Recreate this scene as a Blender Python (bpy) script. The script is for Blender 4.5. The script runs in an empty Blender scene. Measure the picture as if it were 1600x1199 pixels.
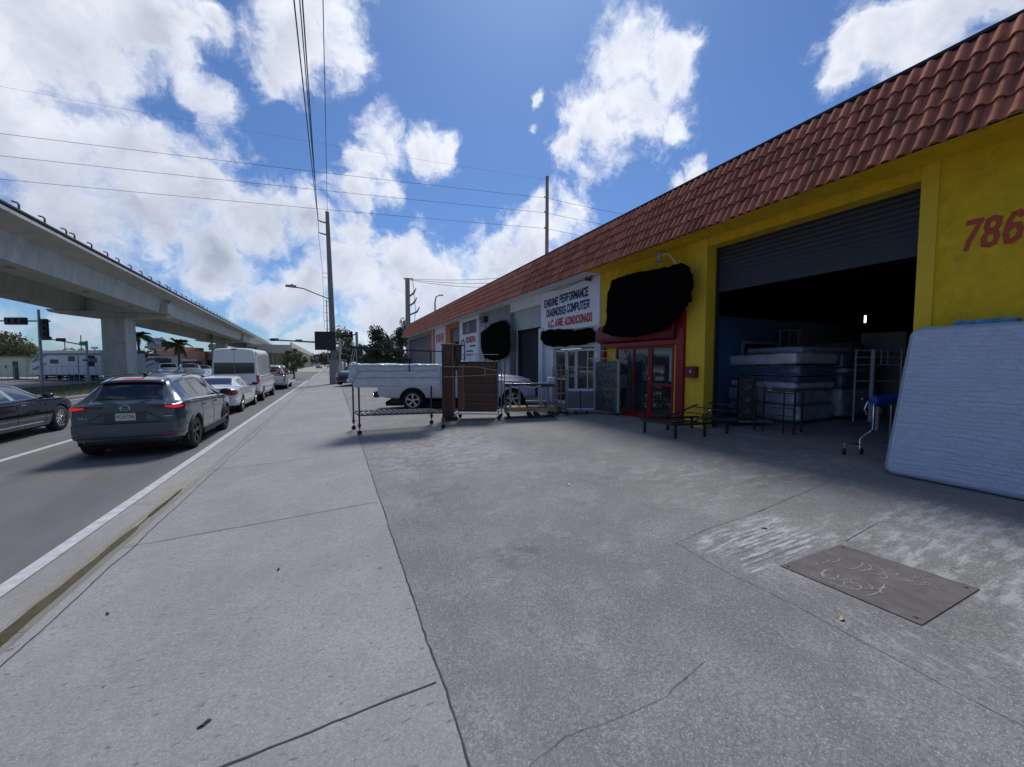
import bpy, bmesh, math, random
import numpy as np
from mathutils import Vector, Matrix, noise as mnoise
random.seed(7)
SC = bpy.context.scene
COL = SC.collection
R = math.radians

# ------------------------------------------------------------------ camera
cam_d = bpy.data.cameras.new("camera"); cam = bpy.data.objects.new("camera", cam_d); COL.objects.link(cam)
cam_d.sensor_width = 36.0; cam_d.lens = 13.5; cam_d.clip_start = 0.05; cam_d.clip_end = 3000
CZ = 1.95; YAW = R(24.906); PITCH = R(3.1005)
Fv = Vector((math.sin(YAW)*math.cos(PITCH), math.cos(YAW)*math.cos(PITCH), -math.sin(PITCH)))
Rv = Vector((math.cos(YAW), -math.sin(YAW), 0)); Uv = Rv.cross(Fv)
cam.matrix_world = Matrix(((Rv.x, Uv.x, -Fv.x, 0), (Rv.y, Uv.y, -Fv.y, 0), (Rv.z, Uv.z, -Fv.z, CZ), (0, 0, 0, 1)))
SC.camera = cam
SC.view_settings.view_transform = 'Standard'; SC.view_settings.look = 'None'; SC.view_settings.gamma = 1
SC.view_settings.exposure = EXPO = 0.85
SC.render.film_transparent = False

# ------------------------------------------------------------------ sun and sky
SUN_EL = 56.0; SUN_AZ = 29.0         # azimuth measured from +Y (street direction) towards +X (building side)
S_DIR = Vector((math.sin(R(SUN_AZ))*math.cos(R(SUN_EL)), math.cos(R(SUN_AZ))*math.cos(R(SUN_EL)), math.sin(R(SUN_EL))))
sl = bpy.data.lights.new("sun", 'SUN'); sl.energy = 1.5; sl.angle = R(17); sl.color = (1.0, 0.96, 0.90)
so = bpy.data.objects.new("sun", sl); COL.objects.link(so); so.rotation_euler = S_DIR.to_track_quat('Z', 'Y').to_euler(); so.location = (30, 10, 40)

W = bpy.data.worlds.new("World"); SC.world = W; W.use_nodes = True
wn = W.node_tree.nodes; wl = W.node_tree.links
wn.clear()
def N(t, **k):
    n = wn.new(t)
    for a, b in k.items(): setattr(n, a, b)
    return n
def setin(n, i, v):
    if hasattr(v, 'is_output') or isinstance(v, bpy.types.NodeSocket): wl.new(v, n.inputs[i])
    else: n.inputs[i].default_value = v
def MA(op, a, b=None, c=None, clamp=False):
    n = N('ShaderNodeMath', operation=op); n.use_clamp = clamp
    setin(n, 0, a)
    if b is not None: setin(n, 1, b)
    if c is not None: setin(n, 2, c)
    return n.outputs[0]
sky = N('ShaderNodeTexSky'); sky.sky_type = 'NISHITA'; sky.sun_disc = False
sky.sun_elevation = R(SUN_EL); sky.sun_rotation = R(SUN_AZ); sky.air_density = 1.0; sky.dust_density = 0.5; sky.ozone_density = 1.0
tc = N('ShaderNodeTexCoord')
warp = N('ShaderNodeTexNoise'); warp.inputs['Scale'].default_value = 7.0; warp.inputs['Detail'].default_value = 5; warp.inputs['Roughness'].default_value = .6
wl.new(tc.outputs['Generated'], warp.inputs['Vector'])
vs = N('ShaderNodeVectorMath', operation='SUBTRACT'); wl.new(warp.outputs['Color'], vs.inputs[0]); vs.inputs[1].default_value = (.5, .5, .5)
vm = N('ShaderNodeVectorMath', operation='SCALE'); wl.new(vs.outputs[0], vm.inputs[0]); vm.inputs['Scale'].default_value = .13
va = N('ShaderNodeVectorMath', operation='ADD'); wl.new(tc.outputs['Generated'], va.inputs[0]); wl.new(vm.outputs[0], va.inputs[1])
CL = [(0.531, 0.612, 0.586, 0.088), (0.592, 0.566, 0.574, 0.059), (0.578, 0.626, 0.523, 0.094), (0.525, 0.692, 0.495, 0.089), (0.485, 0.741, 0.465, 0.06), (0.616, 0.529, 0.584, 0.025), (0.631, 0.6, 0.491, 0.045), (0.108, 0.881, 0.461, 0.074), (0.187, 0.866, 0.463, 0.073), (0.058, 0.907, 0.418, 0.058), (0.124, 0.911, 0.394, 0.068), (0.236, 0.855, 0.462, 0.053), (0.058, 0.925, 0.374, 0.06), (0.778, 0.361, 0.513, 0.052), (0.804, 0.315, 0.503, 0.082), (0.831, 0.261, 0.491, 0.083), (0.796, 0.377, 0.473, 0.037), (0.839, 0.222, 0.497, 0.063), (0.702, 0.584, 0.407, 0.036), (0.683, 0.616, 0.393, 0.03), (0.505, 0.798, 0.328, 0.081), (0.434, 0.859, 0.271, 0.101), (0.351, 0.908, 0.226, 0.095), (0.263, 0.944, 0.202, 0.087), (0.461, 0.812, 0.359, 0.066), (-0.371, 0.805, 0.462, 0.154), (-0.254, 0.816, 0.52, 0.107), (-0.4, 0.852, 0.338, 0.137), (-0.307, 0.881, 0.359, 0.127), (-0.232, 0.919, 0.319, 0.133), (-0.137, 0.947, 0.29, 0.111), (-0.395, 0.89, 0.227, 0.138), (-0.215, 0.953, 0.212, 0.106), (-0.305, 0.913, 0.27, 0.113), (-0.056, 0.949, 0.31, 0.077), (-0.203, 0.862, 0.465, 0.059), (-0.06, 0.813, 0.579, 0.113), (0.023, 0.814, 0.58, 0.075), (-0.025, 0.76, 0.649, 0.104), (-0.096, 0.853, 0.513, 0.042), (-0.171, 0.813, 0.557, 0.046), (0.058, 0.976, 0.212, 0.147), (0.173, 0.962, 0.213, 0.123), (0.045, 0.955, 0.292, 0.077), (-0.05, 0.986, 0.161, 0.104), (0.114, 0.988, 0.104, 0.124), (-0.125, 0.986, 0.107, 0.072), (0.266, 0.956, 0.124, 0.121), (-0.027, 0.999, 0.04, 0.086), (-0.398, 0.916, 0.052, 0.066), (-0.458, 0.886, 0.068, 0.05), (0.385, 0.735, 0.558, 0.02), (0.387, 0.762, 0.52, 0.015)]
field = None
for (cx_, cy_, cz_, cr_) in CL:
    dn = N('ShaderNodeVectorMath', operation='DISTANCE'); wl.new(va.outputs[0], dn.inputs[0]); dn.inputs[1].default_value = (cx_, cy_, cz_)
    val = MA('MULTIPLY_ADD', dn.outputs['Value'], -1.0/(cr_*(1.0 if (.05 < cx_ < .25 and cz_ > .36) else 1.22 if cx_ > .2 else 1.04)), 1.0)
    if cr_ < .1: val = MA('MULTIPLY', val, .85)
    if field is None: field = val
    else:
        n = N('ShaderNodeMath', operation='SMOOTH_MAX'); wl.new(field, n.inputs[0]); wl.new(val, n.inputs[1]); n.inputs[2].default_value = .12; field = n.outputs[0]
# generic cloud cover for every other direction (flat layer coordinates), faded where the photographed clouds are placed
sep = N('ShaderNodeSeparateXYZ'); wl.new(tc.outputs['Generated'], sep.inputs[0])
zc = MA('MAXIMUM', MA('ADD', sep.outputs[2], .12), .03)
comb = N('ShaderNodeCombineXYZ'); wl.new(MA('DIVIDE', sep.outputs[0], zc), comb.inputs[0]); wl.new(MA('DIVIDE', sep.outputs[1], zc), comb.inputs[1])
big = N('ShaderNodeTexNoise'); big.inputs['Scale'].default_value = 1.1; big.inputs['Detail'].default_value = 7; big.inputs['Roughness'].default_value = .55
wl.new(comb.outputs[0], big.inputs['Vector'])
fwd = MA('MULTIPLY', MA('ADD', MA('MULTIPLY', sep.outputs[0], Fv.x), MA('MULTIPLY', sep.outputs[1], Fv.y)), 1.0)
cover = MA('MULTIPLY', MA('SUBTRACT', big.outputs['Fac'], .47), 3.0)
mask = N('ShaderNodeMapRange'); mask.inputs['From Min'].default_value = .35; mask.inputs['From Max'].default_value = .1; wl.new(fwd, mask.inputs['Value'])
cover = MA('MULTIPLY_ADD', cover, mask.outputs[0], MA('MULTIPLY', MA('SUBTRACT', 1.0, mask.outputs[0]), -.6))
field = MA('MAXIMUM', field, cover)
det = N('ShaderNodeTexNoise'); det.inputs['Scale'].default_value = 11.0; det.inputs['Detail'].default_value = 9; det.inputs['Roughness'].default_value = .62
wl.new(va.outputs[0], det.inputs['Vector'])
dsub = MA('MULTIPLY', MA('SUBTRACT', det.outputs['Fac'], .5), 2.0)
dens = MA('ADD', field, dsub)
alpha = N('ShaderNodeMapRange'); alpha.interpolation_type = 'SMOOTHSTEP'
alpha.inputs['From Min'].default_value = .04; alpha.inputs['From Max'].default_value = .68; wl.new(dens, alpha.inputs['Value'])
# clouds seen against the light: bright thin rims, greyer thick cores; second noise sampled a step towards the sun gives relief
off = N('ShaderNodeVectorMath', operation='ADD'); wl.new(va.outputs[0], off.inputs[0]); off.inputs[1].default_value = tuple(S_DIR*.035)
det2 = N('ShaderNodeTexNoise'); det2.inputs['Scale'].default_value = 11.0; det2.inputs['Detail'].default_value = 6; det2.inputs['Roughness'].default_value = .55
wl.new(off.outputs[0], det2.inputs['Vector'])
relief = MA('MULTIPLY', MA('SUBTRACT', det.outputs['Fac'], det2.outputs['Fac']), 1.1)
soft = N('ShaderNodeTexNoise'); soft.inputs['Scale'].default_value = 4.0; soft.inputs['Detail'].default_value = 5
wl.new(tc.outputs['Generated'], soft.inputs['Vector'])
core = N('ShaderNodeMapRange'); core.interpolation_type = 'SMOOTHSTEP'
core.inputs['From Min'].default_value = .12; core.inputs['From Max'].default_value = 1.0; wl.new(dens, core.inputs['Value'])
sunside = MA('ADD', MA('ADD', MA('MULTIPLY', sep.outputs[0], S_DIR.x), MA('MULTIPLY', sep.outputs[1], S_DIR.y)), MA('MULTIPLY', sep.outputs[2], S_DIR.z))
bright = MA('SUBTRACT', 1.0, MA('MULTIPLY', core.outputs[0], MA('ADD', MA('MULTIPLY', soft.outputs['Fac'], 1.3), -.12)))
bright = MA('ADD', bright, relief)
bright = MA('ADD', bright, MA('MULTIPLY', MA('SUBTRACT', sunside, .74), 1.25), clamp=True)
ccol = N('ShaderNodeMix', data_type='RGBA'); wl.new(bright, ccol.inputs['Factor'])
ccol.inputs[6].default_value = (1.6, 1.82, 2.3, 1); ccol.inputs[7].default_value = (3.75, 3.9, 4.25, 1)
mixc = N('ShaderNodeMix', data_type='RGBA'); wl.new(MA('MULTIPLY', alpha.outputs[0], .97), mixc.inputs['Factor'])
skt = N('ShaderNodeMix', data_type='RGBA', blend_type='MULTIPLY'); skt.inputs['Factor'].default_value = 1.0
wl.new(sky.outputs[0], skt.inputs[6]); skt.inputs[7].default_value = (.19, .275, .40, 1)
wl.new(skt.outputs[2], mixc.inputs[6]); wl.new(ccol.outputs[2], mixc.inputs[7])
bg = N('ShaderNodeBackground'); bg.inputs['Strength'].default_value = 0.14; wl.new(mixc.outputs[2], bg.inputs['Color'])
wo = N('ShaderNodeOutputWorld'); wl.new(bg.outputs[0], wo.inputs['Surface'])

# ------------------------------------------------------------------ materials
MATS = {}
def mat(name, col, rough=.6, metal=0.0, var=0.0, scale=4.0, bump=0.0, bscale=40.0, coat=0.0, spec=.5, emit=None, estr=0, detail=6, stretch=None, dirt=None, dscale=1.2, island=0.0):
    if name in MATS: return MATS[name]
    m = bpy.data.materials.new(name); m.use_nodes = True; nt = m.node_tree; n = nt.nodes; l = nt.links
    b = n['Principled BSDF']; c = (col[0], col[1], col[2], 1)
    b.inputs['Base Color'].default_value = c; b.inputs['Roughness'].default_value = rough; b.inputs['Metallic'].default_value = metal
    b.inputs['Coat Weight'].default_value = coat; b.inputs['Specular IOR Level'].default_value = spec
    if coat: b.inputs['Coat Roughness'].default_value = .04
    if emit: b.inputs['Emission Color'].default_value = (*emit, 1); b.inputs['Emission Strength'].default_value = estr
    t = n.new('ShaderNodeTexCoord'); src = t.outputs['Object']
    if stretch:
        mp = n.new('ShaderNodeMapping'); mp.inputs['Scale'].default_value = stretch; l.new(src, mp.inputs['Vector']); src = mp.outputs[0]
    last = None
    if var:
        x = n.new('ShaderNodeTexNoise'); x.inputs['Scale'].default_value = scale; x.inputs['Detail'].default_value = detail; x.inputs['Roughness'].default_value = .6; l.new(src, x.inputs['Vector'])
        r = n.new('ShaderNodeMapRange'); r.inputs['From Min'].default_value = .3; r.inputs['From Max'].default_value = .7; l.new(x.outputs['Fac'], r.inputs['Value'])
        mx = n.new('ShaderNodeMix'); mx.data_type = 'RGBA'; l.new(r.outputs[0], mx.inputs['Factor'])
        mx.inputs[6].default_value = tuple(v*(1-var) for v in col)+(1,); mx.inputs[7].default_value = tuple(min(1, v*(1+var)) for v in col)+(1,)
        l.new(mx.outputs[2], b.inputs['Base Color']); last = mx.outputs[2]
        l.new(r.outputs[0], b.inputs['Roughness']) if False else None
    if island:
        g = n.new('ShaderNodeNewGeometry'); hs = n.new('ShaderNodeHueSaturation')
        mr = n.new('ShaderNodeMapRange'); mr.inputs['To Min'].default_value = 1-island; mr.inputs['To Max'].default_value = 1+island; l.new(g.outputs['Random Per Island'], mr.inputs['Value'])
        l.new(mr.outputs[0], hs.inputs['Value'])
        if last: l.new(last, hs.inputs['Color'])
        else: hs.inputs['Color'].default_value = c
        l.new(hs.outputs[0], b.inputs['Base Color']); last = hs.outputs[0]
    if dirt:
        x = n.new('ShaderNodeTexNoise'); x.inputs['Scale'].default_value = dscale; x.inputs['Detail'].default_value = 8; x.inputs['Roughness'].default_value = .68; l.new(t.outputs['Object'], x.inputs['Vector'])
        r = n.new('ShaderNodeMapRange'); r.inputs['From Min'].default_value = .55; r.inputs['From Max'].default_value = .75; r.inputs['To Max'].default_value = .75; l.new(x.outputs['Fac'], r.inputs['Value'])
        mx = n.new('ShaderNodeMix'); mx.data_type = 'RGBA'; l.new(r.outputs[0], mx.inputs['Factor'])
        if last: l.new(last, mx.inputs[6])
        else: mx.inputs[6].default_value = c
        mx.inputs[7].default_value = (*dirt, 1); l.new(mx.outputs[2], b.inputs['Base Color'])
    if bump:
        x = n.new('ShaderNodeTexNoise'); x.inputs['Scale'].default_value = bscale; x.inputs['Detail'].default_value = 4; l.new(src, x.inputs['Vector'])
        bp = n.new('ShaderNodeBump'); bp.inputs['Strength'].default_value = bump; bp.inputs['Distance'].default_value = .01; l.new(x.outputs['Fac'], bp.inputs['Height']); l.new(bp.outputs[0], b.inputs['Normal'])
    MATS[name] = m; return m

# ------------------------------------------------------------------ mesh helper
class MB:
    def __init__(s): s.v = []; s.f = []; s.mi = []; s.cur = 0
    def add(s, vs, fs):
        o = len(s.v); s.v += [tuple(p) for p in vs]
        for f in fs: s.f.append(tuple(i+o for i in f)); s.mi.append(s.cur)
        return s
    def box(s, x0, x1, y0, y1, z0, z1):
        if x0 > x1: x0, x1 = x1, x0
        if y0 > y1: y0, y1 = y1, y0
        if z0 > z1: z0, z1 = z1, z0
        return s.add([(x0,y0,z0),(x1,y0,z0),(x1,y1,z0),(x0,y1,z0),(x0,y0,z1),(x1,y0,z1),(x1,y1,z1),(x0,y1,z1)],
                     [(0,3,2,1),(4,5,6,7),(0,1,5,4),(1,2,6,5),(2,3,7,6),(3,0,4,7)])
    def obox(s, c, hx, hy, hz, M=None):
        M = M or Matrix.Identity(3); c = Vector(c); p = []
        for z in (-hz, hz):
            for x, y in ((-hx,-hy),(hx,-hy),(hx,hy),(-hx,hy)): p.append(c + M @ Vector((x, y, z)))
        return s.add(p, [(0,3,2,1),(4,5,6,7),(0,1,5,4),(1,2,6,5),(2,3,7,6),(3,0,4,7)])
    def beam(s, p0, p1, w, h=None, up=(0,0,1)):
        h = h or w; p0 = Vector(p0); p1 = Vector(p1); d = p1-p0; L = d.length
        if L < 1e-6: return s
        d /= L; up = Vector(up)
        if abs(d.dot(up)) > .95: up = Vector((1,0,0))
        a = d.cross(up).normalized(); b = a.cross(d)
        M = Matrix((a, d, b)).transposed()
        return s.obox((p0+p1)/2, w/2, L/2, h/2, M)
    def tube(s, pts, r, seg=8, cap=True):
        pts = [Vector(p) for p in pts]; n = len(pts); rr = r if isinstance(r, (list, tuple)) else [r]*n
        a = None; vs = []
        for i, p in enumerate(pts):
            d = (pts[min(i+1, n-1)]-pts[max(i-1, 0)]).normalized()
            if a is None:
                a = d.cross(Vector((0,0,1)) if abs(d.z) < .9 else Vector((1,0,0))).normalized()
            else:
                a = (a - d*a.dot(d)).normalized()
            b = d.cross(a)
            for k in range(seg):
                t = 2*math.pi*k/seg; vs.append(p + (a*math.cos(t)+b*math.sin(t))*rr[i])
        fs = []
        for i in range(n-1):
            for k in range(seg):
                k2 = (k+1) % seg; fs.append((i*seg+k, i*seg+k2, (i+1)*seg+k2, (i+1)*seg+k))
        if cap: fs.append(tuple(range(seg-1, -1, -1))); fs.append(tuple((n-1)*seg+k for k in range(seg)))
        return s.add(vs, fs)
    def lathe(s, prof, c, axis='z', seg=24):
        vs = []; fs = []; n = len(prof); c = Vector(c)
        for k in range(seg):
            t = 2*math.pi*k/seg
            for r, h in prof:
                if axis == 'z': p = Vector((r*math.cos(t), r*math.sin(t), h))
                elif axis == 'x': p = Vector((h, r*math.cos(t), r*math.sin(t)))
                else: p = Vector((r*math.cos(t), h, r*math.sin(t)))
                vs.append(c+p)
        for k in range(seg):
            k2 = (k+1) % seg
            for i in range(n-1): fs.append((k*n+i, k2*n+i, k2*n+i+1, k*n+i+1))
        return s.add(vs, fs)
    def prism(s, pts, ext):
        pts = [Vector(p) for p in pts]; e = Vector(ext); n = len(pts)
        return s.add(pts+[p+e for p in pts], [tuple(range(n-1,-1,-1)), tuple(range(n, 2*n))]+[(i, (i+1)%n, n+(i+1)%n, n+i) for i in range(n)])
    def sphere(s, c, r, sx=1, sy=1, sz=1, u=12, v=8):
        vs = []; fs = []
        for i in range(v+1):
            ph = math.pi*i/v
            for k in range(u):
                th = 2*math.pi*k/u; vs.append((c[0]+r*sx*math.sin(ph)*math.cos(th), c[1]+r*sy*math.sin(ph)*math.sin(th), c[2]+r*sz*math.cos(ph)))
        for i in range(v):
            for k in range(u): fs.append((i*u+k, (i+1)*u+k, (i+1)*u+(k+1)%u, i*u+(k+1)%u))
        return s.add(vs, fs)
    def grid(s, fn, nu, nv, close=False):
        vs = [fn(i/nu, j/nv) for i in range(nu+1) for j in range(nv+1)]
        return s.add(vs, [(i*(nv+1)+j, (i+1)*(nv+1)+j, (i+1)*(nv+1)+j+1, i*(nv+1)+j+1) for i in range(nu) for j in range(nv)])
    def build(s, name, material, parent=None, smooth=False, bevel=0, bseg=2, local=False, fixn=True, angle=35):
        me = bpy.data.meshes.new(name)
        vs = s.v
        if parent is not None and not local:
            Mi = wmat(parent).inverted(); vs = [tuple(Mi @ Vector(p)) for p in vs]
        me.from_pydata(vs, [], s.f)
        ms = material if isinstance(material, (list, tuple)) else [material]
        for m in ms: me.materials.append(m)
        if len(ms) > 1: me.polygons.foreach_set('material_index', s.mi)
        if fixn:
            bm = bmesh.new(); bm.from_mesh(me); bmesh.ops.recalc_face_normals(bm, faces=bm.faces); bm.to_mesh(me); bm.free()
        if smooth: smooth_mesh(me, angle)
        o = bpy.data.objects.new(name, me); COL.objects.link(o)
        if parent is not None: o.parent = parent
        if bevel:
            md = o.modifiers.new('bevel', 'BEVEL'); md.width = bevel; md.segments = bseg; md.limit_method = 'ANGLE'; md.angle_limit = R(40)
            md.harden_normals = False
        return o
def smooth_mesh(me, angle=35):
    me.polygons.foreach_set('use_smooth', [True]*len(me.polygons))
    try: me.set_sharp_from_angle(angle=R(angle))
    except Exception: pass
def wmat(o):
    M = Matrix.LocRotScale(o.location, o.rotation_euler, o.scale)
    return wmat(o.parent) @ M if o.parent else M
def thing(name, label, cat, loc=(0,0,0), rotz=0, group=None):
    o = bpy.data.objects.new(name, None); COL.objects.link(o); o.empty_display_size = .2
    o.location = loc; o.rotation_euler = (0, 0, rotz); o['label'] = label; o['category'] = cat
    if group: o['group'] = group
    return o
def tag(o, label=None, cat=None, group=None, kind=None):
    if label: o['label'] = label
    if cat: o['category'] = cat
    if group: o['group'] = group
    if kind: o['kind'] = kind
    return o
def struct(o): o['kind'] = 'structure'; return o
def copy_tree(o, parent=None):
    c = o.copy(); COL.objects.link(c); c.parent = parent
    for ch in list(o.children):
        copy_tree(ch, c)
    return c
def text_obj(txt, name, m, origin, ux, uz, width, height, parent=None, bold=.012, depth=.004, shear=0):
    cu = bpy.data.curves.new(name, 'FONT'); cu.body = txt; cu.offset = bold; cu.extrude = .0; cu.size = 1; cu.space_character = 1.12; cu.fill_mode = 'FRONT'; cu.shear = shear
    to = bpy.data.objects.new(name+'_tmp', cu); me = bpy.data.meshes.new_from_object(to)
    bpy.data.objects.remove(to); bpy.data.curves.remove(cu)
    xs = [v.co.x for v in me.vertices]; ys = [v.co.y for v in me.vertices]
    x0, x1, y0, y1 = min(xs), max(xs), min(ys), max(ys); o3 = Vector(origin); ux = Vector(ux).normalized(); uz = Vector(uz).normalized()
    Mi = wmat(parent).inverted() if parent else Matrix.Identity(4)
    for v in me.vertices:
        v.co = Mi @ (o3 + ux*((v.co.x-x0)/(x1-x0)*width) + uz*((v.co.y-y0)/(y1-y0)*height))
    me.name = name; me.materials.clear(); me.materials.append(m)
    o = bpy.data.objects.new(name, me); COL.objects.link(o)
    if parent: o.parent = parent
    return o
STROKES = {'E': [[(1,1),(0,1),(0,0),(1,0)], [(0,.5),(.8,.5)]], 'N': [[(0,0),(0,1),(1,0),(1,1)]], 'G': [[(1,.8),(.8,1),(.2,1),(0,.8),(0,.2),(.2,0),(.8,0),(1,.2),(1,.5),(.55,.5)]],
 'I': [[(.5,0),(.5,1)]], 'P': [[(0,0),(0,1),(.75,1),(1,.85),(1,.6),(.75,.45),(.05,.45)]], 'R': [[(0,0),(0,1),(.75,1),(1,.85),(1,.6),(.75,.45),(.05,.45)], [(.5,.42),(1,0)]],
 'F': [[(1,1),(0,1),(0,0)], [(0,.5),(.8,.5)]], 'O': [[(.2,0),(0,.2),(0,.8),(.2,1),(.8,1),(1,.8),(1,.2),(.8,0),(.2,0)]], 'M': [[(0,0),(0,1),(.5,.3),(1,1),(1,0)]], 'A': [[(0,0),(.5,1),(1,0)], [(.2,.3),(.8,.3)]],
 'C': [[(1,.78),(.8,1),(.2,1),(0,.8),(0,.2),(.2,0),(.8,0),(1,.22)]], 'D': [[(0,0),(0,1),(.65,1),(1,.75),(1,.25),(.65,0),(0,0)]], 'S': [[(1,.82),(.8,1),(.2,1),(0,.82),(0,.64),(.2,.52),(.8,.48),(1,.36),(1,.18),(.8,0),(.2,0),(0,.18)]],
 'U': [[(0,1),(0,.2),(.2,0),(.8,0),(1,.2),(1,1)]], 'T': [[(0,1),(1,1)], [(.5,1),(.5,0)]], '.': [[(.3,0),(.7,0)]], '7': [[(0,1),(1,1),(.7,.6),(.4,.3),(.3,0)]],
 '8': [[(.25,.53),(.05,.7),(.1,.92),(.5,1),(.9,.92),(.95,.7),(.75,.53),(.25,.53)], [(.25,.51),(0,.3),(.1,.06),(.5,0),(.9,.06),(1,.3),(.75,.51),(.25,.51)]], '6': [[(.95,.88),(.7,1),(.3,.97),(.05,.7),(0,.3),(.2,.03),(.6,0),(.95,.12),(1,.38),(.8,.56),(.45,.58),(.08,.42)]], ' ': []}
def paint_text(txt, name, m, origin, ux, uz, width, height, parent, w=.2, lean=0.0, out=(-1, 0, 0)):
    """brush lettering: each stroke a flat ribbon; w = stroke width as a share of the letter height"""
    o3 = Vector(origin); ux = Vector(ux); uz = Vector(uz); out = Vector(out); wid = [{'I': .35, '.': .35, 'M': 1.2}.get(c, 1.0) for c in txt]; gap = .42; tot = sum(wid)+gap*(len(txt)-1); un = width/tot; b = MB(); x = 0; sw = w*height
    rr_ = random.Random(len(txt)*7+3)
    kk = 0
    for ch, cw_ in zip(txt, wid):
        for st in STROKES[ch]:
            P = [Vector(((x+px*cw_)*un, sw/2+py*(height-sw))) for px, py in st]
            for i in range(len(P)-1):
                d = (P[i+1]-P[i]).normalized(); nn = Vector((-d.y, d.x)); ww = sw*.5*(1+rr_.uniform(-.05, .05))
                if abs(d.y) > .3: ww = min(ww, un*cw_*.22/abs(d.y)) if ch not in 'I.' else min(ww, un*.2)
                ext = ww*(.55 if len(P) > 5 else .8); a = P[i]-d*(ext if (i or len(P) > 5) else sw*.45 if abs(d.x) < .3 else ww*.5); c = P[i+1]+d*(ext if i < len(P)-2 else sw*.45 if abs(d.x) < .3 else ww*.5)
                vs = []
                for q in (a-nn*ww, a+nn*ww, c+nn*ww, c-nn*ww): q.y = max(0, min(height, q.y)); vs.append(o3+ux*(q.x+q.y*lean)+uz*q.y+out*(.0005*(kk % 9)))
                b.add(vs, [(0, 1, 2, 3)]); kk += 1
        x += cw_+gap
    return b.build(name, m, parent, fixn=False)
def gz(X): return 0.0 if X < -2.1 else .035*(min(X, 30)+2.1)
def nz(p, s, seed=0): return mnoise.noise(Vector((p[0]*s+seed*7.3, p[1]*s-seed*3.1, p[2]*s+seed)))
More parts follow.
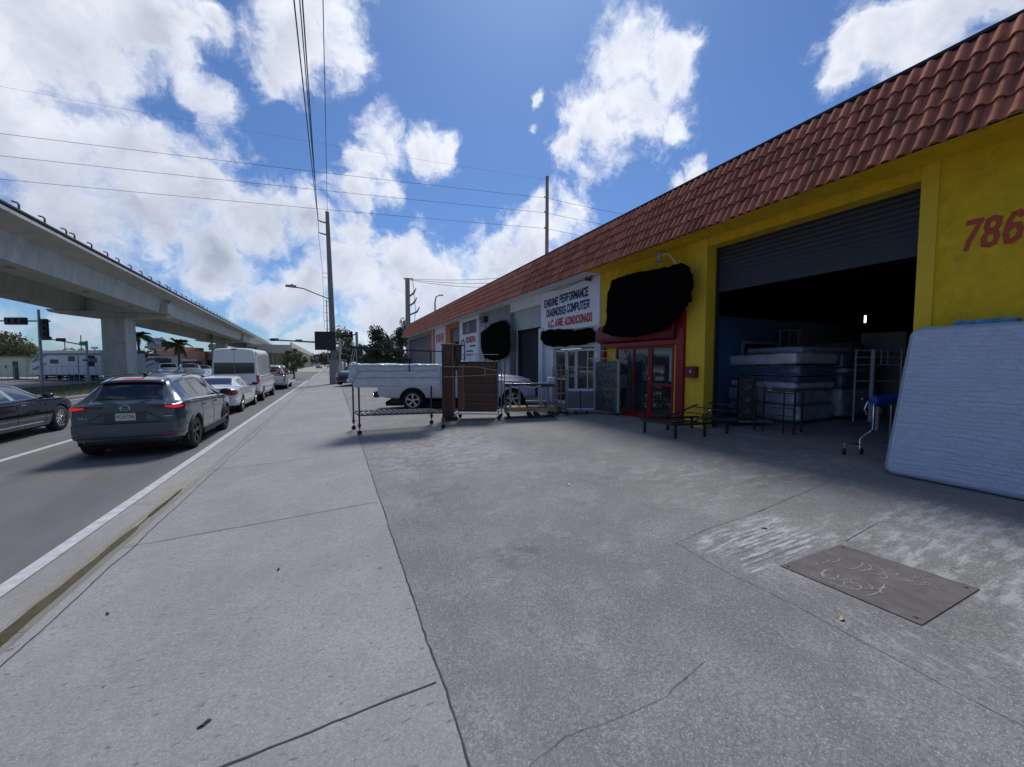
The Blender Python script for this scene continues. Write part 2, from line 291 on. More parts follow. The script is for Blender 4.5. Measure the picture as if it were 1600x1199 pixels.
# ------------------------------------------------------------------ ground, road, pavement, lot
def ground_mat(name, c0, c1, cl, spk=.0, stain=None, rough=.85, patch=0.35, streak=None, mott=.5, pits=0, zones=(), crack=True):
    m = bpy.data.materials.new(name); m.use_nodes = True; nt = m.node_tree; n = nt.nodes; l = nt.links; b = n['Principled BSDF']
    t = n.new('ShaderNodeTexCoord'); P = t.outputs['Object']
    def noise(sc, det=6, ro=.6, src=P):
        x = n.new('ShaderNodeTexNoise'); x.inputs['Scale'].default_value = sc; x.inputs['Detail'].default_value = det; x.inputs['Roughness'].default_value = ro; l.new(src, x.inputs['Vector']); return x.outputs['Fac']
    def rng(v, a, b_, c=0, d=1):
        r = n.new('ShaderNodeMapRange'); l.new(v, r.inputs['Value']); r.inputs['From Min'].default_value = a; r.inputs['From Max'].default_value = b_; r.inputs['To Min'].default_value = c; r.inputs['To Max'].default_value = d; return r.outputs[0]
    def mix(f, a, b_):
        x = n.new('ShaderNodeMix'); x.data_type = 'RGBA'; l.new(f, x.inputs['Factor'])
        for i, q in ((6, a), (7, b_)):
            if isinstance(q, tuple): x.inputs[i].default_value = (*q, 1)
            else: l.new(q, x.inputs[i])
        return x.outputs[2]
    src = P
    if streak:
        mp = n.new('ShaderNodeMapping'); mp.inputs['Scale'].default_value = streak; l.new(P, mp.inputs['Vector']); src = mp.outputs[0]
    c = mix(rng(noise(.55, 8, .68, src), .42, .58), c0, c1)
    c = mix(rng(noise(2.3, 8, .7, src), .52, .74, 0, patch), c, cl)
    c = mix(rng(noise(6.5, 6, .75), .5, .8, 0, .35), c, tuple(v*.62 for v in c0))
    # crumbly mottling and tight speckle of aggregate
    c = mix(rng(noise(46, 7, .9), .42, .60, 0, mott), c, tuple(v*.52 for v in c0))
    c = mix(rng(noise(64, 6, .9), .54, .64, 0, mott), c, tuple(min(1, v*1.3) for v in cl))
    c = mix(rng(noise(120, 3, .85), .48, .68, 0, .6), c, tuple(v*.55 for v in c0))
    gv = n.new('ShaderNodeTexVoronoi'); gv.inputs['Scale'].default_value = 2.1; l.new(P, gv.inputs['Vector']); gs = n.new('ShaderNodeSeparateColor'); l.new(gv.outputs['Color'], gs.inputs[0])
    gm = n.new('ShaderNodeMath'); gm.operation = 'MULTIPLY'; l.new(rng(gv.outputs['Distance'], .055, .035, 0, .6), gm.inputs[0]); l.new(rng(gs.outputs[0], .62, .64), gm.inputs[1]); c = mix(gm.outputs[0], c, tuple(v*.35 for v in c0))
    if pits:
        pm = n.new('ShaderNodeMapping'); pm.inputs['Scale'].default_value = (13, 34, 1); pm.inputs['Rotation'].default_value = (0, 0, .25); l.new(P, pm.inputs['Vector'])
        c = mix(rng(noise(1.0, 3, .6, pm.outputs[0]), .62, .70, 0, pits), c, tuple(v*.45 for v in c0))
    sx = n.new('ShaderNodeSeparateXYZ'); l.new(P, sx.inputs[0])
    def mth(op, a, b_=None, cl_=False):
        x = n.new('ShaderNodeMath'); x.operation = op; x.use_clamp = cl_
        for i, q in enumerate((a, b_)):
            if q is None: continue
            if isinstance(q, (int, float)): x.inputs[i].default_value = q
            else: l.new(q, x.inputs[i])
        return x.outputs[0]
    for (zx, zy, rx, ry, st_, sc_, colz, thr) in zones:      # worn, cement-washed areas of the slab, streaked along their trowel marks
        dx = mth('DIVIDE', mth('ABSOLUTE', mth('SUBTRACT', sx.outputs[0], zx)), rx); dy = mth('DIVIDE', mth('ABSOLUTE', mth('SUBTRACT', sx.outputs[1], zy)), ry)
        e_ = mth('SUBTRACT', 1.0, mth('MAXIMUM', dx, dy)); e_ = mth('ADD', e_, mth('MULTIPLY', mth('SUBTRACT', noise(2.4, 8, .75), .5), 1.7)); e_ = rng(e_, 0, .35)
        zm = n.new('ShaderNodeMapping'); zm.inputs['Scale'].default_value = sc_; l.new(P, zm.inputs['Vector'])
        k_ = rng(noise(1.0, 8, .75, zm.outputs[0]), thr, thr+.13)
        c = mix(mth('MULTIPLY', mth('MULTIPLY', e_, k_), st_), c, colz)
    v = n.new('ShaderNodeTexVoronoi'); v.inputs['Scale'].default_value = 70; l.new(P, v.inputs['Vector'])
    c = mix(rng(v.outputs['Distance'], .16, .05, 0, spk), c, tuple(min(1, q*1.9) for q in cl))
    if stain:
        c = mix(rng(noise(.9, 7, .72), .6, .78, 0, .6), c, stain)
    # hairline cracks
    if not crack: spk = spk
    w = n.new('ShaderNodeTexNoise'); w.inputs['Scale'].default_value = 1.3; w.inputs['Detail'].default_value = 6; l.new(P, w.inputs['Vector'])
    wm = n.new('ShaderNodeMix'); wm.data_type = 'VECTOR'; wm.inputs['Factor'].default_value = .25; l.new(P, wm.inputs[4]); l.new(w.outputs['Color'], wm.inputs[5])
    vc = n.new('ShaderNodeTexVoronoi'); vc.feature = 'DISTANCE_TO_EDGE'; vc.inputs['Scale'].default_value = .42; l.new(wm.outputs[1], vc.inputs['Vector'])
    f = rng(vc.outputs['Distance'], .004, .0012, 0, .6 if crack else 0)
    g = rng(noise(.33, 2), .5, .62)
    mm = n.new('ShaderNodeMath'); mm.operation = 'MULTIPLY'; l.new(f, mm.inputs[0]); l.new(g, mm.inputs[1])
    c = mix(mm.outputs[0], c, tuple(v*.3 for v in c0))
    l.new(c, b.inputs['Base Color']); b.inputs['Roughness'].default_value = rough; b.inputs['Specular IOR Level'].default_value = .35
    h = n.new('ShaderNodeMath'); h.operation = 'MULTIPLY_ADD'; l.new(noise(95, 4, .8), h.inputs[0]); h.inputs[1].default_value = .6; l.new(noise(14, 6, .7), h.inputs[2])
    bp = n.new('ShaderNodeBump'); bp.inputs['Strength'].default_value = .55; bp.inputs['Distance'].default_value = .008; l.new(h.outputs[0], bp.inputs['Height']); l.new(bp.outputs[0], b.inputs['Normal'])
    return m
M_road = ground_mat('asphalt', (.155, .155, .15), (.205, .203, .196), (.25, .25, .243), .25, (.10, .10, .10), .8, .5, (2.2, .35, 1), mott=.4, crack=False)
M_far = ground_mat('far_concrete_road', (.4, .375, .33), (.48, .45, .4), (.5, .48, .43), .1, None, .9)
M_walk = ground_mat('pavement_concrete', (.325, .323, .312), (.392, .39, .377), (.465, .462, .445), .3, (.27, .27, .275), .85, .6, mott=.62, pits=.95, crack=False, zones=[(-.95, 2.9, .5, 1.3, .55, (9, 5, 1), (.22, .22, .225), .52), (-.4, 6.5, .8, 2.6, .5, (4, 6, 1), (.24, .24, .245), .5), (-1.5, 9, .6, 5, .5, (2, 7, 1), (.24, .24, .24), .5), (-.7, 18, 1.2, 8, .45, (1, 4, 1), (.25, .25, .25), .48)])
M_lot = ground_mat('lot_concrete', (.215, .216, .21), (.312, .312, .30), (.475, .475, .46), .8, (.17, .17, .18), .82, .8, mott=.85, crack=False, zones=[(3.75, 2.3, .8, .42, .7, (3.5, 20, 1), (.60, .61, .62), .47), (1.6, 3.2, .28, .22, .6, (6, 6, 1), (.10, .10, .10), .42), (3.6, 4.6, .4, .3, .5, (6, 6, 1), (.11, .11, .11), .44), (1.1, 5.2, .22, .4, .5, (6, 6, 1), (.11, .11, .11), .44), (5.6, 3.4, .5, .3, .5, (5, 5, 1), (.11, .11, .11), .45), (2.2, 3.6, 3.5, 3.5, .55, (1.6, 1.6, 1), (.17, .17, .178), .5), (5.0, 6.5, 3, 3, .5, (1.2, 2, 1), (.16, .16, .17), .48), (5.3, 1.3, 1.3, .9, .5, (2.6, 11, 1), (.58, .59, .60), .47), (3.3, 1.3, .45, .8, .5, (30, 6, 1), (.5, .5, .5), .53), (1.9, 8.2, 1.6, 2.2, .35, (5, 6, 1), (.5, .5, .5), .45), (6.0, 3.8, 2.5, .8, .35, (3, 8, 1), (.5, .5, .52), .5), (4.6, .2, 1.6, .7, .6, (6, 8, 1), (.55, .56, .57), .52)])
M_gut = ground_mat('gutter_concrete', (.30, .298, .29), (.38, .375, .36), (.44, .43, .41), .3, (.22, .21, .17), .85, .5, (2, .4, 1), pits=.4, crack=False, zones=[(-2.2, 4.5, .12, 4.5, .8, (20, 3, 1), (.26, .22, .12), .42)])
M_dirt = ground_mat('far_ground', (.2, .19, .17), (.27, .26, .24), (.3, .29, .27), .1, (.16, .15, .12))
M_seam = mat('seam_black', (.06, .058, .056), .9, var=.6, scale=9)
M_line = mat('white_road_paint', (.52, .53, .53), .7, var=.22, scale=9, dirt=(.25, .25, .25), dscale=6)
def sheet(name, pts_rows, m, thick=.0, kind='structure'):
    """rows of cross section points (x,z) swept along Y"""
    pass
def strip(name, x0, x1, y0, y1, z, m, nx=1, ny=1):
    b = MB(); b.grid(lambda u, v: (x0+(x1-x0)*u, y0+(y1-y0)*v, z(x0+(x1-x0)*u) if callable(z) else z), nx, ny)
    return struct(b.build(name, m))
strip('ground', -600, 600, -200, 1500, -.15, M_dirt)
strip('road', -12.6, -2.545, -40, 95, 0.0, M_road)
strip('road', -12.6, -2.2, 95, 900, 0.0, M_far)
strip('road', -33, -20.8, -40, 900, 0.0, M_road)
# gutter pan with a shallow trough, then pavement, then the concrete apron of the shops
b = MB(); prof = [(-2.545, .0), (-2.30, -.035), (-2.2, -.045), (-2.1, -.02), (-2.06, .0014)]
b.grid(lambda u, v: (prof[int(round(u*4))][0], -40+135*v, prof[int(round(u*4))][1]), 4, 27)
struct(b.build('gutter', M_gut))
strip('pavement', -2.06, .53, -40, 95, gz, M_walk)
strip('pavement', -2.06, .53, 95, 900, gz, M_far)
strip('lot', .53, 8.1, -40, 95, gz, M_lot, 4, 4)
strip('lot', 8.1, 22, -5, 60, lambda x: gz(x), mat('shop_floor', (.24, .24, .245), .7, var=.3, scale=2))
strip('lot', .53, 40, 95, 400, gz, M_dirt)
# median: kerb and grass
b = MB(); b.box(-13.0, -12.75, -40, 900, -.1, .14); struct(b.build('kerb', M_walk, bevel=.03))
b = MB(); b.box(-20.6, -20.4, -40, 900, -.1, .14); struct(b.build('kerb', M_walk, bevel=.03))
M_grass = mat('grass', (.075, .085, .035), .95, var=.5, scale=3, bump=1, bscale=60, dirt=(.16, .13, .08), dscale=.8)
strip('median', -20.4, -13.0, -40, 900, .10, M_grass)
gb = MB(); rg = random.Random(3)
for i in range(9000):
    x = rg.uniform(-20.3, -13.1); y = rg.uniform(8, 75)**1.0; h = rg.uniform(.04, .13); a = rg.uniform(0, 6.28)
    dx, dy = .02*math.cos(a), .02*math.sin(a)
    gb.add([(x-dx, y-dy, .1), (x+dx, y+dy, .1), (x+rg.uniform(-.03, .03), y, .1+h)], [(0, 1, 2)])
tag(gb.build('grass', mat('grass_blade', (.10, .12, .04), .9, island=.4), fixn=False), 'short dry grass of the median under the viaduct', 'grass', kind='stuff')
strip('far_lot', -75, -33, -40, 300, .01, M_far)
# painted lines
def line(x0, x1, y0, y1, z=.004):
    b = MB(); n = max(2, int((y1-y0)/1.5)); r2 = random.Random(int(x0*100+y0*7))
    L = []
    for i in range(n+1):
        y = y0+(y1-y0)*i/n; L.append((x0+r2.uniform(-.006, .006), x1+r2.uniform(-.006, .006), y))
    vs = []; fs = []
    for a, c, y in L: vs += [(a, y, z), (c, y, z)]
    for i in range(n): fs.append((2*i, 2*i+1, 2*i+3, 2*i+2))
    b.add(vs, fs); o = b.build('road_marking', M_line, fixn=False); struct(o)
line(-2.70, -2.56, -6, 48); line(-2.66, -2.56, 56, 140)
line(-6.12, -5.97, -8, 31)
for i in range(7): line(-9.38, -9.26, -4+i*9.0, -1+i*9.0)
line(-12.5, -12.36, -6, 60)
b = MB(); b.box(-6.0, -2.8, 44, 44.5, .003, .006); struct(b.build('road_marking', M_line))
for i in range(5): line(-12+i*1.9, -11.5+i*1.9, 47.5, 50.2, .0045)
M_crk = mat('crack_grey', (.085, .085, .088), .95, var=.5, scale=9)
# slab joints and cracks: thin dark seams 4 mm proud of the slabs
def seam(pts, w, zf=None, name='joint', jit=.004, m=None, step=.09, amp=1.0, seed=1):
    r2 = random.Random(seed); b = MB(); P2 = []
    for i in range(len(pts)-1):
        a = Vector(pts[i]); c = Vector(pts[i+1]); n = max(2, int((c-a).length/step))
        for k in range(n): P2.append(a.lerp(c, k/n))
    P2.append(Vector(pts[-1])); vs = []; fs = []
    for i, p in enumerate(P2):
        d = (P2[min(i+1, len(P2)-1)]-P2[max(i-1, 0)]).normalized(); nrm = Vector((-d.y, d.x))
        o_ = mnoise.noise(Vector((p.x*1.7, p.y*1.7, seed)))*.02*amp + r2.uniform(-jit, jit); ww = w*(.55+.9*abs(mnoise.noise(Vector((p.x*5, p.y*5, seed+4))))+.15)*.5
        for s_ in (-1, 1):
            q = p+nrm*(o_+s_*ww); vs.append((q.x, q.y, gz(q.x)+.004))
    for i in range(len(P2)-1): fs.append((2*i, 2*i+1, 2*i+3, 2*i+2))
    b.add(vs, fs); return struct(b.build(name, m or M_seam, fixn=False))
seam([(.53, .3), (.53, 18)], .012, jit=.004, seed=2, amp=.8, step=.05)
seam([(.53, 18), (.54, 60)], .03, step=.5, seed=3)
for yy in (-1.1, 2.1, 5.3, 8.5, 11.7, 14.9, 18.1, 21.3, 24.5, 27.7, 30.9, 34.1):
    seam([(-2.05, yy), (.50, yy+.03)], .009 if yy > 3 else .011, seed=int(yy*10)+50, amp=.4, step=.09 if yy < 12 else .3)
seam([(-1.98, 2.5), (-1.96, 6.2), (-1.98, 9.2), (-1.97, 30)], .012, seed=9, amp=1.3)
for yy in (3.9, 6.9, 9.9, 12.9, 16): seam([(-2.54, yy), (-2.07, yy+.02)], .01, seed=int(yy*9)+3, amp=.4)
seam([(.56, 1.42), (1.0, 1.5), (1.6, 1.46), (2.0, 1.53)], .0026, seed=11, amp=1.2, step=.03, m=M_crk)

seam([(1.2, 6.0), (1.32, 6.6), (1.2, 7.2), (1.35, 7.8)], .005, seed=12, amp=2.5, step=.04, m=M_crk)
seam([(1.3, 6.9), (2.0, 6.5), (2.4, 6.1)], .004, seed=13, amp=2.5, step=.04, m=M_crk)
seam([(2.5, 5.2), (3.2, 4.9), (4.1, 4.95)], .003, seed=14, amp=2, m=M_crk)
seam([(4.4, 2.75), (6.6, 2.95)], .006, seed=15, amp=.6, m=M_crk)
seam([(3.02, 1.5), (2.98, 2.1), (3.0, 2.66), (3.5, 2.72), (4.4, 2.75)], .0045, seed=16, amp=.5, m=M_crk)
seam([(3.02, 1.5), (3.0, .9), (3.02, .2)], .0045, seed=17, amp=.5, m=M_crk)
seam([(4.44, 1.93), (5.2, 1.98)], .006, seed=21, amp=.4, m=M_crk)
for k in range(9): seam([(3.15+.03*k, 2.03+.055*k), (4.0+.03*k, 2.02+.057*k)], .0035, seed=30+k, amp=.25, step=.05, m=M_crk)
# white scoured strips of concrete round the steel plate
def patch(name, pts, z, m, thick=0, kind='structure', label=None, cat=None, sub=10):
    """quad a,b,c,d in plan laid on the sloping ground, with a ragged outline"""
    b = MB(); a, c, d, e = [Vector(p) for p in pts]; r2 = random.Random(len(pts)+int(pts[0][0]*50))
    def fn(u, v):
        p = a.lerp(c, u).lerp(e.lerp(d, u), v); q = Vector((p.x, p.y, 0)); j = .0 if thick else .05
        p = p + Vector((mnoise.noise(q*9), mnoise.noise(q*9+Vector((5, 0, 0)))))*j
        return (p.x, p.y, gz(p.x)+z)
    b.grid(fn, sub, sub); o = b.build(name, m, fixn=False)
    if kind: o['kind'] = kind
    return o
# steel cover plate
pl = thing('steel_plate', 'brown steel cover plate set in the concrete, scribbled with white chalk', 'cover plate', (3.9, 1.5, gz(3.9)))
b = MB()
A = [(3.46, 1.95), (4.32, 1.91), (4.41, 1.07), (3.52, 1.09)]
for dz in (.001, .008): b.v += [(x, y, gz(x)+dz) for x, y in A]
b.f += [(3, 2, 1, 0), (4, 5, 6, 7), (0, 1, 5, 4), (1, 2, 6, 5), (2, 3, 7, 6), (3, 0, 4, 7)]; b.mi += [0]*6
b.build('plate', mat('rusty_steel', (.125, .110, .110), .85, metal=0, var=.22, scale=7, dirt=(.2, .19, .19), dscale=9, bump=.3, bscale=30), pl)
for (x, y) in ((3.50, 1.91), (4.27, 1.87), (4.35, 1.12), (3.58, 1.14)):
    b = MB(); b.lathe([(0, .0125), (.010, .0115), (.014, .009), (.02, .006)], (x, y, gz(x)), seg=14); b.build('bolt', mat('bolt_rust', (.03, .02, .018), .7), pl, smooth=True)
r3 = random.Random(12); M_chalk = mat('chalk', (.33, .32, .32), .95, var=.4, scale=30)
def chalk(cx_, cy_, rx, ry, a0, a1, w=.010, n=22, rot=0):
    pts = []; b = MB()
    for i in range(n+1):
        t = a0+(a1-a0)*i/n; x = rx*math.cos(t); y = ry*math.sin(t)
        pts.append((cx_+x*math.cos(rot)-y*math.sin(rot), cy_+x*math.sin(rot)+y*math.cos(rot)))
    vs = []; fs = []
    for i, (x, y) in enumerate(pts):
        q = pts[min(i+1, n)]; p = pts[max(i-1, 0)]; dx, dy = q[0]-p[0], q[1]-p[1]; L = math.hypot(dx, dy) or 1
        ww = w*(.25+.75*abs(math.sin(i*1.3+cx_*9)))*.5
        vs += [(x-dy/L*ww, y+dx/L*ww, gz(x)+.0105), (x+dy/L*ww, y-dx/L*ww, gz(x)+.0105)]
    for i in range(n): fs.append((2*i, 2*i+1, 2*i+3, 2*i+2))
    b.add(vs, fs); b.build('chalk_mark', M_chalk, pl, fixn=False)
for q in ((3.66,1.68,.07,.05,0,5.6),(3.70,1.66,.10,.075,.4,4.9),(3.64,1.52,.06,.05,1,7),(3.72,1.50,.05,.07,0,6),(3.60,1.60,.05,.1,1.5,4.6),(3.56,1.66,.04,.1,1.6,4.4),(3.80,1.45,.08,.05,3,6.5),(3.70,1.42,.12,.03,3.3,6.0),
          (4.02,1.62,.09,.05,3.4,6.9),(4.05,1.55,.07,.06,3.2,7.5),(3.99,1.52,.06,.07,3.8,8.2),(4.12,1.52,.05,.09,4.0,7.4),(4.0,1.66,.1,.03,3.2,6.2),
          (3.95,1.78,.05,.02,2.8,6.6),(3.86,1.82,.07,.02,3.1,5.6),(3.74,1.84,.03,.025,2.5,6.9),(3.78,1.36,.06,.04,0,3)):
    chalk(*q)
for i in range(16):
    x = 4.18+r3.uniform(-.12, .16); y = 1.32+r3.uniform(-.09, .09); chalk(x, y, .02, .012, r3.uniform(0, 3), r3.uniform(3, 6), .007, 8, r3.uniform(0, 3))
# brown standing water in the gutter
b = MB(); pts = []; n = 60
for i in range(n+1):
    y = 3.0+4.6*i/n; t = i/n; w = .07*(1-t)**.6*(.8+.5*mnoise.noise(Vector((y*2.2, 0, 3)))) + .004
    cx_ = -2.205+.02*mnoise.noise(Vector((y*1.3, 2, 0))); z = -.031
    if .66 < t < .74: w *= .2
    pts.append((cx_-w, y, z)); pts.append((cx_+w*.9, y, z))
b.add(pts, [(2*i, 2*i+1, 2*i+3, 2*i+2) for i in range(n)])
o = b.build('water', mat('gutter_water', (.075, .062, .028), .3, var=.3, scale=12, spec=.25), fixn=False); struct(o)
b = MB(); pts = []; n = 80
for i in range(n+1):
    y = -2+13*i/n; w = .12+.05*mnoise.noise(Vector((y*3, 9, 3))); cx_ = -2.215
    pts.append((cx_-w, y, -.019)); pts.append((cx_+w*.95, y, -.014))
# small litter
def leaf(name, x, y, s, a, m, label, cat='leaf'):
    b = MB(); vs = []
    for k in range(9):
        t = 2*math.pi*k/9; rr = s*(1-.55*abs(math.sin(t)))*(1+.2*math.sin(3*t)); px, py = rr*math.cos(t), rr*math.sin(t)*.7
        vs.append((x+px*math.cos(a)-py*math.sin(a), y+px*math.sin(a)+py*math.cos(a), gz(x)+.006+.008*math.sin(t*2)))
    vs.append((x, y, gz(x)+.014)); b.add(vs, [(k, (k+1) % 9, 9) for k in range(9)])
    o = b.build(name, m, fixn=False); tag(o, label, cat); return o
M_lf = mat('dead_leaf', (.06, .045, .04), .9); M_pp = mat('paper_scrap', (.75, .74, .72), .9)
leaf('leaf', -.66, 2.42, .035, .4, M_lf, 'dark dead leaf on the pavement near the lower left, alone between the slab joints')
leaf('leaf', -.5, 4.0, .03, 1.4, M_lf, 'small dark leaf on the pavement beyond the nearest cross joint')
leaf('leaf', -1.62, 3.9, .028, 2, M_lf, 'small dark leaf on the pavement edge next to the puddle')
leaf('leaf', 3.14, 1.36, .04, .2, mat('yellow_leaf', (.45, .42, .2), .8), 'yellowish leaf lying beside the steel plate')
leaf('leaf', 4.05, 2.45, .03, 2.2, M_lf, 'brown curled leaf on the scoured concrete behind the steel plate')
leaf('paper_scrap', 3.05, 4.62, .045, .2, M_pp, 'white scrap of paper in the middle of the lot', 'litter')
leaf('paper_scrap', -1.28, 3.0, .012, .2, M_pp, 'tiny white scrap on the pavement near the gutter', 'litter')
leaf('paper_scrap', 2.6, 1.1, .012, 1.2, M_pp, 'tiny white scrap on the lot in front of the steel plate', 'litter')
# ------------------------------------------------------------------ the long shop building
XF = 8.12; XI = 8.49; ZW = 4.95
M_yel = mat('yellow_paint', (.70, .45, .012), .85, var=.14, scale=5, bump=.9, bscale=26, dirt=(.30, .22, .03), dscale=3.4)
M_yel2 = mat('yellow_trim_paint', (.74, .49, .03), .75, var=.08, scale=3, bump=.3, bscale=30)
M_red = mat('red_gloss_paint', (.25, .010, .014), .35, var=.15, scale=6, bump=.1, bscale=20)
M_redd = mat('red_hood_paint', (.16, .01, .013), .5, var=.35, scale=6)
M_digit = mat('painted_digit_red', (.46, .075, .045), .8, var=.12, scale=12)
M_whi = mat('white_wall_paint', (.68, .70, .74), .8, var=.08, scale=2, bump=.4, bscale=25, dirt=(.36, .36, .38), dscale=1.6)
M_ora = mat('orange_paint', (.50, .16, .05), .8, var=.15, scale=3, bump=.3)
M_gry = mat('grey_wall_paint', (.27, .28, .29), .8, var=.15, scale=2)
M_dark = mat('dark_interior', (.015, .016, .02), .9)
M_blu = mat('blue_partition_paint', (.06, .16, .33), .7, var=.15, scale=2, dirt=(.03, .07, .14), dscale=2)
M_shut = mat('charcoal_shutter', (.028, .031, .042), .5, metal=.1, var=.15, scale=3)
M_shut2 = mat('galvanised_shutter', (.42, .43, .45), .5, metal=.3, var=.15, scale=3)
M_glass = mat('shop_glass', (.018, .03, .032), .04, spec=.9, var=.3, scale=1)
M_alu = mat('white_aluminium', (.62, .63, .62), .4, var=.1)
bl = thing('commercial_building', 'long single storey shop row with red tile mansard roof and a yellow garage end', 'building', (XF, 12, gz(XF)))
def wall(y0, y1, z0, z1, m, name='wall', x0=XF, x1=XI): 
    b = MB(); b.box(x0, x1, y0, y1, z0, z1); return b.build(name, m, bl)
ZB = gz(XF)-.1
wall(-8, 2.60, ZB, ZW, M_yel); wall(2.60, 2.79, ZB, ZW, M_yel2, 'pier', XF-.025, XI)
wall(2.79, 6.45, 4.70, ZW-.003, M_yel, 'lintel')
wall(6.45, 6.98, ZB, ZW, M_yel2, 'pier', XF-.02)
wall(6.98, 10.44, 2.66, ZW, M_yel)
wall(6.98, 7.02, ZB, 2.66, M_yel, x0=XF)
wall(7.25, 7.42, ZB, 2.43, M_yel2, 'door_surround', XF+.06, XF+.2)
wall(9.72, 10.2, ZB, 2.43, M_yel2, 'door_surround', XF+.06, XF+.2)
# red frame, hood
b = MB(); b.box(XF-.09, XF+.12, 7.02, 7.25, ZB, 3.28); b.build('door_post', M_red, bl, bevel=.008)
b = MB(); b.box(XF-.06, XF+.12, 10.2, 10.355, ZB, 2.7); b.build('door_post', M_red, bl, bevel=.008)
b = MB(); b.box(XF-.07, XF+.12, 7.252, 10.2, 2.43, 2.56); b.build('door_header', M_red, bl, bevel=.006)
b = MB(); b.prism([(XF-.004, 7.262, 2.562), (XF-.17, 7.262, 2.60), (XF-.21, 7.262, 2.70), (XF-.20, 7.262, 3.0), (XF-.12, 7.262, 3.12), (XF-.004, 7.262, 3.16)], (0, 3.16, 0)); b.build('shutter_hood', M_redd, bl, bevel=.02)
b = MB()
for y in (7.43, 8.21, 8.29, 9.68): b.box(XF+.05, XF+.13, y, y+.07, gz(XF)+.02, 2.43)
b.box(XF+.05, XF+.13, 8.92, 8.98, gz(XF)+.02, 2.43)
for y0, y1 in ((7.5, 8.21), (8.36, 8.92), (8.98, 9.68)):
    b.box(XF+.055, XF+.125, y0, y1, 2.35, 2.43); b.box(XF+.055, XF+.125, y0, y1, gz(XF)+.02, gz(XF)+.14)
b.box(XF+.05, XF+.125, 7.5, 8.21, 1.30, 1.37)
dr = b.build('door', M_red, bl, bevel=.006)
b = MB(); b.box(XF+.085, XF+.1, 7.49, 8.22, gz(XF)+.1, 2.37); b.box(XF+.085, XF+.1, 8.35, 9.7, gz(XF)+.1, 2.37); b.build('glass', M_glass, dr)
b = MB(); b.sphere((XF+.02, 8.25, 1.50), .03); b.build('handle', mat('brass', (.6, .5, .3), .3, metal=1), dr, smooth=True)
b = MB(); b.box(XF+.074, XF+.082, 7.52, 7.60, 1.45, 2.3); b.box(XF+.074, XF+.082, 7.6, 8.15, 2.2, 2.26); b.build('inner_frame', mat('grey_film', (.25, .27, .28), .4), dr)
# palm leaf pattern on the etched glass
b = MB(); rl = random.Random(5)
for k in range(34):
    t = k/33; z0 = .45+1.5*t; L = .62*(1-t*.5); side = -1
    p = [(XF+.075, 8.99+.02*k % .02 + .0, z0)]
    p = [(XF+.073, 9.03+s_*L*.55, z0-.1*s_*2+.25*s_*s_*L) for s_ in (0, .35, .7, 1)]
    b.tube(p, [.007, .008, .006, .002], 4)
b.build('leaf_etching', mat('etched_leaf', (.10, .15, .13), .5), dr)
b = MB(); b.box(XF-.12, XF+.3, 7.25, 10.2, gz(XF)-.1, gz(XF)+.03); b.build('threshold', M_red, bl, bevel=.005)
# roll-up door of the big bay: ribbed curtain
def curtain(name, m, y0, y1, z0, z1, x, rib=.095, amp=.022):
    b = MB(); n = max(3, int((z1-z0)/rib)*4); vs = []
    def fn(u, v):
        z = z0+(z1-z0)*u; ph = (z1-z)/rib; f_ = ph-math.floor(ph); d = amp*(math.sin(f_*math.pi))**.6
        return (x-d, y0+(y1-y0)*v, z)
    b.grid(fn, n, 2); o = b.build(name, m, bl, fixn=False, smooth=True, angle=25); return o
cu = curtain('garage_door', M_shut, 2.80, 6.44, 3.72, 4.78, 8.47)
b = MB(); b.box(8.44, 8.5, 2.82, 6.43, 3.64, 3.72); b.build('bottom_bar', M_shut, cu)
for y0_, y1_ in ((2.785, 2.86), (6.40, 6.455)): b = MB(); b.box(8.42, 8.52, y0_, y1_, ZB, 4.7); b.build('door_track', M_shut, bl)
# digits painted on the wall
for ch, y in (('7', 2.335), ('8', 2.155), ('6', 1.965), ('-', 1.79), ('3', 1.68)):
    if ch == '-': continue
    if ch == '3': continue
    paint_text(ch, 'painted_number', M_digit, (XF-.004, y, 3.51), (0, -1, 0), (0, 0, 1), .118, .43, bl, w=.17, lean=.10)
# white shop
wall(10.44, 10.78, ZB, ZW, M_whi); wall(13.5, 14.55, ZB, ZW, M_whi, x0=XF+.003); wall(10.78, 13.5, 2.5, ZW, M_whi)
wall(14.20, 14.54, ZB, 3.4, mat('white_pillar_paint', (.64, .66, .70), .7, var=.1), 'pillar', XF-.12, XF+.003)
wall(10.36, 10.56, ZB, 3.0, mat('pale_blue_paint', (.45, .52, .62), .7, var=.1), 'pillar', XF-.08, XF-.002)
b = MB()
for y in (10.82, 11.88, 11.98, 12.52, 12.62, 13.40): b.box(XF+.05, XF+.14, y, y+.055, gz(XF), 2.45)
b.box(XF+.05, XF+.145, 10.8, 13.48, 2.38, 2.46); b.box(XF+.052, XF+.142, 10.83, 13.45, gz(XF), gz(XF)+.1); b.box(XF+.055, XF+.14, 12.62, 13.45, 1.28, 1.34)
wd = b.build('window', M_alu, bl, bevel=.004)
b = MB(); b.box(XF+.1, XF+.11, 10.85, 13.43, gz(XF)+.05, 2.4); b.build('pane', mat('warm_reflecting_glass', (.05, .045, .035), .05, spec=.9, var=.5, scale=1.2), wd)
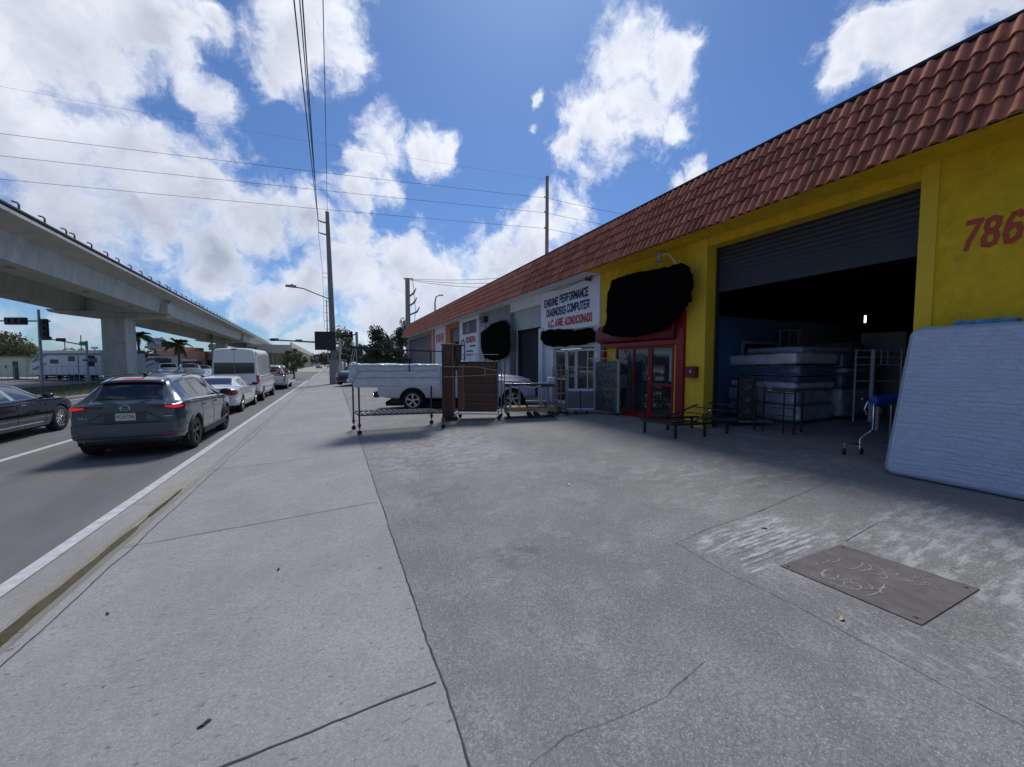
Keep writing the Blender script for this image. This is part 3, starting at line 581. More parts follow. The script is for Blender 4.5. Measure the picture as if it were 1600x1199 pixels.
# red counter seen behind the pane (stands just behind the window)
# roller shutter bay
wall(14.55, 17.7, 4.46, ZW, M_whi); s2 = curtain('roller_shutter', M_shut2, 14.56, 17.66, 3.60, 4.50, 8.3, .075, .012)
b = MB(); b.box(8.27, 8.31, 14.57, 17.66, 3.53, 3.60); b.build('bottom_bar', M_shut2, s2)
wall(17.68, 17.92, ZB, ZW, M_gry, 'pillar', XF-.02)
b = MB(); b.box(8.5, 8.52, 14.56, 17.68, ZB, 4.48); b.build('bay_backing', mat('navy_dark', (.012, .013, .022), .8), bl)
b = MB(); b.box(8.3, 8.36, 17.25, 17.38, ZB, 3.4); b.build('guide_rail', M_shut2, bl)
# grey bay behind the black stand-in sheet
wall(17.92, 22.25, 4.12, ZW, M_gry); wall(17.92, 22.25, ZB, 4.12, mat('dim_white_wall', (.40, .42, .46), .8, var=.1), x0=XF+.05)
for y in (18.4, 19.1, 19.8, 20.5, 21.2):
    b = MB(); b.box(XF-.01, XF+.05, y, y+.09, ZB, 4.12); b.build('mullion', M_gry, bl)
wall(22.25, 26.2, ZB, ZW, M_whi)
wall(26.2, 26.4, ZB, ZW, M_ora); wall(28.7, 30.0, ZB, ZW, M_ora); wall(26.4, 28.7, 4.5, ZW, M_ora)
curtain('roller_shutter', mat('blue_grey_shutter', (.12, .14, .19), .5, var=.1), 26.42, 28.68, 3.5, 4.5, 8.3, .08)
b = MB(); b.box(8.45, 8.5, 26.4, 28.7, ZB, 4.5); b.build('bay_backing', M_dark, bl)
wall(30.0, 33.45, ZB, ZW, M_whi); wall(33.45, 35.2, ZB, ZW, M_ora); wall(34.2, 34.55, ZB, 4.9, mat('white_strip', (.5, .5, .5), .8), 'pillar', XF-.03, XF-.002)
wall(35.2, 46.6, 4.55, ZW, M_gry); wall(46.2, 46.6, ZB, 4.55, M_gry)
curtain('roller_shutter', mat('dark_grey_shutter', (.13, .14, .145), .6, var=.25, scale=1.5), 35.2, 46.2, ZB, 4.56, 8.35, .11)
b = MB(); b.box(XI, 22, 46.5, 46.75, ZB, 6.2); b.build('end_wall', M_gry, bl)
# small sign panels painted on the walls of the far bays
M_navy = mat('navy_lettering', (.03, .045, .10), .7); M_bred = mat('bright_red_lettering', (.5, .02, .03), .7)
# soffit
b = MB(); b.box(7.38, XF+.0, -8, 10.44, ZW-.06, ZW+.03); b.build('soffit', M_yel, bl)
b = MB(); b.box(7.38, XF+.0, 10.445, 46.75, ZW-.06, ZW+.03); b.build('soffit', M_whi, bl)
# mansard of S tiles: every tile its own little curved shell
EX, EZ, TX, TZ = 7.36, 4.86, 8.10, 6.42
def tiles(y0, y1, m, pitch, seed, amp=.052):
    rt = random.Random(seed); b = MB(); slope = Vector((TX-EX, 0, TZ-EZ)); SL = slope.length*.945; s_ = slope/slope.length; nrm = Vector((-s_.z, 0, s_.x))
    ncr = 5; ex = SL/ncr; ncol = int((y1-y0)/pitch)
    prof = [(0.0, .0), (.10, .55), (.22, .92), (.36, 1.0), (.50, .88), (.62, .5), (.72, .1), (.84, -.06), (1.0, -.02), (1.1, .05)]
    for c in range(ncol):
        for r_ in range(ncr):
            rq = rt.random()
            if rq < .006 and r_ > 0: continue
            slip = rt.uniform(-.06, .03) if rq < .08 else rt.uniform(-.01, .01)
            a0 = slip+ex*r_ - (.012 if r_ else .045); a1 = ex*(r_+1)+(.07 if r_ < 4 else 0); ya = y0+c*pitch+rt.uniform(-.004, .004); tw = rt.uniform(-.006, .006); lift = rt.uniform(-.004, .005)
            vs = []
            for j, (t, h) in enumerate(prof):
                y = ya+t*pitch
                for (a, hh) in ((a0, .055), (a1, .012)):
                    tap = .92 if a == a1 else 1.0
                    p = Vector((EX, y+(t-.5)*pitch*(tap-1)+tw*(a-a0)*3, EZ)) + s_*(a+lift) + nrm*(h*amp*(1 if a == a0 else .92)+hh+lift); vs.append(p)
            n = len(prof); fs = [(2*j, 2*j+1, 2*j+3, 2*j+2) for j in range(n-1)]
            # thick butt edge
            o = len(vs)
            for j in range(n): vs.append(vs[2*j]-nrm*.022+s_*.002)
            fs += [(2*j, 2*j+2, o+j+1, o+j) for j in range(n-1)]
            b.add(vs, fs)
    return b.build('roof_tiles', m, rf, smooth=True, fixn=False, angle=50)
M_tile = mat('terracotta_tile', (.38, .142, .092), .95, spec=.15, var=.22, scale=3.0, island=.30, dirt=(.12, .07, .055), dscale=3.4, bump=.25, bscale=40)
M_tile2 = mat('orange_terracotta_tile', (.46, .165, .09), .75, var=.2, scale=3.0, island=.18, dirt=(.16, .08, .06), dscale=2.0, bump=.2, bscale=40)
M_felt = mat('dark_roof_felt', (.03, .025, .025), .95)
b = MB(); b.prism([(EX+.01, -8, EZ), (TX, -8, TZ), (TX+.35, -8, TZ), (TX+.35, -8, EZ+.12), (EX+.04, -8, EZ+.06)], (0, 54.8, 0)); rf = b.build('roof', M_felt, bl)
tiles(-4.0, 14.9, M_tile, .167, 4); tiles(14.95, 46.8, M_tile2, .167, 5)
b = MB(); b.box(TX-.05, TX+.4, -8, 46.85, TZ-.03, TZ+.015); b.build('coping', mat('dark_coping', (.035, .028, .03), .8, var=.3), rf)
b = MB(); b.box(TX+.3, 22, -8, 46.8, 6.1, 6.2); b.build('flat_roof', mat('roof_gravel', (.3, .3, .3), .9), rf)
# gaps where tiles have slipped show the felt: dark pieces on a few tiles
# interior of the yellow bay
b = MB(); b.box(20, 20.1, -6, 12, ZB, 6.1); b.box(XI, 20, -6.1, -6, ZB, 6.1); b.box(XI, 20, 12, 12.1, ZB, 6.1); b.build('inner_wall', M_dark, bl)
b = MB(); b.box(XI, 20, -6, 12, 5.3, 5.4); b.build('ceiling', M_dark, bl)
for x in (10.5, 12.5, 14.5, 16.5):
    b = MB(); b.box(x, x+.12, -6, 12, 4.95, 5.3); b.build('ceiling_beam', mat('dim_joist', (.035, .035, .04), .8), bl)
b = MB(); b.box(XI+.01, 10.75, 7.30, 7.42, ZB, 3.24); b.box(10.75, 12.35, 7.30, 7.42, 2.5, 3.24); b.box(12.35, 18, 7.30, 7.42, ZB, 3.24); b.box(10.75, 12.35, 7.31, 7.42, ZB, 1.1)
pt = b.build('partition', M_blu, bl)
b = MB(); b.box(10.68, 12.42, 7.25, 7.30, 2.5, 2.57); b.box(10.68, 10.76, 7.25, 7.30, 1.0, 2.5); b.box(12.34, 12.42, 7.25, 7.3, 1.0, 2.5); b.box(10.76, 12.34, 7.25, 7.3, 1.0, 1.08); b.build('opening_frame', mat('grey_trim', (.35, .38, .42), .6), pt)
b = MB(); b.box(10.76, 12.34, 7.43, 7.44, 1.0, 2.5); b.build('pane', M_dark, pt)
# ------------------------------------------------------------------ signs and fixtures on the facade (things of their own)
def board(name, label, cat, y0, y1, z0, z1, m, x=XF-.05, th=.045, group=None):
    t = thing(name, label, cat, (x, (y0+y1)/2, z0), 0, group)
    b = MB(); b.box(x, x+th, y0, y1, z0, z1); b.build('panel', m, t, bevel=.004); return t
sg = thing('shop_sign', 'white painted sign reading engine performance, diagnosis computer, A.C. aire acondicionado', 'sign', (8.07, 12.4, 3.2))
b = MB(); b.box(8.065, 8.112, 10.46, 14.36, 3.2, 4.86); b.build('panel', mat('sign_white', (.74, .76, .80), .6, var=.05, dirt=(.5, .52, .56), dscale=1.5), sg, bevel=.004)
for s_, y, z, w, h, m in (('ENGINE', 14.12, 4.22, 1.06, .33, M_navy), ('PERFORMANCE', 12.92, 4.26, 1.82, .33, M_navy), ('DIAGNOSIS', 13.95, 3.81, 1.42, .33, M_navy), ('COMPUTER', 12.40, 3.83, 1.37, .33, M_navy),
                          ('A.C.', 13.82, 3.37, .48, .32, M_bred), ('AIRE', 13.26, 3.37, .58, .32, M_bred), ('ACONDICIONADO', 12.56, 3.365, 1.68, .32, M_bred)):
    paint_text(s_, 'lettering', m, (8.06, y, z), (0, -1, 0), (0, 0, 1), w, h, sg, w=.22)
def blackout(label, poly, x, seed, drop=.0):  # black sheets added as stand-ins for signs that are blotted out
    t = thing('sign_blackout', label, 'blackout', (x, sum(p[0] for p in poly)/len(poly), min(p[1] for p in poly)), 0, 'black sheets added in place of blotted-out shop signs')
    cy_ = sum(p[0] for p in poly)/len(poly); cz_ = sum(p[1] for p in poly)/len(poly); b = MB(); n = len(poly); K = 8; rings = 16; m_ = n*K; vs = [(x-.05, cy_, cz_)]
    for r_ in range(1, rings+1):
        for k in range(m_):
            a = Vector(poly[k//K]); c = Vector(poly[(k//K+1) % n]); q = a.lerp(c, (k % K)/K); u = r_/rings
            y = cy_+(q.x-cy_)*u; z = cz_+(q.y-cz_)*u; e_ = (.06*mnoise.noise(Vector((k*.35, seed, 0)))+.04*mnoise.noise(Vector((k*1.1, seed, 4))))*u
            fold = .035*mnoise.noise(Vector((y*4.5, z*1.3, seed)))+.018*mnoise.noise(Vector((y*12, z*4, seed+3)))
            vs.append((x-.02-.04*(1-u**4)+fold, y+e_, z+e_))
    fs = [(0, 1+k, 1+(k+1) % m_) for k in range(m_)]
    for r_ in range(rings-1):
        for k in range(m_): o = 1+r_*m_; fs.append((o+k, o+m_+k, o+m_+(k+1) % m_, o+(k+1) % m_))
    b.add(vs, fs); o = b.build('cover', mat('blackout_black', (.003, .0028, .0028), 1.0, spec=.05), t, smooth=True, fixn=False, angle=180); md = o.modifiers.new('s', 'SOLIDIFY'); md.thickness = .012; return t
blackout('large black sheet added in place of the blotted-out sign above the red glass doors', [(9.7, 3.98), (9.47, 4.47), (8.72, 4.5), (7.64, 4.41), (6.86, 4.37), (6.64, 4.22), (6.54, 3.87), (6.61, 3.43), (6.79, 3.27), (6.98, 3.01), (7.38, 2.81), (8.29, 2.68), (9.23, 2.72), (9.93, 2.91), (9.75, 3.29)], 7.80, 1)
blackout('long black sheet added in place of the blotted-out sign under the white engine sign', [(14.28, 3.27), (13.04, 3.28), (11.72, 3.13), (10.77, 3.14), (10.59, 2.96), (10.62, 2.64), (11.51, 2.57), (13.04, 2.58), (13.95, 2.67), (14.33, 2.95)], 8.02, 2)
blackout('square black sheet added in place of the blotted-out sign on the grey bay', [(21.51, 3.73), (19.69, 4.09), (17.96, 4.12), (17.41, 3.76), (17.34, 2.65), (17.8, 2.24), (19.24, 2.05), (20.89, 2.21), (21.52, 2.78)], 7.98, 3)
s3 = thing('shop_sign', 'white painted sign with red word GENERA, a blue arch and a dark picture on top', 'sign', (8.09, 24.2, 1.7))
b = MB(); b.box(8.08, 8.115, 22.45, 26.15, 1.7, 4.86); b.build('panel', MATS['sign_white'], s3)
b = MB(); b.box(8.06, 8.08, 22.65, 25.4, 3.84, 4.66); b.build('picture', mat('dark_picture', (.05, .065, .075), .5, var=.6, scale=3), s3)
b = MB(); b.box(8.05, 8.06, 24.0, 24.35, 3.95, 4.5); b.box(8.05, 8.06, 24.4, 24.6, 4.0, 4.3); b.build('figure', mat('pale_figure', (.25, .27, .27), .7, var=.4, scale=8), s3)
paint_text('GENERA', 'lettering', mat('orange_red_lettering', (.42, .06, .05), .7), (8.07, 24.70, 3.25), (0, -1, 0), (0, 0, 1), 1.9, .40, s3, w=.24)
b = MB()
for y0, y1, z in ((23.9, 22.8, 2.98), (24.6, 23.3, 2.66), (24.6, 23.3, 2.42)): b.box(8.065, 8.075, y0, y1, z, z+.10)
b.build('painted_bar', M_navy, s3)
b = MB(); b.tube([(8.07, 25.75, 1.9)]+[(8.07, 25.35+.4*math.cos(t), 2.9+.62*math.sin(t)) for t in [i*math.pi/10 for i in range(11)]]+[(8.07, 24.95, 1.9)], .055, 6); b.build('painted_arch', mat('blue_paint_line', (.12, .16, .3), .7), s3)
s4 = thing('shop_sign', 'small white and red sign in the far orange bay', 'sign', (8.09, 31.6, 3.0)); b = MB(); b.box(8.08, 8.115, 30.2, 33.3, 1.7, 4.8); b.build('panel', MATS['sign_white'], s4)
b = MB()
for k in range(5): b.box(8.065, 8.08, 30.5+k*.52, 30.82+k*.52, 3.6+.1*(k % 2), 4.35)
b.build('painted_bar', MATS['orange_red_lettering'], s4)
# red electrical box
eb = thing('electrical_box', 'small red metal box on the yellow pier beside the red door frame', 'utility box', (8.05, 6.75, 1.58))
b = MB(); b.box(7.98, 8.095, 6.60, 6.90, 1.58, 1.86); b.build('box', M_redd, eb, bevel=.01); b = MB(); b.box(7.972, 7.98, 6.72, 6.76, 1.70, 1.77); b.build('label_plate', mat('pale_label', (.5, .5, .5), .6), eb)
# barn lamp with gooseneck
la = thing('wall_lamp', 'grey gooseneck barn lamp above the blotted-out sign', 'lamp', (8.1, 7.2, 4.2))
gp = [(8.10, 7.1, 3.75), (7.98, 7.05, 3.85), (7.86, 7.05, 4.15), (7.80, 7.12, 4.45), (7.78, 7.3, 4.70), (7.76, 7.48, 4.74), (7.76, 7.56, 4.72)]
b = MB(); b.tube(gp, .013, 8); b.build('arm', M_alu, la, smooth=True)
b = MB(); b.lathe([(0, .10), (.045, .10), (.055, .06), (.055, -.08), (.07, -.10), (.13, -.15), (.125, -.15), (.06, -.10), (0, -.09)], (7.76, 7.60, 4.72), seg=20); b.build('shade', mat('lamp_grey', (.33, .35, .37), .45), la, smooth=True)
fl = thing('security_light', 'small black floodlight under the eave over the grey bay', 'lamp', (8.0, 21, 4.4)); b = MB(); b.box(7.85, 8.12, 20.75, 21.25, 4.28, 4.62); b.build('housing', M_shut, fl, bevel=.03)
b = MB(); b.tube([(8.12, 22.3, 4.6), (7.95, 21.3, 4.55)], .03); b.build('arm', M_shut, fl)
fl = thing('security_camera', 'black security camera under the eave at the right end of the white engine sign', 'camera', (8.0, 10.7, 4.7)); b = MB(); b.obox((7.92, 10.9, 4.78), .05, .11, .05, Matrix.Rotation(.3, 3, 'X')); b.tube([(7.95, 10.85, 4.8), (8.0, 10.8, 4.9)], .02); b.build('housing', M_shut, fl)
b = MB(); b.tube([(7.93, 10.95, 4.8), (8.0, 11.6, 4.83), (8.03, 12.6, 4.78), (8.05, 13.4, 4.84)], .009, 6); b.build('cable', M_shut, fl)
fl = thing('strip_light', 'thin white tube light lit deep inside the dark garage', 'lamp', (14.1, 5.9, 3.1)); b = MB(); b.tube([(14.1, 5.9, 3.12), (14.1, 5.9, 3.32)], .022, 8); b.build('tube', mat('lit_tube', (1, .9, .7), .5, emit=(1, .85, .6), estr=3.5), fl)
# ------------------------------------------------------------------ elevated guideway
M_conc = mat('viaduct_concrete', (.50, .49, .46), .85, var=.14, scale=1.2, bump=.5, bscale=14, dirt=(.24, .23, .21), dscale=.9, stretch=(1.5, 1.5, .25))
M_concd = mat('viaduct_concrete_weathered', (.30, .29, .27), .9, var=.15, scale=.8, dirt=(.2, .19, .17), dscale=.6)
M_rail = mat('dark_purple_pipe', (.018, .014, .03), .6)
TH = R(3.3); wv = Vector((-math.sin(TH), math.cos(TH), 0)); nv = Vector((-math.cos(TH), -math.sin(TH), 0))
def V(t, L, z): return wv*t + nv*L + Vector((0, 0, z))
vi = thing('viaduct', 'elevated concrete rail guideway on square columns beside the road, dark pipe along its edge', 'viaduct', tuple(V(47, 14.8, 0)))
T0, T1 = -70, 330
def sweep(name, sec, m, t0=T0, t1=T1, bev=0, parent=None):
    b = MB(); b.prism([V(t0, L, z) for L, z in sec], tuple(wv*(t1-t0))); return b.build(name, m, parent or vi, bevel=bev)
sweep('deck', [(10.0, 7.80), (10.0, 7.94), (10.18, 7.94), (10.18, 7.86), (20.0, 7.86), (20.0, 7.94), (20.18, 7.94), (20.18, 7.80), (18.6, 7.58), (11.2, 7.58)], M_conc)
for a, c in ((-62, -1.4), (-.9, 46.9), (47.1, 94.9), (95.1, 142.9), (143.1, 190.9), (191.1, 330)):
    sweep('girder', [(11.15, 7.58), (11.35, 6.40), (12.95, 6.40), (13.1, 7.58)], M_conc, a, c)
    sweep('girder', [(16.6, 7.58), (16.75, 6.40), (18.35, 6.40), (18.6, 7.58)], M_conc, a, c)
for k in range(7):
    t = -1+48*k if k else -1
    if k == 0: t = -1
    t = -1.0+48*k if k else -1.0
    b = MB(); b.prism([V(t-.8, 10.95, 6.39), V(t-.8, 18.8, 6.39), V(t-.8, 18.6, 6.15), V(t-.8, 16.2, 5.85), V(t-.8, 13.6, 5.85), V(t-.8, 11.2, 6.15)], tuple(wv*1.6)); cp = b.build('cap_beam', M_conc, vi, bevel=.04)
    b = MB(); b.prism([V(t-1.0, 13.9, -.2), V(t+1.4, 13.9, -.2), V(t+1.4, 15.45, -.2), V(t-1.0, 15.45, -.2)], (0, 0, 6.05)); b.build('column', M_conc, vi, bevel=.06)
    b = MB(); b.prism([V(t-1.9, 10.75, 6.38), V(t-1.9, 11.3, 6.38), V(t-1.9, 11.2, 7.6), V(t-1.9, 10.75, 7.2)], tuple(wv*.9)); b.prism([V(t-.95, 10.85, 6.38), V(t-.95, 11.3, 6.38), V(t-.95, 11.2, 7.6), V(t-.95, 10.85, 7.5)], tuple(wv*1.4)); b.build('side_bracket', M_conc, vi, bevel=.02)
for L in (12.0, 17.6):
    for k in range(16):
        b = MB(); b.obox(V(6+k*7.0, L, 6.37), .12, .2, .03, Matrix.Rotation(TH, 3, 'Z')); b.build('access_plate', M_concd, vi) if k < 10 else None
b = MB(); b.tube([V(-60, 10.05, 8.06), V(230, 10.05, 8.06)], .09, 8); pi_ = b.build('pipe', M_rail, vi, smooth=True)
rh = random.Random(8); t = 12.0
for k in range(70):
    t += rh.choice((1.55, 1.75, 1.15, 1.9, .75)) if t < 60 else 1.9
    b = MB(); b.tube([V(t, 10.05, 8.13), V(t, 10.05, 8.33), V(t-.03, 10.08, 8.385), V(t-.15, 10.17, 8.39)], .036, 6); b.box(0, 0, 0, 0, 0, 0) if False else None
    b.build('hook', mat('dull_steel', (.12, .12, .14), .5, metal=.5), pi_ if False else vi, smooth=True)
# second, newer structure beyond it with close columns
v2 = thing('viaduct', 'far pale concrete overpass ramp on closely spaced columns at the end of the road', 'viaduct', (-10, 110, 0))
M_pale = mat('pale_concrete', (.52, .49, .41), .9, var=.1, scale=.5)
b = MB(); b.prism([(-9.0, 106, 5.5), (-9.0, 106, 6.8), (-9.3, 106, 6.8), (-9.3, 106, 6.2), (-18, 106, 6.2), (-18, 106, 5.5)], (0, 600, -2.0)); b.build('deck', M_pale, v2)
b = MB(); b.prism([(-9.8, 106, 4.3), (-9.8, 106, 5.5), (-16, 106, 5.5), (-16, 106, 4.3)], (0, 600, -2.0)); b.build('girder', M_pale, v2)
for k in range(34):
    y = 109+k*9.0; z = 4.4-2.0*(y-106)/600; b = MB(); b.box(-10.9, -9.9, y, y+1.1, -.2, z); b.box(-15.5, -14.4, y, y+1.1, -.2, z) if k < 12 else None; b.build('column', M_pale, v2)
b = MB(); b.box(-16.5, -16.2, 120, 600, 0, 2.2); b.build('wall', M_pale, v2)
# ------------------------------------------------------------------ utility pole with street lamp, blank dark street sign
M_pole = mat('spun_concrete_pole', (.24, .215, .205), .9, var=.2, scale=2, stretch=(1, 1, .2))
M_poleb = mat('pole_base_concrete', (.30, .29, .27), .9, var=.15, scale=3)
up = thing('utility_pole', 'tall square concrete utility pole on the pavement with conduit and a street lamp arm', 'utility pole', (0.02, 37.6, gz(0)))
def taper(b, c0, c1, w0, w1):
    c0 = Vector(c0); c1 = Vector(c1); vs = []
    for c, w in ((c0, w0), (c1, w1)):
        for x, y in ((-1, -1), (1, -1), (1, 1), (-1, 1)): vs.append(c+Vector((x*w/2, y*w/2, 0)))
    b.add(vs, [(3, 2, 1, 0), (4, 5, 6, 7), (0, 1, 5, 4), (1, 2, 6, 5), (2, 3, 7, 6), (3, 0, 4, 7)])
b = MB(); taper(b, (.03, 37.6, 2.22), (-.20, 37.6, 15.0), .52, .30); b.build('shaft', M_pole, up, bevel=.02)
b = MB(); taper(b, (.05, 37.6, gz(0)-.1), (.03, 37.6, 2.22), .78, .74); b.build('base', M_poleb, up, bevel=.02)
b = MB(); b.tube([(-.42, 37.35, 2.0), (-.42, 37.35, 7.4)], .045, 8); b.build('conduit', mat('grey_pvc', (.35, .36, .36), .5), up, smooth=True)
for z in (4.9, 5.6, 6.3, 6.9, 7.3, 9.3, 9.7):
    b = MB(); b.beam((-.1, 37.5, z), (-.66, 37.4, z), .03); b.build('standoff', M_pole, up)
for z in (13.0, 14.0):
    b = MB(); b.tube([(-.2, 37.5, z), (-.7, 37.45, z+.05), (-.92, 37.4, z+.12)], [.07, .06, .04], 8); b.build('insulator', mat('insulator_grey', (.2, .2, .2), .4), up, smooth=True)
b = MB(); b.tube([(-.25, 37.6, 7.55), (-1.2, 37.9, 7.95), (-2.2, 38.1, 8.36), (-2.9, 38.25, 8.46)], .055, 8); b.build('lamp_arm', mat('lamp_steel', (.28, .3, .32), .5, metal=.4), up, smooth=True)
b = MB(); b.prism([(-2.75, 38.1, 8.5), (-3.55, 38.3, 8.55), (-3.6, 38.45, 8.45), (-2.75, 38.4, 8.4)], (0, 0, .09)); b.box(-3.15, -3.0, 38.2, 38.35, 8.62, 8.70); b.build('lamp_head', MATS['lamp_steel'], up)
ss = thing('street_sign', 'blank dark square board fixed to the tall concrete pole', 'sign', (-.55, 37.3, 3.0)); b = MB(); b.obox((-.62, 37.18, 3.85), .86, .04, .80, Matrix.Rotation(-.35, 3, 'Z')); b.build('panel', mat('dark_board', (.02, .025, .028), .6, var=.3), ss, bevel=.15, bseg=4)
# overhead lines
M_wire = mat('wire', (.03, .03, .04), .6)
def wire(p0, p1, sag, label, r=.018, n=18, group='overhead lines crossing above the street', name='power_line'):
    p0 = Vector(p0); p1 = Vector(p1); b = MB()
    b.tube([p0.lerp(p1, i/n)-Vector((0, 0, 4*sag*(i/n)*(1-i/n))) for i in range(n+1)], r, 5)
    return tag(b.build(name, M_wire, smooth=True), label, 'power line', group)
g2 = 'lines running from the concrete pole over the pavement'
wire((-.92, 37.4, 14.15), (-.80, -8, 13.6), .6, 'leftmost of the lines running down to the concrete pole along the pavement', .024, group=g2)
wire((-.90, 37.4, 14.1), (-.50, -8, 13.4), .5, 'second line from the left running down to the concrete pole', .02, group=g2)
wire((-.88, 37.4, 13.1), (-.30, -8, 12.6), .5, 'third line from the left running down to the concrete pole', .022, group=g2)
wire((-.18, 37.5, 14.95), (.10, -8, 13.0), .4, 'rightmost line, running to the very top of the concrete pole', .016, group=g2)
wire((-.66, 37.4, 9.6), (-.92, 37.4, 13.1), .0, 'short cable down the left side of the concrete pole', .014, group=g2)
wire((-.66, 37.4, 5.0), (-.66, 37.4, 9.6), .0, 'lower cable beside the conduit of the concrete pole', .014, group=g2)
pb = Vector((20.5, 35.5, 0))
def cross(zl, zr, i, lab, r=.016):
    A = Vector((-23.0, 44.5, zl)); B_ = Vector((20.4, 35.5, zr)); d = B_-A
    wire(A-d*.9, B_, .3, lab, r)
    wire(B_, B_+d*.55+Vector((0, 0, -1.2-i*.1)), .3, lab.replace('crossing the street in front of the clouds', 'running right from the bare wooden pole'), r)
cross(19.94, 19.0, 0, 'upper line crossing the street in front of the clouds')
cross(18.26, 17.5, 1, 'middle line crossing the street in front of the clouds')
cross(16.48, 15.9, 2, 'lowest line crossing the street in front of the clouds')
wire((-45, 48, 24.5), (20.6, 35.7, 21.0), .5, 'thin topmost line crossing high over the street', .007)
# poles behind
M_wood = mat('weathered_wood_pole', (.30, .24, .2), .9, var=.3, scale=3, stretch=(1, 1, .15))
p = thing('utility_pole', 'tall bare wooden pole rising behind the tiled roof', 'utility pole', (20.5, 35.5, 0)); b = MB(); b.tube([(20.5, 35.5, 0), (20.5, 35.5, 21.2)], [.24, .17], 10); b.build('shaft', M_wood, p, smooth=True)
for z in (19.0, 17.5, 15.9): b = MB(); b.tube([(20.4, 35.4, z-.2), (20.0, 35.2, z)], .05, 6); b.build('insulator', MATS['insulator_grey'], p)
p = thing('utility_pole', 'wooden pole with transformer brackets behind the far end of the shops', 'utility pole', (10.6, 61, 0)); b = MB(); b.tube([(10.6, 61, 0), (10.6, 61, 14.9)], [.42, .34], 10); b.build('shaft', M_wood, p, smooth=True)
b = MB(); b.beam((10.0, 61, 14.8), (11.3, 60.6, 14.8), .15); b.build('crossarm', M_wood, p)
for x, z in ((11.4, 12.6), (11.9, 9.8), (11.5, 11.2)):
    b = MB(); b.tube([(10.8, 60.8, z-.5), (x, 60.5, z), (x+.4, 60.4, z+.8)], [.12, .16, .06], 6); b.build('bracket', MATS['insulator_grey'], p)
b = MB(); b.tube([(11.3, 60.6, 14.8), (11.7, 60.5, 10), (11.2, 60.6, 6)], .04, 5); b.build('cable', M_wire, p)
for k, (z0, z1) in enumerate(((14.8, 14.0), (14.7, 13.4), (14.6, 12.8))):
    wire((11, 60.7, z0), (34, 42, z1+1.5), 1.0+.3*k, ('upper', 'middle', 'lower')[k]+' of the three wires leaving the transformer pole to the right', .03, group='wires of the transformer pole')
p = thing('street_lamp', 'slim street lamp pole rising behind the orange end of the roof', 'street lamp', (14.7, 60, 0)); b = MB(); b.tube([(14.6, 60, 0), (14.6, 60, 11.3), (14.75, 59.9, 12.2), (15.3, 59.7, 12.5)], [.2, .12, .1, .08], 8); b.build('shaft', MATS['lamp_steel'], p, smooth=True)
b = MB(); b.box(15.2, 15.8, 59.5, 59.8, 12.4, 12.55); b.build('lamp_head', MATS['lamp_steel'], p)
# ------------------------------------------------------------------ traffic signals
M_gal = mat('galvanised_pole', (.34, .36, .40), .45, metal=.4, var=.1)
M_sig = mat('signal_black', (.02, .02, .022), .6); M_grn = mat('green_street_sign', (.02, .2, .15), .5); M_lamp = mat('signal_lens', (.25, .27, .28), .3)
def uvd(u, v, d): # world position of a point d metres along the view axis; u, v are image coordinates
    r_ = Fv*600+Rv*(u-800)+Uv*(599.5-v); return Vector((0, 0, CZ))+r_*(d/600)
def head(parent, c, horizontal=True, vert=0, size=1.0, lens=False, yaw=None):
    yaw = YAW if yaw is None else yaw
    M = Matrix.Rotation(-yaw, 3, 'Z'); hx, hz = (.62*size, .22*size) if horizontal else (.24*size, .62*size)
    b = MB(); b.obox(c, hx, .1*size, hz, M); o = b.build('signal_head', M_sig, parent, bevel=.04)
    for k in (-1, 0, 1):
        b = MB(); q = Vector(c)+M @ Vector(((k*.4*size if horizontal else 0), -.12*size, (0 if horizontal else k*.4*size))); b.obox(q, .13*size, .05*size, .13*size, M)
        b.build('visor', M_sig, o, bevel=.03)
    if lens:
        b = MB(); b.obox(Vector(c)+M @ Vector((.42*size, -.18*size, 0)), .11*size, .02, .11*size, M); b.build('lens', M_lamp, o)
P0 = uvd(66, 600, 34); s1 = thing('traffic_signal', 'left hand signal pole with a horizontal arm and two dark signal heads', 'traffic light', (P0.x, P0.y, 0))
top = uvd(60, 484, 34); b = MB(); b.tube([(P0.x, P0.y, 0), tuple(top)], [.12, .09], 10); b.build('pole', M_gal, s1, smooth=True)
b = MB(); b.tube([uvd(-60, 501, 34), uvd(78, 502, 34)], .07, 8); b.build('arm', M_gal, s1, smooth=True)
head(s1, uvd(25, 502, 33.8), True, size=1.45); head(s1, uvd(69, 513, 33.8), False, size=1.3)
P0 = uvd(138, 600, 40); s2_ = thing('traffic_signal', 'galvanised mast arm signal with a green street name sign left of the big viaduct column', 'traffic light', (P0.x, P0.y, 0))
b = MB(); b.tube([(P0.x, P0.y, 0), tuple(uvd(135, 533, 40))], [.13, .10], 10); b.build('pole', M_gal, s2_, smooth=True); b = MB(); b.tube([uvd(135, 540, 40), uvd(60, 527, 40)], .07, 8); b.build('arm', M_gal, s2_, smooth=True)
head(s2_, uvd(72, 529, 39.8), True, size=.85); head(s2_, uvd(95, 531, 39.8), True, size=.75)
b = MB(); b.obox(uvd(130, 537, 39.7), .38, .03, .2, Matrix.Rotation(-YAW, 3, 'Z')); b.build('street_name_sign', M_grn, s2_)
head(s2_, uvd(133, 563, 39.6), True, size=.4); b = MB(); b.obox(uvd(143, 569, 39.6), .22, .1, .25); b.obox(uvd(143, 558, 39.6), .22, .1, .14); b.build('pedestrian_signal', M_sig, s2_)
P0 = uvd(533, 592, 46); s3_ = thing('traffic_signal', 'signal mast behind the concrete pole, its long arm reaching over the lanes', 'traffic light', (P0.x, P0.y, 0))
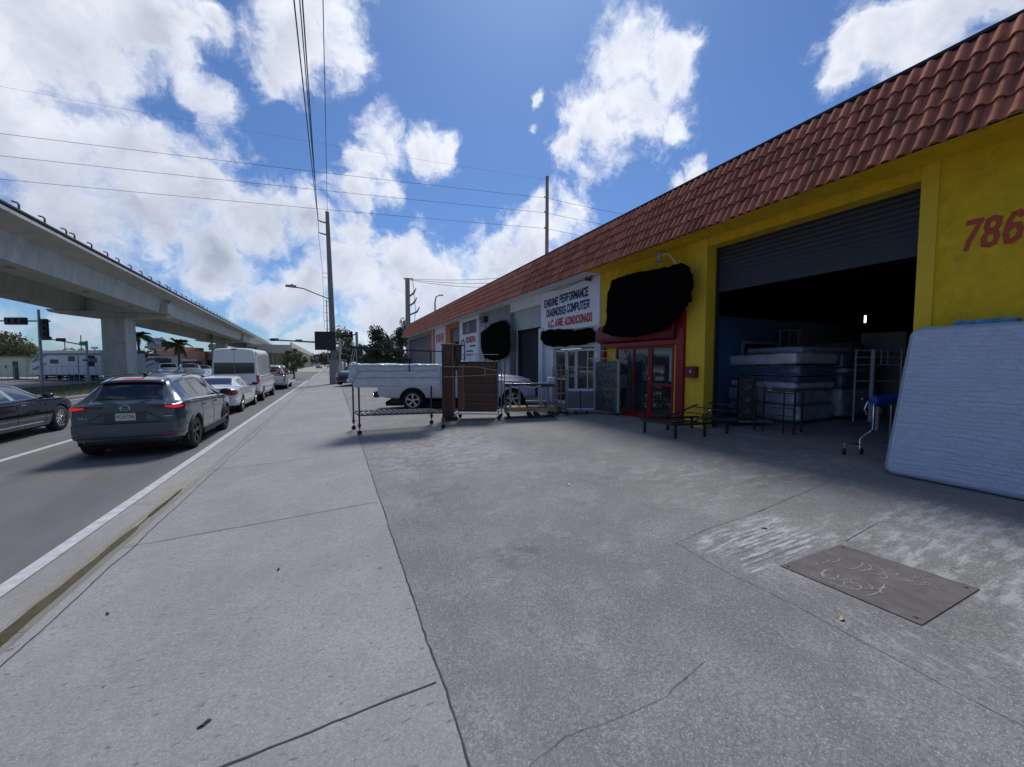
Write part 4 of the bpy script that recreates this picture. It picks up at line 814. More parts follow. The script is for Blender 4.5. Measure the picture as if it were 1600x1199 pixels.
b = MB(); b.tube([(P0.x, P0.y, 0), tuple(uvd(531, 530, 46))], [.2, .16], 10); b.build('pole', MATS['pale_concrete'], s3_, smooth=True); b = MB(); b.tube([uvd(531, 537, 46), uvd(420, 531, 46)], [.12, .07], 8); b.build('arm', mat('green_steel_arm', (.05, .12, .13), .5), s3_, smooth=True)
head(s3_, uvd(429, 531, 45.8), True, size=.75, lens=True); b = MB(); b.obox(uvd(467, 532.5, 45.8), .4, .03, .14, Matrix.Rotation(-YAW, 3, 'Z')); b.build('street_name_sign', M_grn, s3_)
P0 = Vector((2.1, 39, 0)); s4_ = thing('traffic_signal', 'short signal pole with a small side mounted head, rising behind the white wrapped rack', 'traffic light', (1.9, 37.5, 0))
b = MB(); b.tube([tuple(uvd(560, 600, 36)), tuple(uvd(557, 519, 36))], [.14, .12], 10); b.build('pole', M_gal, s4_, smooth=True)
b = MB(); b.obox(uvd(548.5, 523, 35.9), .12, .12, .3, Matrix.Rotation(-YAW, 3, 'Z')); b.tube([uvd(556, 523, 35.9), uvd(540, 525, 35.9)], .06); b.obox(uvd(541.5, 525, 35.9), .22, .12, .12, Matrix.Rotation(-YAW+.3, 3, 'Z')); b.build('signal_head', M_sig, s4_, bevel=.03)
ps = thing('pedestrian_signal', 'pedestrian push button post with a black head beside the concrete pole', 'traffic light', (.95, 38.9, 0))
b = MB(); b.tube([(.95, 38.9, 0), (.92, 38.9, 2.3)], .10, 8); b.build('post', M_gal, ps, smooth=True); b = MB(); b.obox((.9, 38.7, 2.5), .28, .2, .22); b.build('signal_head', M_sig, ps, bevel=.04); b = MB(); b.lathe([(0, .12), (.28, .12), (.34, .0)], (.95, 38.9, gz(.9)), seg=10); b.build('base', M_poleb, ps)
# ------------------------------------------------------------------ vehicles
def curve(keys, L, sm=.10):
    ks = sorted(keys); xs = np.linspace(-.5, L+.5, 400); ys = np.interp(xs, [k[0] for k in ks], [k[1] for k in ks])
    w = max(1, int(sm/(xs[1]-xs[0]))); ker = np.hanning(2*w+3)[1:-1]; ker /= ker.sum(); pad = len(ker)//2
    yy = np.convolve(np.pad(ys, pad, mode='edge'), ker, mode='valid')
    return lambda y: float(np.interp(y, xs, yy))
class Body:
    def __init__(s, L, zt, zs, zb, w, wr, sm=.10, edge=.08):
        s.L = L; s.zt = curve(zt, L, sm); s.zs = curve(zs, L, sm); s.zb = curve(zb, L, sm); s.w = curve(w, L, .07); s.wr = curve(wr, L, .12); s.edge = edge
    def half(s, y):
        zt, zs, zb, w, wr = s.zt(y), s.zs(y), s.zb(y), s.w(y), s.wr(y)
        zs = min(zs, zt-.012); wr = min(wr, w*.95); h = zt-zs; e = min(s.edge, h*.45); hh = zs-zb
        P = [(0, zb), (w*.8, zb), (w*.94, zb+.04), (w*.985, zb+hh*.22), (w, zb+hh*.48), (w*1.0, zb+hh*.66), (w*.975, zb+hh*.80), (w*.985, zb+hh*.90), (w*.965, zs-.012), (w*.935, zs+.005)]
        for t in (.2, .45, .7, .9): P.append((w*.93+(wr-w*.93)*t**1.15, zs+(h-e)*t))
        P += [(wr, zt-e*.9), (wr-.05, zt-e*.45), (wr*.8, zt-e*.2), (wr*.45, zt-e*.04), (0, zt)]
        return P
    def halfw(s, y, z):
        P = s.half(y)[:15]; return float(np.interp(z, [p[1] for p in P[1:]], [p[0] for p in P[1:]]))
    def side(s, y, t, off=.006):   # point on the side glass; t 0..1 between shoulder and roof edge
        zt, zs, w, wr = s.zt(y), s.zs(y), s.w(y), s.wr(y); zs = min(zs, zt-.012); wr = min(wr, w*.95); h = zt-zs; e = min(s.edge, h*.45)
        return (w*.93+(wr-w*.93)*max(t, 0)**1.15+off, y, zs+(h-e)*t)
    def top(s, y, q, off=.006, wk=.93):
        P = s.half(y)[14:]; x = q*P[0][0]*wk; z = float(np.interp(abs(x), [p[0] for p in P[::-1]], [p[1] for p in P[::-1]]))
        dz = (s.zt(y+.02)-s.zt(y-.02))/.04; n = Vector((0, -dz, 1)).normalized(); return (x, y+n.y*off, z+n.z*off)
M_tyre = mat('tyre_rubber', (.018, .018, .02), .85, var=.2, scale=20); M_rubber = mat('black_trim', (.02, .02, .022), .6)
M_rim = mat('alloy_rim', (.55, .56, .58), .3, metal=.8); M_rimb = mat('black_rim', (.035, .035, .04), .35, metal=.4); M_cgl = mat('tinted_car_glass', (.012, .015, .022), .05, spec=.8)
M_cglb = mat('blue_tinted_glass', (.03, .04, .07), .06, spec=.8)
M_tail = mat('red_tail_lens', (.30, .01, .015), .18, coat=.6, spec=.6); M_taill = mat('lit_tail_lens', (.6, .02, .02), .2, emit=(1, .03, .03), estr=.22)
M_plate = mat('plate_white', (.55, .58, .52), .5); M_chrome = mat('chrome', (.75, .76, .78), .15, metal=1.0); M_under = mat('underbody', (.012, .012, .012), .95); M_head = mat('headlamp', (.5, .52, .55), .15, coat=.5)
def wheel(parent, x, y, r, m_rim, w=.22, spokes=5, side=1, steel=False, seg=28):
    o = thing('wheel', None, None, (x, y, r)); del o['label']; del o['category']; o.parent = parent
    b = MB(); hw = w/2
    b.lathe([(r*.66, -hw), (r*.93, -hw), (r*.985, -hw*.8), (r, -hw*.5), (r, hw*.5), (r*.985, hw*.8), (r*.93, hw), (r*.66, hw)], (0, 0, 0), 'x', seg); b.build('tyre', M_tyre, o, smooth=True, local=True, angle=50)
    b = MB(); s = side; rr = r*.67
    bk = MB(); bk.lathe([(0, s*hw*.1), (rr*.93, s*hw*.1)], (0, 0, 0), 'x', seg); bk.build('dark_backing', M_under, o, local=True)  # near-black disc backing the spokes
    b.lathe([(rr, s*hw*.9), (rr, s*hw*.5), (rr*.93, s*hw*.5), (rr*.9, -s*hw*.2)], (0, 0, 0), 'x', seg); b.lathe([(rr*1.02, s*hw*.88), (rr*1.02, s*hw*.98), (rr*.9, s*hw*.95), (rr*.9, s*hw*.8)], (0, 0, 0), 'x', seg)
    b.lathe([(0, s*hw*.75), (rr*.2, s*hw*.72), (rr*.22, s*hw*.4)], (0, 0, 0), 'x', 12)
    rim = b.build('rim', m_rim, o, smooth=True, local=True)
    b = MB()
    for k in range(spokes):
        a = 2*math.pi*k/spokes+.3
        for da in ((-.13, .13) if not steel else (0,)):
            p0 = Vector((s*hw*.68, rr*.15*math.cos(a), rr*.15*math.sin(a))); p1 = Vector((s*hw*.82, rr*.97*math.cos(a+da), rr*.97*math.sin(a+da)))
            b.beam(p0, p1, rr*(.13 if not steel else .3), .03, up=(1, 0, 0))
    b.build('spoke', m_rim, rim, local=True, bevel=.004)
    return o
def cut_arches(o, cyls, parent):
    b = MB()
    for (x0, x1, y, z, r) in cyls:
        b.lathe([(0, x0), (r, x0), (r, x1), (0, x1)], (0, y, z), 'x', 28)
    c = b.build('cutter', M_under, parent, local=True)
    md = o.modifiers.new('b', 'BOOLEAN'); md.operation = 'DIFFERENCE'; md.object = c; md.solver = 'EXACT'; md.material_mode = 'TRANSFER'
    bpy.context.view_layer.update(); dg = bpy.context.evaluated_depsgraph_get(); me = bpy.data.meshes.new_from_object(o.evaluated_get(dg))
    o.modifiers.clear(); o.data = me; smooth_mesh(me, 32); bpy.data.objects.remove(c)
def make_car(name, label, cat, x, y, rz, B, paint, wheels, r, m_rim, glass=None, group=None, z=0.0, spokes=5, ns=70, steel=False, wx=None, ww=.22, arch=.045):
    t = thing(name, label, cat, (x, y, z), rz, group)
    ys = list(np.linspace(0, B.L, ns)); ys = sorted(set([0, .02, .05, .09, B.L-.09, B.L-.05, B.L-.02]+ys)); b = MB(); vs = []
    for yy in ys:
        H = B.half(yy); ring = [(px, yy, pz) for px, pz in H]+[(-px, yy, pz) for px, pz in H[-2:0:-1]]; vs += ring
    n = len(ring); fs = []
    for i in range(len(ys)-1):
        for k in range(n): fs.append((i*n+k, i*n+(k+1) % n, (i+1)*n+(k+1) % n, (i+1)*n+k))
    fs.append(tuple(range(n-1, -1, -1))); fs.append(tuple((len(ys)-1)*n+k for k in range(n))); b.add(vs, fs)
    body = b.build('body', paint, t, smooth=True, local=True, angle=32)
    wx = wx or B.w(wheels[0])
    cut_arches(body, [(sx*(wx-.30), sx*(wx+.25), wy, r, r+arch) if sx > 0 else (-(wx+.25), -(wx-.30), wy, r, r+arch) for sx in (1, -1) for wy in wheels], t)
    for sx in (1, -1):
        for wy in wheels: wheel(t, sx*(wx-ww/2-.005), wy, r, m_rim, ww, spokes, sx, steel)
    b = MB(); b.box(-B.w(1)*.8, B.w(1)*.8, .25, B.L-.3, .18, .34); b.build('underbody', M_under, t, local=True)
    return t, body
def side_glass(B, t, quads, m, off=.006, name='side_window', sides=(1, -1)):
    for sx in sides:
        for (a, b_, c, d, t0, t1) in quads:   # bottom y a..b_, top y c..d
            b = MB()
            def fn(u, v):
                tt = t0+(t1-t0)*v; yy = (a+(b_-a)*u)*(1-v)+(c+(d-c)*u)*v; p = B.side(yy, tt, off); return (sx*p[0], p[1], p[2])
            b.grid(fn, 10, 5); b.build(name, m, t, smooth=True, local=True, fixn=False, angle=60)
def top_glass(B, t, name, y0, y1, q0, q1, m, off=.008):
    b = MB(); b.grid(lambda u, v: B.top(y0+(y1-y0)*v, (q0+(q1-q0)*v)*(2*u-1), off), 12, 10); return b.build(name, m, t, smooth=True, local=True, fixn=False, angle=60)
def strip_rear(B, t, name, a, bside, z0, z1, m, sx=1, off=.012, z0e=None, z1e=None, y0=0.0, th=.02):
    """lens that starts on the rear face at x=a and wraps bside metres along the flank"""
    zc = (z0+z1)/2; hw = B.halfw(max(y0, .0)+.02, zc); P = []
    for i in range(6): P.append((a+(hw-a)*i/5, y0-off))
    for i in range(1, 8):
        yy = y0+bside*i/7; P.append((B.halfw(yy+.02, zc)+off, yy))
    n = len(P)-1; b = MB()
    z0e = z0 if z0e is None else z0e; z1e = z1 if z1e is None else z1e; vs = []
    for i, (px, py) in enumerate(P):
        u = i/n; k = min(1, u*2.2); k2 = max(0, (u-.55)/.45); f0 = z0e+(z0-z0e)*k; f1 = z1e+(z1-z1e)*k
        f0 = f0+(zc-f0)*k2*.55; f1 = f1+(zc-f1)*k2*.4
        vs += [(sx*px, py, f0), (sx*px, py, f1), (sx*px*.94, py+.05, f0), (sx*px*.94, py+.05, f1)]
    fs = []
    for i in range(n):
        o = 4*i; fs += [(o, o+4, o+5, o+1), (o+1, o+5, o+7, o+3), (o+2, o, o+1+3-4+0, o) if False else (o+4, o, o+2, o+6)]
    fs += [(0, 1, 3, 2), (4*n+1, 4*n, 4*n+2, 4*n+3)]
    b.add(vs, fs); return b.build(name, m, t, smooth=True, local=True, angle=40)
def bumper(B, t, name, z0, z1, m, bs=.45, off=.02, tuck=.0, bev=.0, y0=0.0):
    zc = (z0+z1)/2; hw = B.halfw(.02, zc); P = []
    for i in range(13):
        u = i/12; P.append((hw*u, y0-off-.03*(1-u*u)))
    for i in range(1, 9):
        yy = bs*i/8; P.append((B.halfw(yy+.02, zc)+off*(1-i/8)+.003, yy))
    P = [(-x, y) for x, y in P[:0:-1]]+P; n = len(P); b = MB(); vs = []
    for i, (x, y) in enumerate(P):
        r_ = .03
        vs += [(x*.97, y+.03+tuck, z0), (x*.995, y+tuck*.4+.004, z0+.04), (x, y, (z0+z1)/2), (x*.997, y+.004, z1-.02), (x*.96, y+.05, z1)]
    fs = []
    for i in range(n-1):
        for k in range(4): fs.append((5*i+k, 5*i+5+k, 5*i+6+k, 5*i+k+1))
    b.add(vs, fs); return b.build(name, m, t, smooth=True, local=True, angle=60)
def mirror(t, x, y, z, m, s=1.0):
    for sx in (1, -1):
        b = MB(); b.sphere((sx*(x+.10), y, z), .12*s, 1.0, .55, .62, 12, 8); o = b.build('mirror', m, t, smooth=True, local=True); b = MB(); b.tube([(sx*(x-.06), y+.04, z-.06), (sx*(x+.04), y, z-.02)], .025, 6); b.build('arm', M_rubber, o, local=True) if False else b.build('mirror_arm', M_rubber, t, local=True)
def arch_trim(B, t, wy, r, m, w=.055, wx=None):
    for sx in (1, -1):
        b = MB(); pts = []
        for i in range(15):
            a = -.25+(math.pi+.5)*i/14; yy = wy+(r+.065)*math.cos(a); zz = r+(r+.065)*math.sin(a)
            if zz < .24: zz = .24
            pts.append((sx*(B.halfw(yy, max(zz, B.zb(yy)+.06))+.004), yy, zz))
        b.tube(pts, w*.55, 6); b.build('arch_trim', m, t, smooth=True, local=True)
# --- grey blue compact SUV
BS = Body(4.55, zt=[(0,1.10),(.04,1.13),(.14,1.22),(.38,1.48),(.50,1.59),(.75,1.645),(1.3,1.68),(2.0,1.69),(2.6,1.65),(3.0,1.48),(3.45,1.20),(3.6,1.14),(4.2,1.04),(4.48,.86),(4.55,.6)],
          zs=[(0,1.08),(.3,1.14),(1,1.13),(3,1.06),(3.5,1.03),(4.2,.93),(4.55,.58)], zb=[(0,.36),(.5,.30),(1,.24),(3.6,.24),(4.3,.24),(4.55,.3)],
          w=[(0,.77),(.06,.83),(.2,.895),(.5,.922),(1,.925),(3.6,.922),(4.2,.87),(4.45,.74),(4.55,.62)], wr=[(0,.60),(.2,.60),(.5,.545),(.9,.55),(2.5,.57),(3.0,.62),(3.5,.76),(4.3,.72),(4.55,.55)], edge=.07)
M_suv = mat('slate_blue_paint', (.055, .085, .115), .22, metal=.25, coat=1.0)
suv, body = make_car('suv', 'dark slate blue compact SUV seen from behind, last in the queue, brake lights lit', 'car', -3.82, 10.27, 0, BS, M_suv, (.80, 3.48), .365, M_rimb)
side_glass(BS, suv, [(.62, 1.28, .80, 1.28, .06, .90), (1.32, 2.22, 1.32, 2.2, .05, .92), (2.27, 3.28, 2.25, 2.78, .05, .92)], M_cgl)
top_glass(BS, suv, 'rear_window', .12, .47, .98, .90, M_cgl); top_glass(BS, suv, 'windscreen', 3.42, 2.72, 1, .95, M_cgl)
b = MB(); b.grid(lambda u, v: (lambda p: (p[0], p[1]-.15*(1-v)+.0, p[2]+.012-.035*(1-v)))(BS.top(.52+.28*v, 1.02*(2*u-1), .0)), 10, 4); sp = b.build('spoiler', M_suv, suv, smooth=True, local=True, fixn=False); md = sp.modifiers.new('s', 'SOLIDIFY'); md.thickness = .03
b = MB(); b.box(-.16, .16, .40, .43, 1.60, 1.62); b.build('brake_light', M_taill, suv, local=True)
b = MB(); b.tube([(0, 1.0, 1.67), (0, .9, 1.72), (0, .82, 1.725)], [.04, .03, .01], 6); b.build('antenna', M_rubber, suv, smooth=True, local=True)
for sx in (1, -1):
    strip_rear(BS, suv, 'tail_light', .34, .28, 1.0, 1.085, mat('dark_tail_lens', (.10, .008, .012), .15, coat=.6), sx, z0e=1.045, z1e=1.07)
    strip_rear(BS, suv, 'lit_lamp', .62, .14, 1.005, 1.075, M_taill, sx, off=.018, z0e=1.035, z1e=1.065)
    strip_rear(BS, suv, 'reflector', .50, .06, .475, .50, M_tail, sx, off=.03)
bumper(BS, suv, 'bumper', .42, .74, M_suv, .32, .015)
bumper(BS, suv, 'lower_bumper', .27, .41, M_rubber, .32, .01, tuck=.09)
b = MB(); b.prism([(-.62, -.02, .75), (-.34, -.02, .95), (.34, -.02, .95), (.62, -.02, .75)], (0, .05, 0)); b.build('plate_recess', mat('slate_recess_shade', (.025, .036, .05), .3, coat=.6), suv, local=True, bevel=.012)  # panel is not sunk; recess shade is put into a darker body colour
for sx in (1, -1): b = MB(); b.prism([(sx*.58, -.026, .765), (sx*.32, -.026, .92), (sx*.32, -.026, .765)], (0, .01, 0)); b.build('recess_cheek', M_suv, suv, local=True)
b = MB(); b.box(-.155, .155, -.036, -.022, .785, .935); npl = b.build('number_plate', M_plate, suv, local=True, bevel=.004)
text_obj('PCWT04', 'plate_text', mat('plate_green', (.05, .14, .07), .6), (-3.82-.13, 10.27-.0375, .825), (1, 0, 0), (0, 0, 1), .26, .07, npl, bold=.005)
b = MB(); b.tube([(.075*math.cos(a), -.03, 1.035+.055*math.sin(a)) for a in [i*math.pi/12 for i in range(25)]], .008, 6); b.tube([(-.07, -.03, 1.05), (-.03, -.03, 1.035), (0, -.03, 1.015), (.03, -.03, 1.035), (.07, -.03, 1.05)], .007, 6); b.build('emblem', M_chrome, suv, smooth=True, local=True)
text_obj('CX-5', 'badge', M_chrome, (-3.82-.70, 10.27-.020, .84), (1, 0, 0), (0, 0, 1), .13, .032, suv, bold=.02)
b = MB(); b.box(.60, .74, -.02, -.012, .84, .852); b.build('badge_bar', M_chrome, suv, local=True)
b = MB(); b.tube([(-.02, .03, 1.20), (.35, .10, 1.235)], .010, 6); b.tube([(-.45, .10, 1.24), (-.02, .03, 1.20)], .012, 6); b.build('wiper', M_rubber, suv, local=True)
for sx in (1, -1):
    b = MB(); b.lathe([(.035, 0), (.04, -.04), (.034, -.04), (.03, 0)], (sx*.50, .06, .29), 'y', 12); b.build('exhaust_tip', M_rubber, suv, local=True, smooth=True)
arch_trim(BS, suv, .80, .365, M_rubber); arch_trim(BS, suv, 3.48, .365, M_rubber)
for sx in (1, -1):
    b = MB(); b.box(sx*.86, sx*.935, 1.35, 3.25, .24, .38); b.build('sill', M_rubber, suv, local=True, bevel=.02)
    b = MB(); b.tube([(sx*.937, 1.36, .40), (sx*.937, 3.22, .40)], .008, 6); b.build('sill_strip', M_chrome, suv, local=True)
    for yy in (1.30, 2.24, 3.30):
        b = MB(); pts = [(sx*(BS.halfw(yy, z)+.0015), yy, z) for z in np.linspace(.42, 1.03, 8)]; b.tube(pts, .004, 4); b.build('door_gap', M_under, suv, local=True)
    for yy in (1.42, 2.38):
        b = MB(); b.tube([(sx*(BS.halfw(yy, .86)+.004), yy, .935), (sx*(BS.halfw(yy, .86)+.035), yy+.04, .94), (sx*(BS.halfw(yy, .86)+.035), yy+.18, .945), (sx*(BS.halfw(yy, .86)+.004), yy+.22, .945)], .012, 6); b.build('door_handle', M_suv, suv, smooth=True, local=True)
    b = MB(); b.tube([(sx*.66, .95, 1.655), (sx*.655, 1.7, 1.69), (sx*.655, 2.5, 1.655)], .014, 6); b.build('roof_rail', M_rubber, suv, local=True, smooth=True)
mirror(suv, .93, 3.0, 1.15, M_rubber, 1.15)
# --- white saloon
BW = Body(4.69, zt=[(0,.98),(.05,1.02),(.35,1.06),(.7,1.09),(1.2,1.30),(1.5,1.385),(1.9,1.43),(2.4,1.44),(2.8,1.38),(3.2,1.18),(3.5,1.04),(4.2,.92),(4.6,.78),(4.69,.55)],
          zs=[(0,.93),(.4,.98),(1,.99),(3,.93),(4.2,.82),(4.69,.52)], zb=[(0,.34),(.5,.27),(1,.2),(4.2,.2),(4.69,.26)],
          w=[(0,.74),(.08,.82),(.25,.88),(.6,.905),(3.8,.905),(4.3,.84),(4.69,.6)], wr=[(0,.70),(.6,.68),(1.0,.60),(1.6,.56),(2.6,.56),(3.3,.68),(4.2,.68),(4.69,.5)])
M_wp = mat('white_car_paint', (.66, .68, .70), .25, coat=1.0, var=.02)
car, body = make_car('sedan', 'white saloon waiting right behind the tall white van', 'car', -4.22, 17.45, 0, BW, M_wp, (1.0, 3.84), .33, M_rim)
side_glass(BW, car, [(1.12, 1.62, 1.45, 1.66, .08, .9), (1.66, 2.35, 1.7, 2.33, .05, .92), (2.4, 3.2, 2.38, 2.82, .05, .92)], M_cgl)
top_glass(BW, car, 'rear_window', .74, 1.36, .99, .95, M_cglb); top_glass(BW, car, 'windscreen', 3.4, 2.76, 1, .95, M_cgl)
for sx in (1, -1): strip_rear(BW, car, 'tail_light', .46, .28, .72, .91, M_tail, sx, z0e=.76, z1e=.86, off=.015)
bumper(BW, car, 'bumper', .34, .60, M_wp, .45, .04); b = MB(); b.box(-.66, .66, -.06, .1, .27, .37); b.build('diffuser', M_rubber, car, local=True, bevel=.03)
b = MB(); b.box(-.3, .3, -.012, .02, .84, .855); b.build('chrome_strip', M_chrome, car, local=True); b = MB(); b.box(-.155, .155, -.02, 0, .66, .80); b.build('number_plate', M_plate, car, local=True)
mirror(car, .9, 3.0, 1.03, M_rubber)
# --- tall white van
BV = Body(6.1, zt=[(0,2.60),(.06,2.64),(.5,2.67),(3.9,2.67),(4.3,2.55),(4.7,2.15),(5.1,1.55),(5.3,1.35),(6.0,1.1),(6.1,.7)],
          zs=[(0,1.28),(.3,1.30),(4.4,1.30),(5.1,1.2),(6.0,.95),(6.1,.6)], zb=[(0,.40),(1,.32),(5.8,.3),(6.1,.35)],
          w=[(0,.95),(.08,1.0),(.3,1.02),(5.0,1.02),(5.7,.95),(6.1,.75)], wr=[(0,.80),(.3,.82),(4.0,.82),(5.1,.85),(6.1,.65)], edge=.16)
van, body = make_car('van', 'tall white delivery van with a wide dark rear window in the traffic queue', 'van', -4.30, 22.25, 0, BV, M_wp, (1.1, 4.75), .37, M_rim, steel=True, ww=.25)
def caprect(t, name, x0, x1, z0, z1, m, y=-.012, th=.02, bev=.03):
    b = MB(); b.box(x0, x1, y, y+th, z0, z1); return b.build(name, m, t, local=True, bevel=bev, bseg=4)
caprect(van, 'rear_window', -.80, -.01, 1.42, 1.95, M_cgl); caprect(van, 'rear_window', .01, .80, 1.42, 1.95, M_cgl)
for xx in (-.004, -.87, .87): caprect(van, 'door_gap', xx, xx+.008, .62, 2.52, M_under, y=-.004, th=.01, bev=0)
caprect(van, 'brake_light', -.12, .12, 2.56, 2.63, M_tail, y=-.03, th=.06); bumper(BV, van, 'bumper', .40, .60, mat('grey_bumper', (.2, .2, .21), .6), .3, .08)
for sx in (1, -1):
    strip_rear(BV, van, 'tail_light', .88, .10, .92, 1.34, M_tail, sx, off=.012)
    side_glass(BV, van, [(4.05, 4.85, 4.05, 4.45, .04, .55)], M_cgl, sides=(sx,), off=.008)
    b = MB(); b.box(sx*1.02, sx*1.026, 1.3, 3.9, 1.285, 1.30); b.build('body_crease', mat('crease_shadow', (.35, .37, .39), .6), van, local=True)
mirror(van, 1.0, 4.95, 1.45, M_rubber, 1.5)
# person leaning an arm out of the van's window
M_skin = mat('skin', (.42, .24, .16), .6)
pn = thing('person', 'person in the tall white van, only a bare arm raised out of its side window', 'person', (-3.1, 27.0, 1.2))
def skin_mesh(name, pts, radii, edges, m, parent, sub=2):
    me = bpy.data.meshes.new(name); me.from_pydata([tuple(p) for p in pts], edges, []); o = bpy.data.objects.new(name, me); COL.objects.link(o)
    md = o.modifiers.new('skin', 'SKIN'); sv = me.skin_vertices[0].data
    for i, r_ in enumerate(radii): sv[i].radius = (r_, r_); sv[i].use_root = (i == 0)
    s_ = o.modifiers.new('sub', 'SUBSURF'); s_.levels = sub; s_.render_levels = sub
    bpy.context.view_layer.update(); dg = bpy.context.evaluated_depsgraph_get(); m2 = bpy.data.meshes.new_from_object(o.evaluated_get(dg)); bpy.data.objects.remove(o)
    m2.materials.clear(); m2.materials.append(m); smooth_mesh(m2, 80)
    o = bpy.data.objects.new(name, m2); COL.objects.link(o); Mi = wmat(parent).inverted()
    for v in m2.vertices: v.co = Mi @ v.co
    o.parent = parent; return o
S0 = Vector((-3.42, 26.5, 1.28)); E0 = Vector((-3.02, 26.62, 1.40)); W0 = Vector((-2.86, 26.75, 1.68)); H0 = W0+Vector((.02, .03, .09))
hand_dir = (H0-W0).normalized(); sd = Vector((1, 0, 0)); pts = [S0-Vector((.15, 0, -.02)), S0, (S0+E0)/2, E0, (E0+W0)/2, W0, W0+hand_dir*.07]; rad = [.07, .062, .052, .045, .04, .028, .036]; ed = [(i, i+1) for i in range(6)]
base = 6
for k, off_ in enumerate((-.03, -.01, .01, .03)):
    q0 = pts[6]+sd*off_+hand_dir*.03; q1 = q0+hand_dir*.04+Vector((off_*.3, .005, 0)); q2 = q1+hand_dir*(.03-.006*abs(k-1)) + Vector((0, .012, 0)); i0 = len(pts); pts += [q0, q1, q2]; rad += [.010, .009, .007]; ed += [(base, i0), (i0, i0+1), (i0+1, i0+2)]
q0 = pts[6]-sd*.045-hand_dir*.02; q1 = q0-sd*.02+hand_dir*.03; i0 = len(pts); pts += [q0, q1]; rad += [.011, .009]; ed += [(base-1, i0), (i0, i0+1)]
skin_mesh('body', pts, rad, ed, M_skin, pn)
# --- silver minivan
BM = Body(5.15, zt=[(0,1.05),(.05,1.12),(.15,1.45),(.3,1.66),(.5,1.73),(1.2,1.775),(3.0,1.77),(3.4,1.65),(4.1,1.22),(4.4,1.08),(5.0,.9),(5.15,.6)],
          zs=[(0,1.02),(.3,1.08),(3,1.05),(4.2,.95),(5.0,.8),(5.15,.58)], zb=[(0,.34),(1,.2),(4.8,.2),(5.15,.3)], w=[(0,.84),(.08,.92),(.3,.99),(4.3,.99),(4.9,.88),(5.15,.65)], wr=[(0,.68),(.5,.66),(3.2,.66),(4.2,.78),(5.15,.6)])
M_sil = mat('silver_paint', (.36, .38, .42), .25, metal=.5, coat=1.0)
mv, body = make_car('minivan', 'silver minivan ahead of the tall white van in the queue', 'van', -4.15, 32.2, 0, BM, M_sil, (1.05, 4.1), .35, M_rim)
side_glass(BM, mv, [(.5, 1.5, .55, 1.5, .06, .92), (1.55, 2.6, 1.55, 2.6, .06, .92), (2.65, 3.8, 2.65, 3.35, .06, .92)], M_cgl); top_glass(BM, mv, 'rear_window', .06, .30, .98, .95, M_cgl)
for sx in (1, -1): strip_rear(BM, mv, 'tail_light', .45, .3, .98, 1.16, M_tail, sx, z0e=1.02, z1e=1.12, off=.02)
b = MB(); b.box(-.5, .5, -.025, 0, 1.02, 1.10); b.build('light_bar', M_tail, mv, local=True); bumper(BM, mv, 'bumper', .34, .60, M_sil, .45, .03)
caprect(mv, 'reflector', .5, .78, .56, .64, M_plate, y=-.03); caprect(mv, 'number_plate', -.16, .16, .74, .88, M_plate, y=-.03, bev=.003); mirror(mv, .98, 3.5, 1.12, M_rubber, 1.1)
# --- black saloon, its front half in the picture
BB = Body(5.05, zt=[(0,.98),(.06,1.04),(.6,1.1),(.9,1.12),(1.4,1.36),(1.8,1.45),(2.3,1.48),(2.7,1.46),(3.0,1.38),(3.45,1.18),(3.65,1.09),(4.3,1.0),(4.95,.86),(5.05,.6)],
          zs=[(0,.96),(.5,1.0),(3.2,.99),(3.7,.97),(4.5,.93),(5.05,.6)], zb=[(0,.32),(1,.22),(4.6,.2),(5.05,.26)], w=[(0,.80),(.1,.88),(.3,.93),(.8,.95),(4.2,.945),(4.7,.9),(4.95,.82),(5.05,.72)], wr=[(0,.74),(.8,.70),(1.6,.59),(2.7,.58),(3.5,.72),(4.5,.74),(5.05,.6)])
M_blk = mat('black_car_paint', (.012, .014, .022), .12, coat=1.0)
bc, body = make_car('sedan', 'black saloon with chrome wheels and window trim entering at the left edge of the picture', 'car', -8.12, 11.45, 0, BB, M_blk, (1.05, 4.07), .36, M_chrome, spokes=9)
side_glass(BB, bc, [(1.35, 2.28, 1.75, 2.22, .06, .9), (2.42, 3.38, 2.36, 2.92, .06, .9)], mat('green_tinted_glass', (.03, .05, .05), .05, spec=.9)); top_glass(BB, bc, 'windscreen', 3.58, 2.92, 1, .95, M_cgl); top_glass(BB, bc, 'rear_window', .9, 1.5, 1, .95, M_cgl)
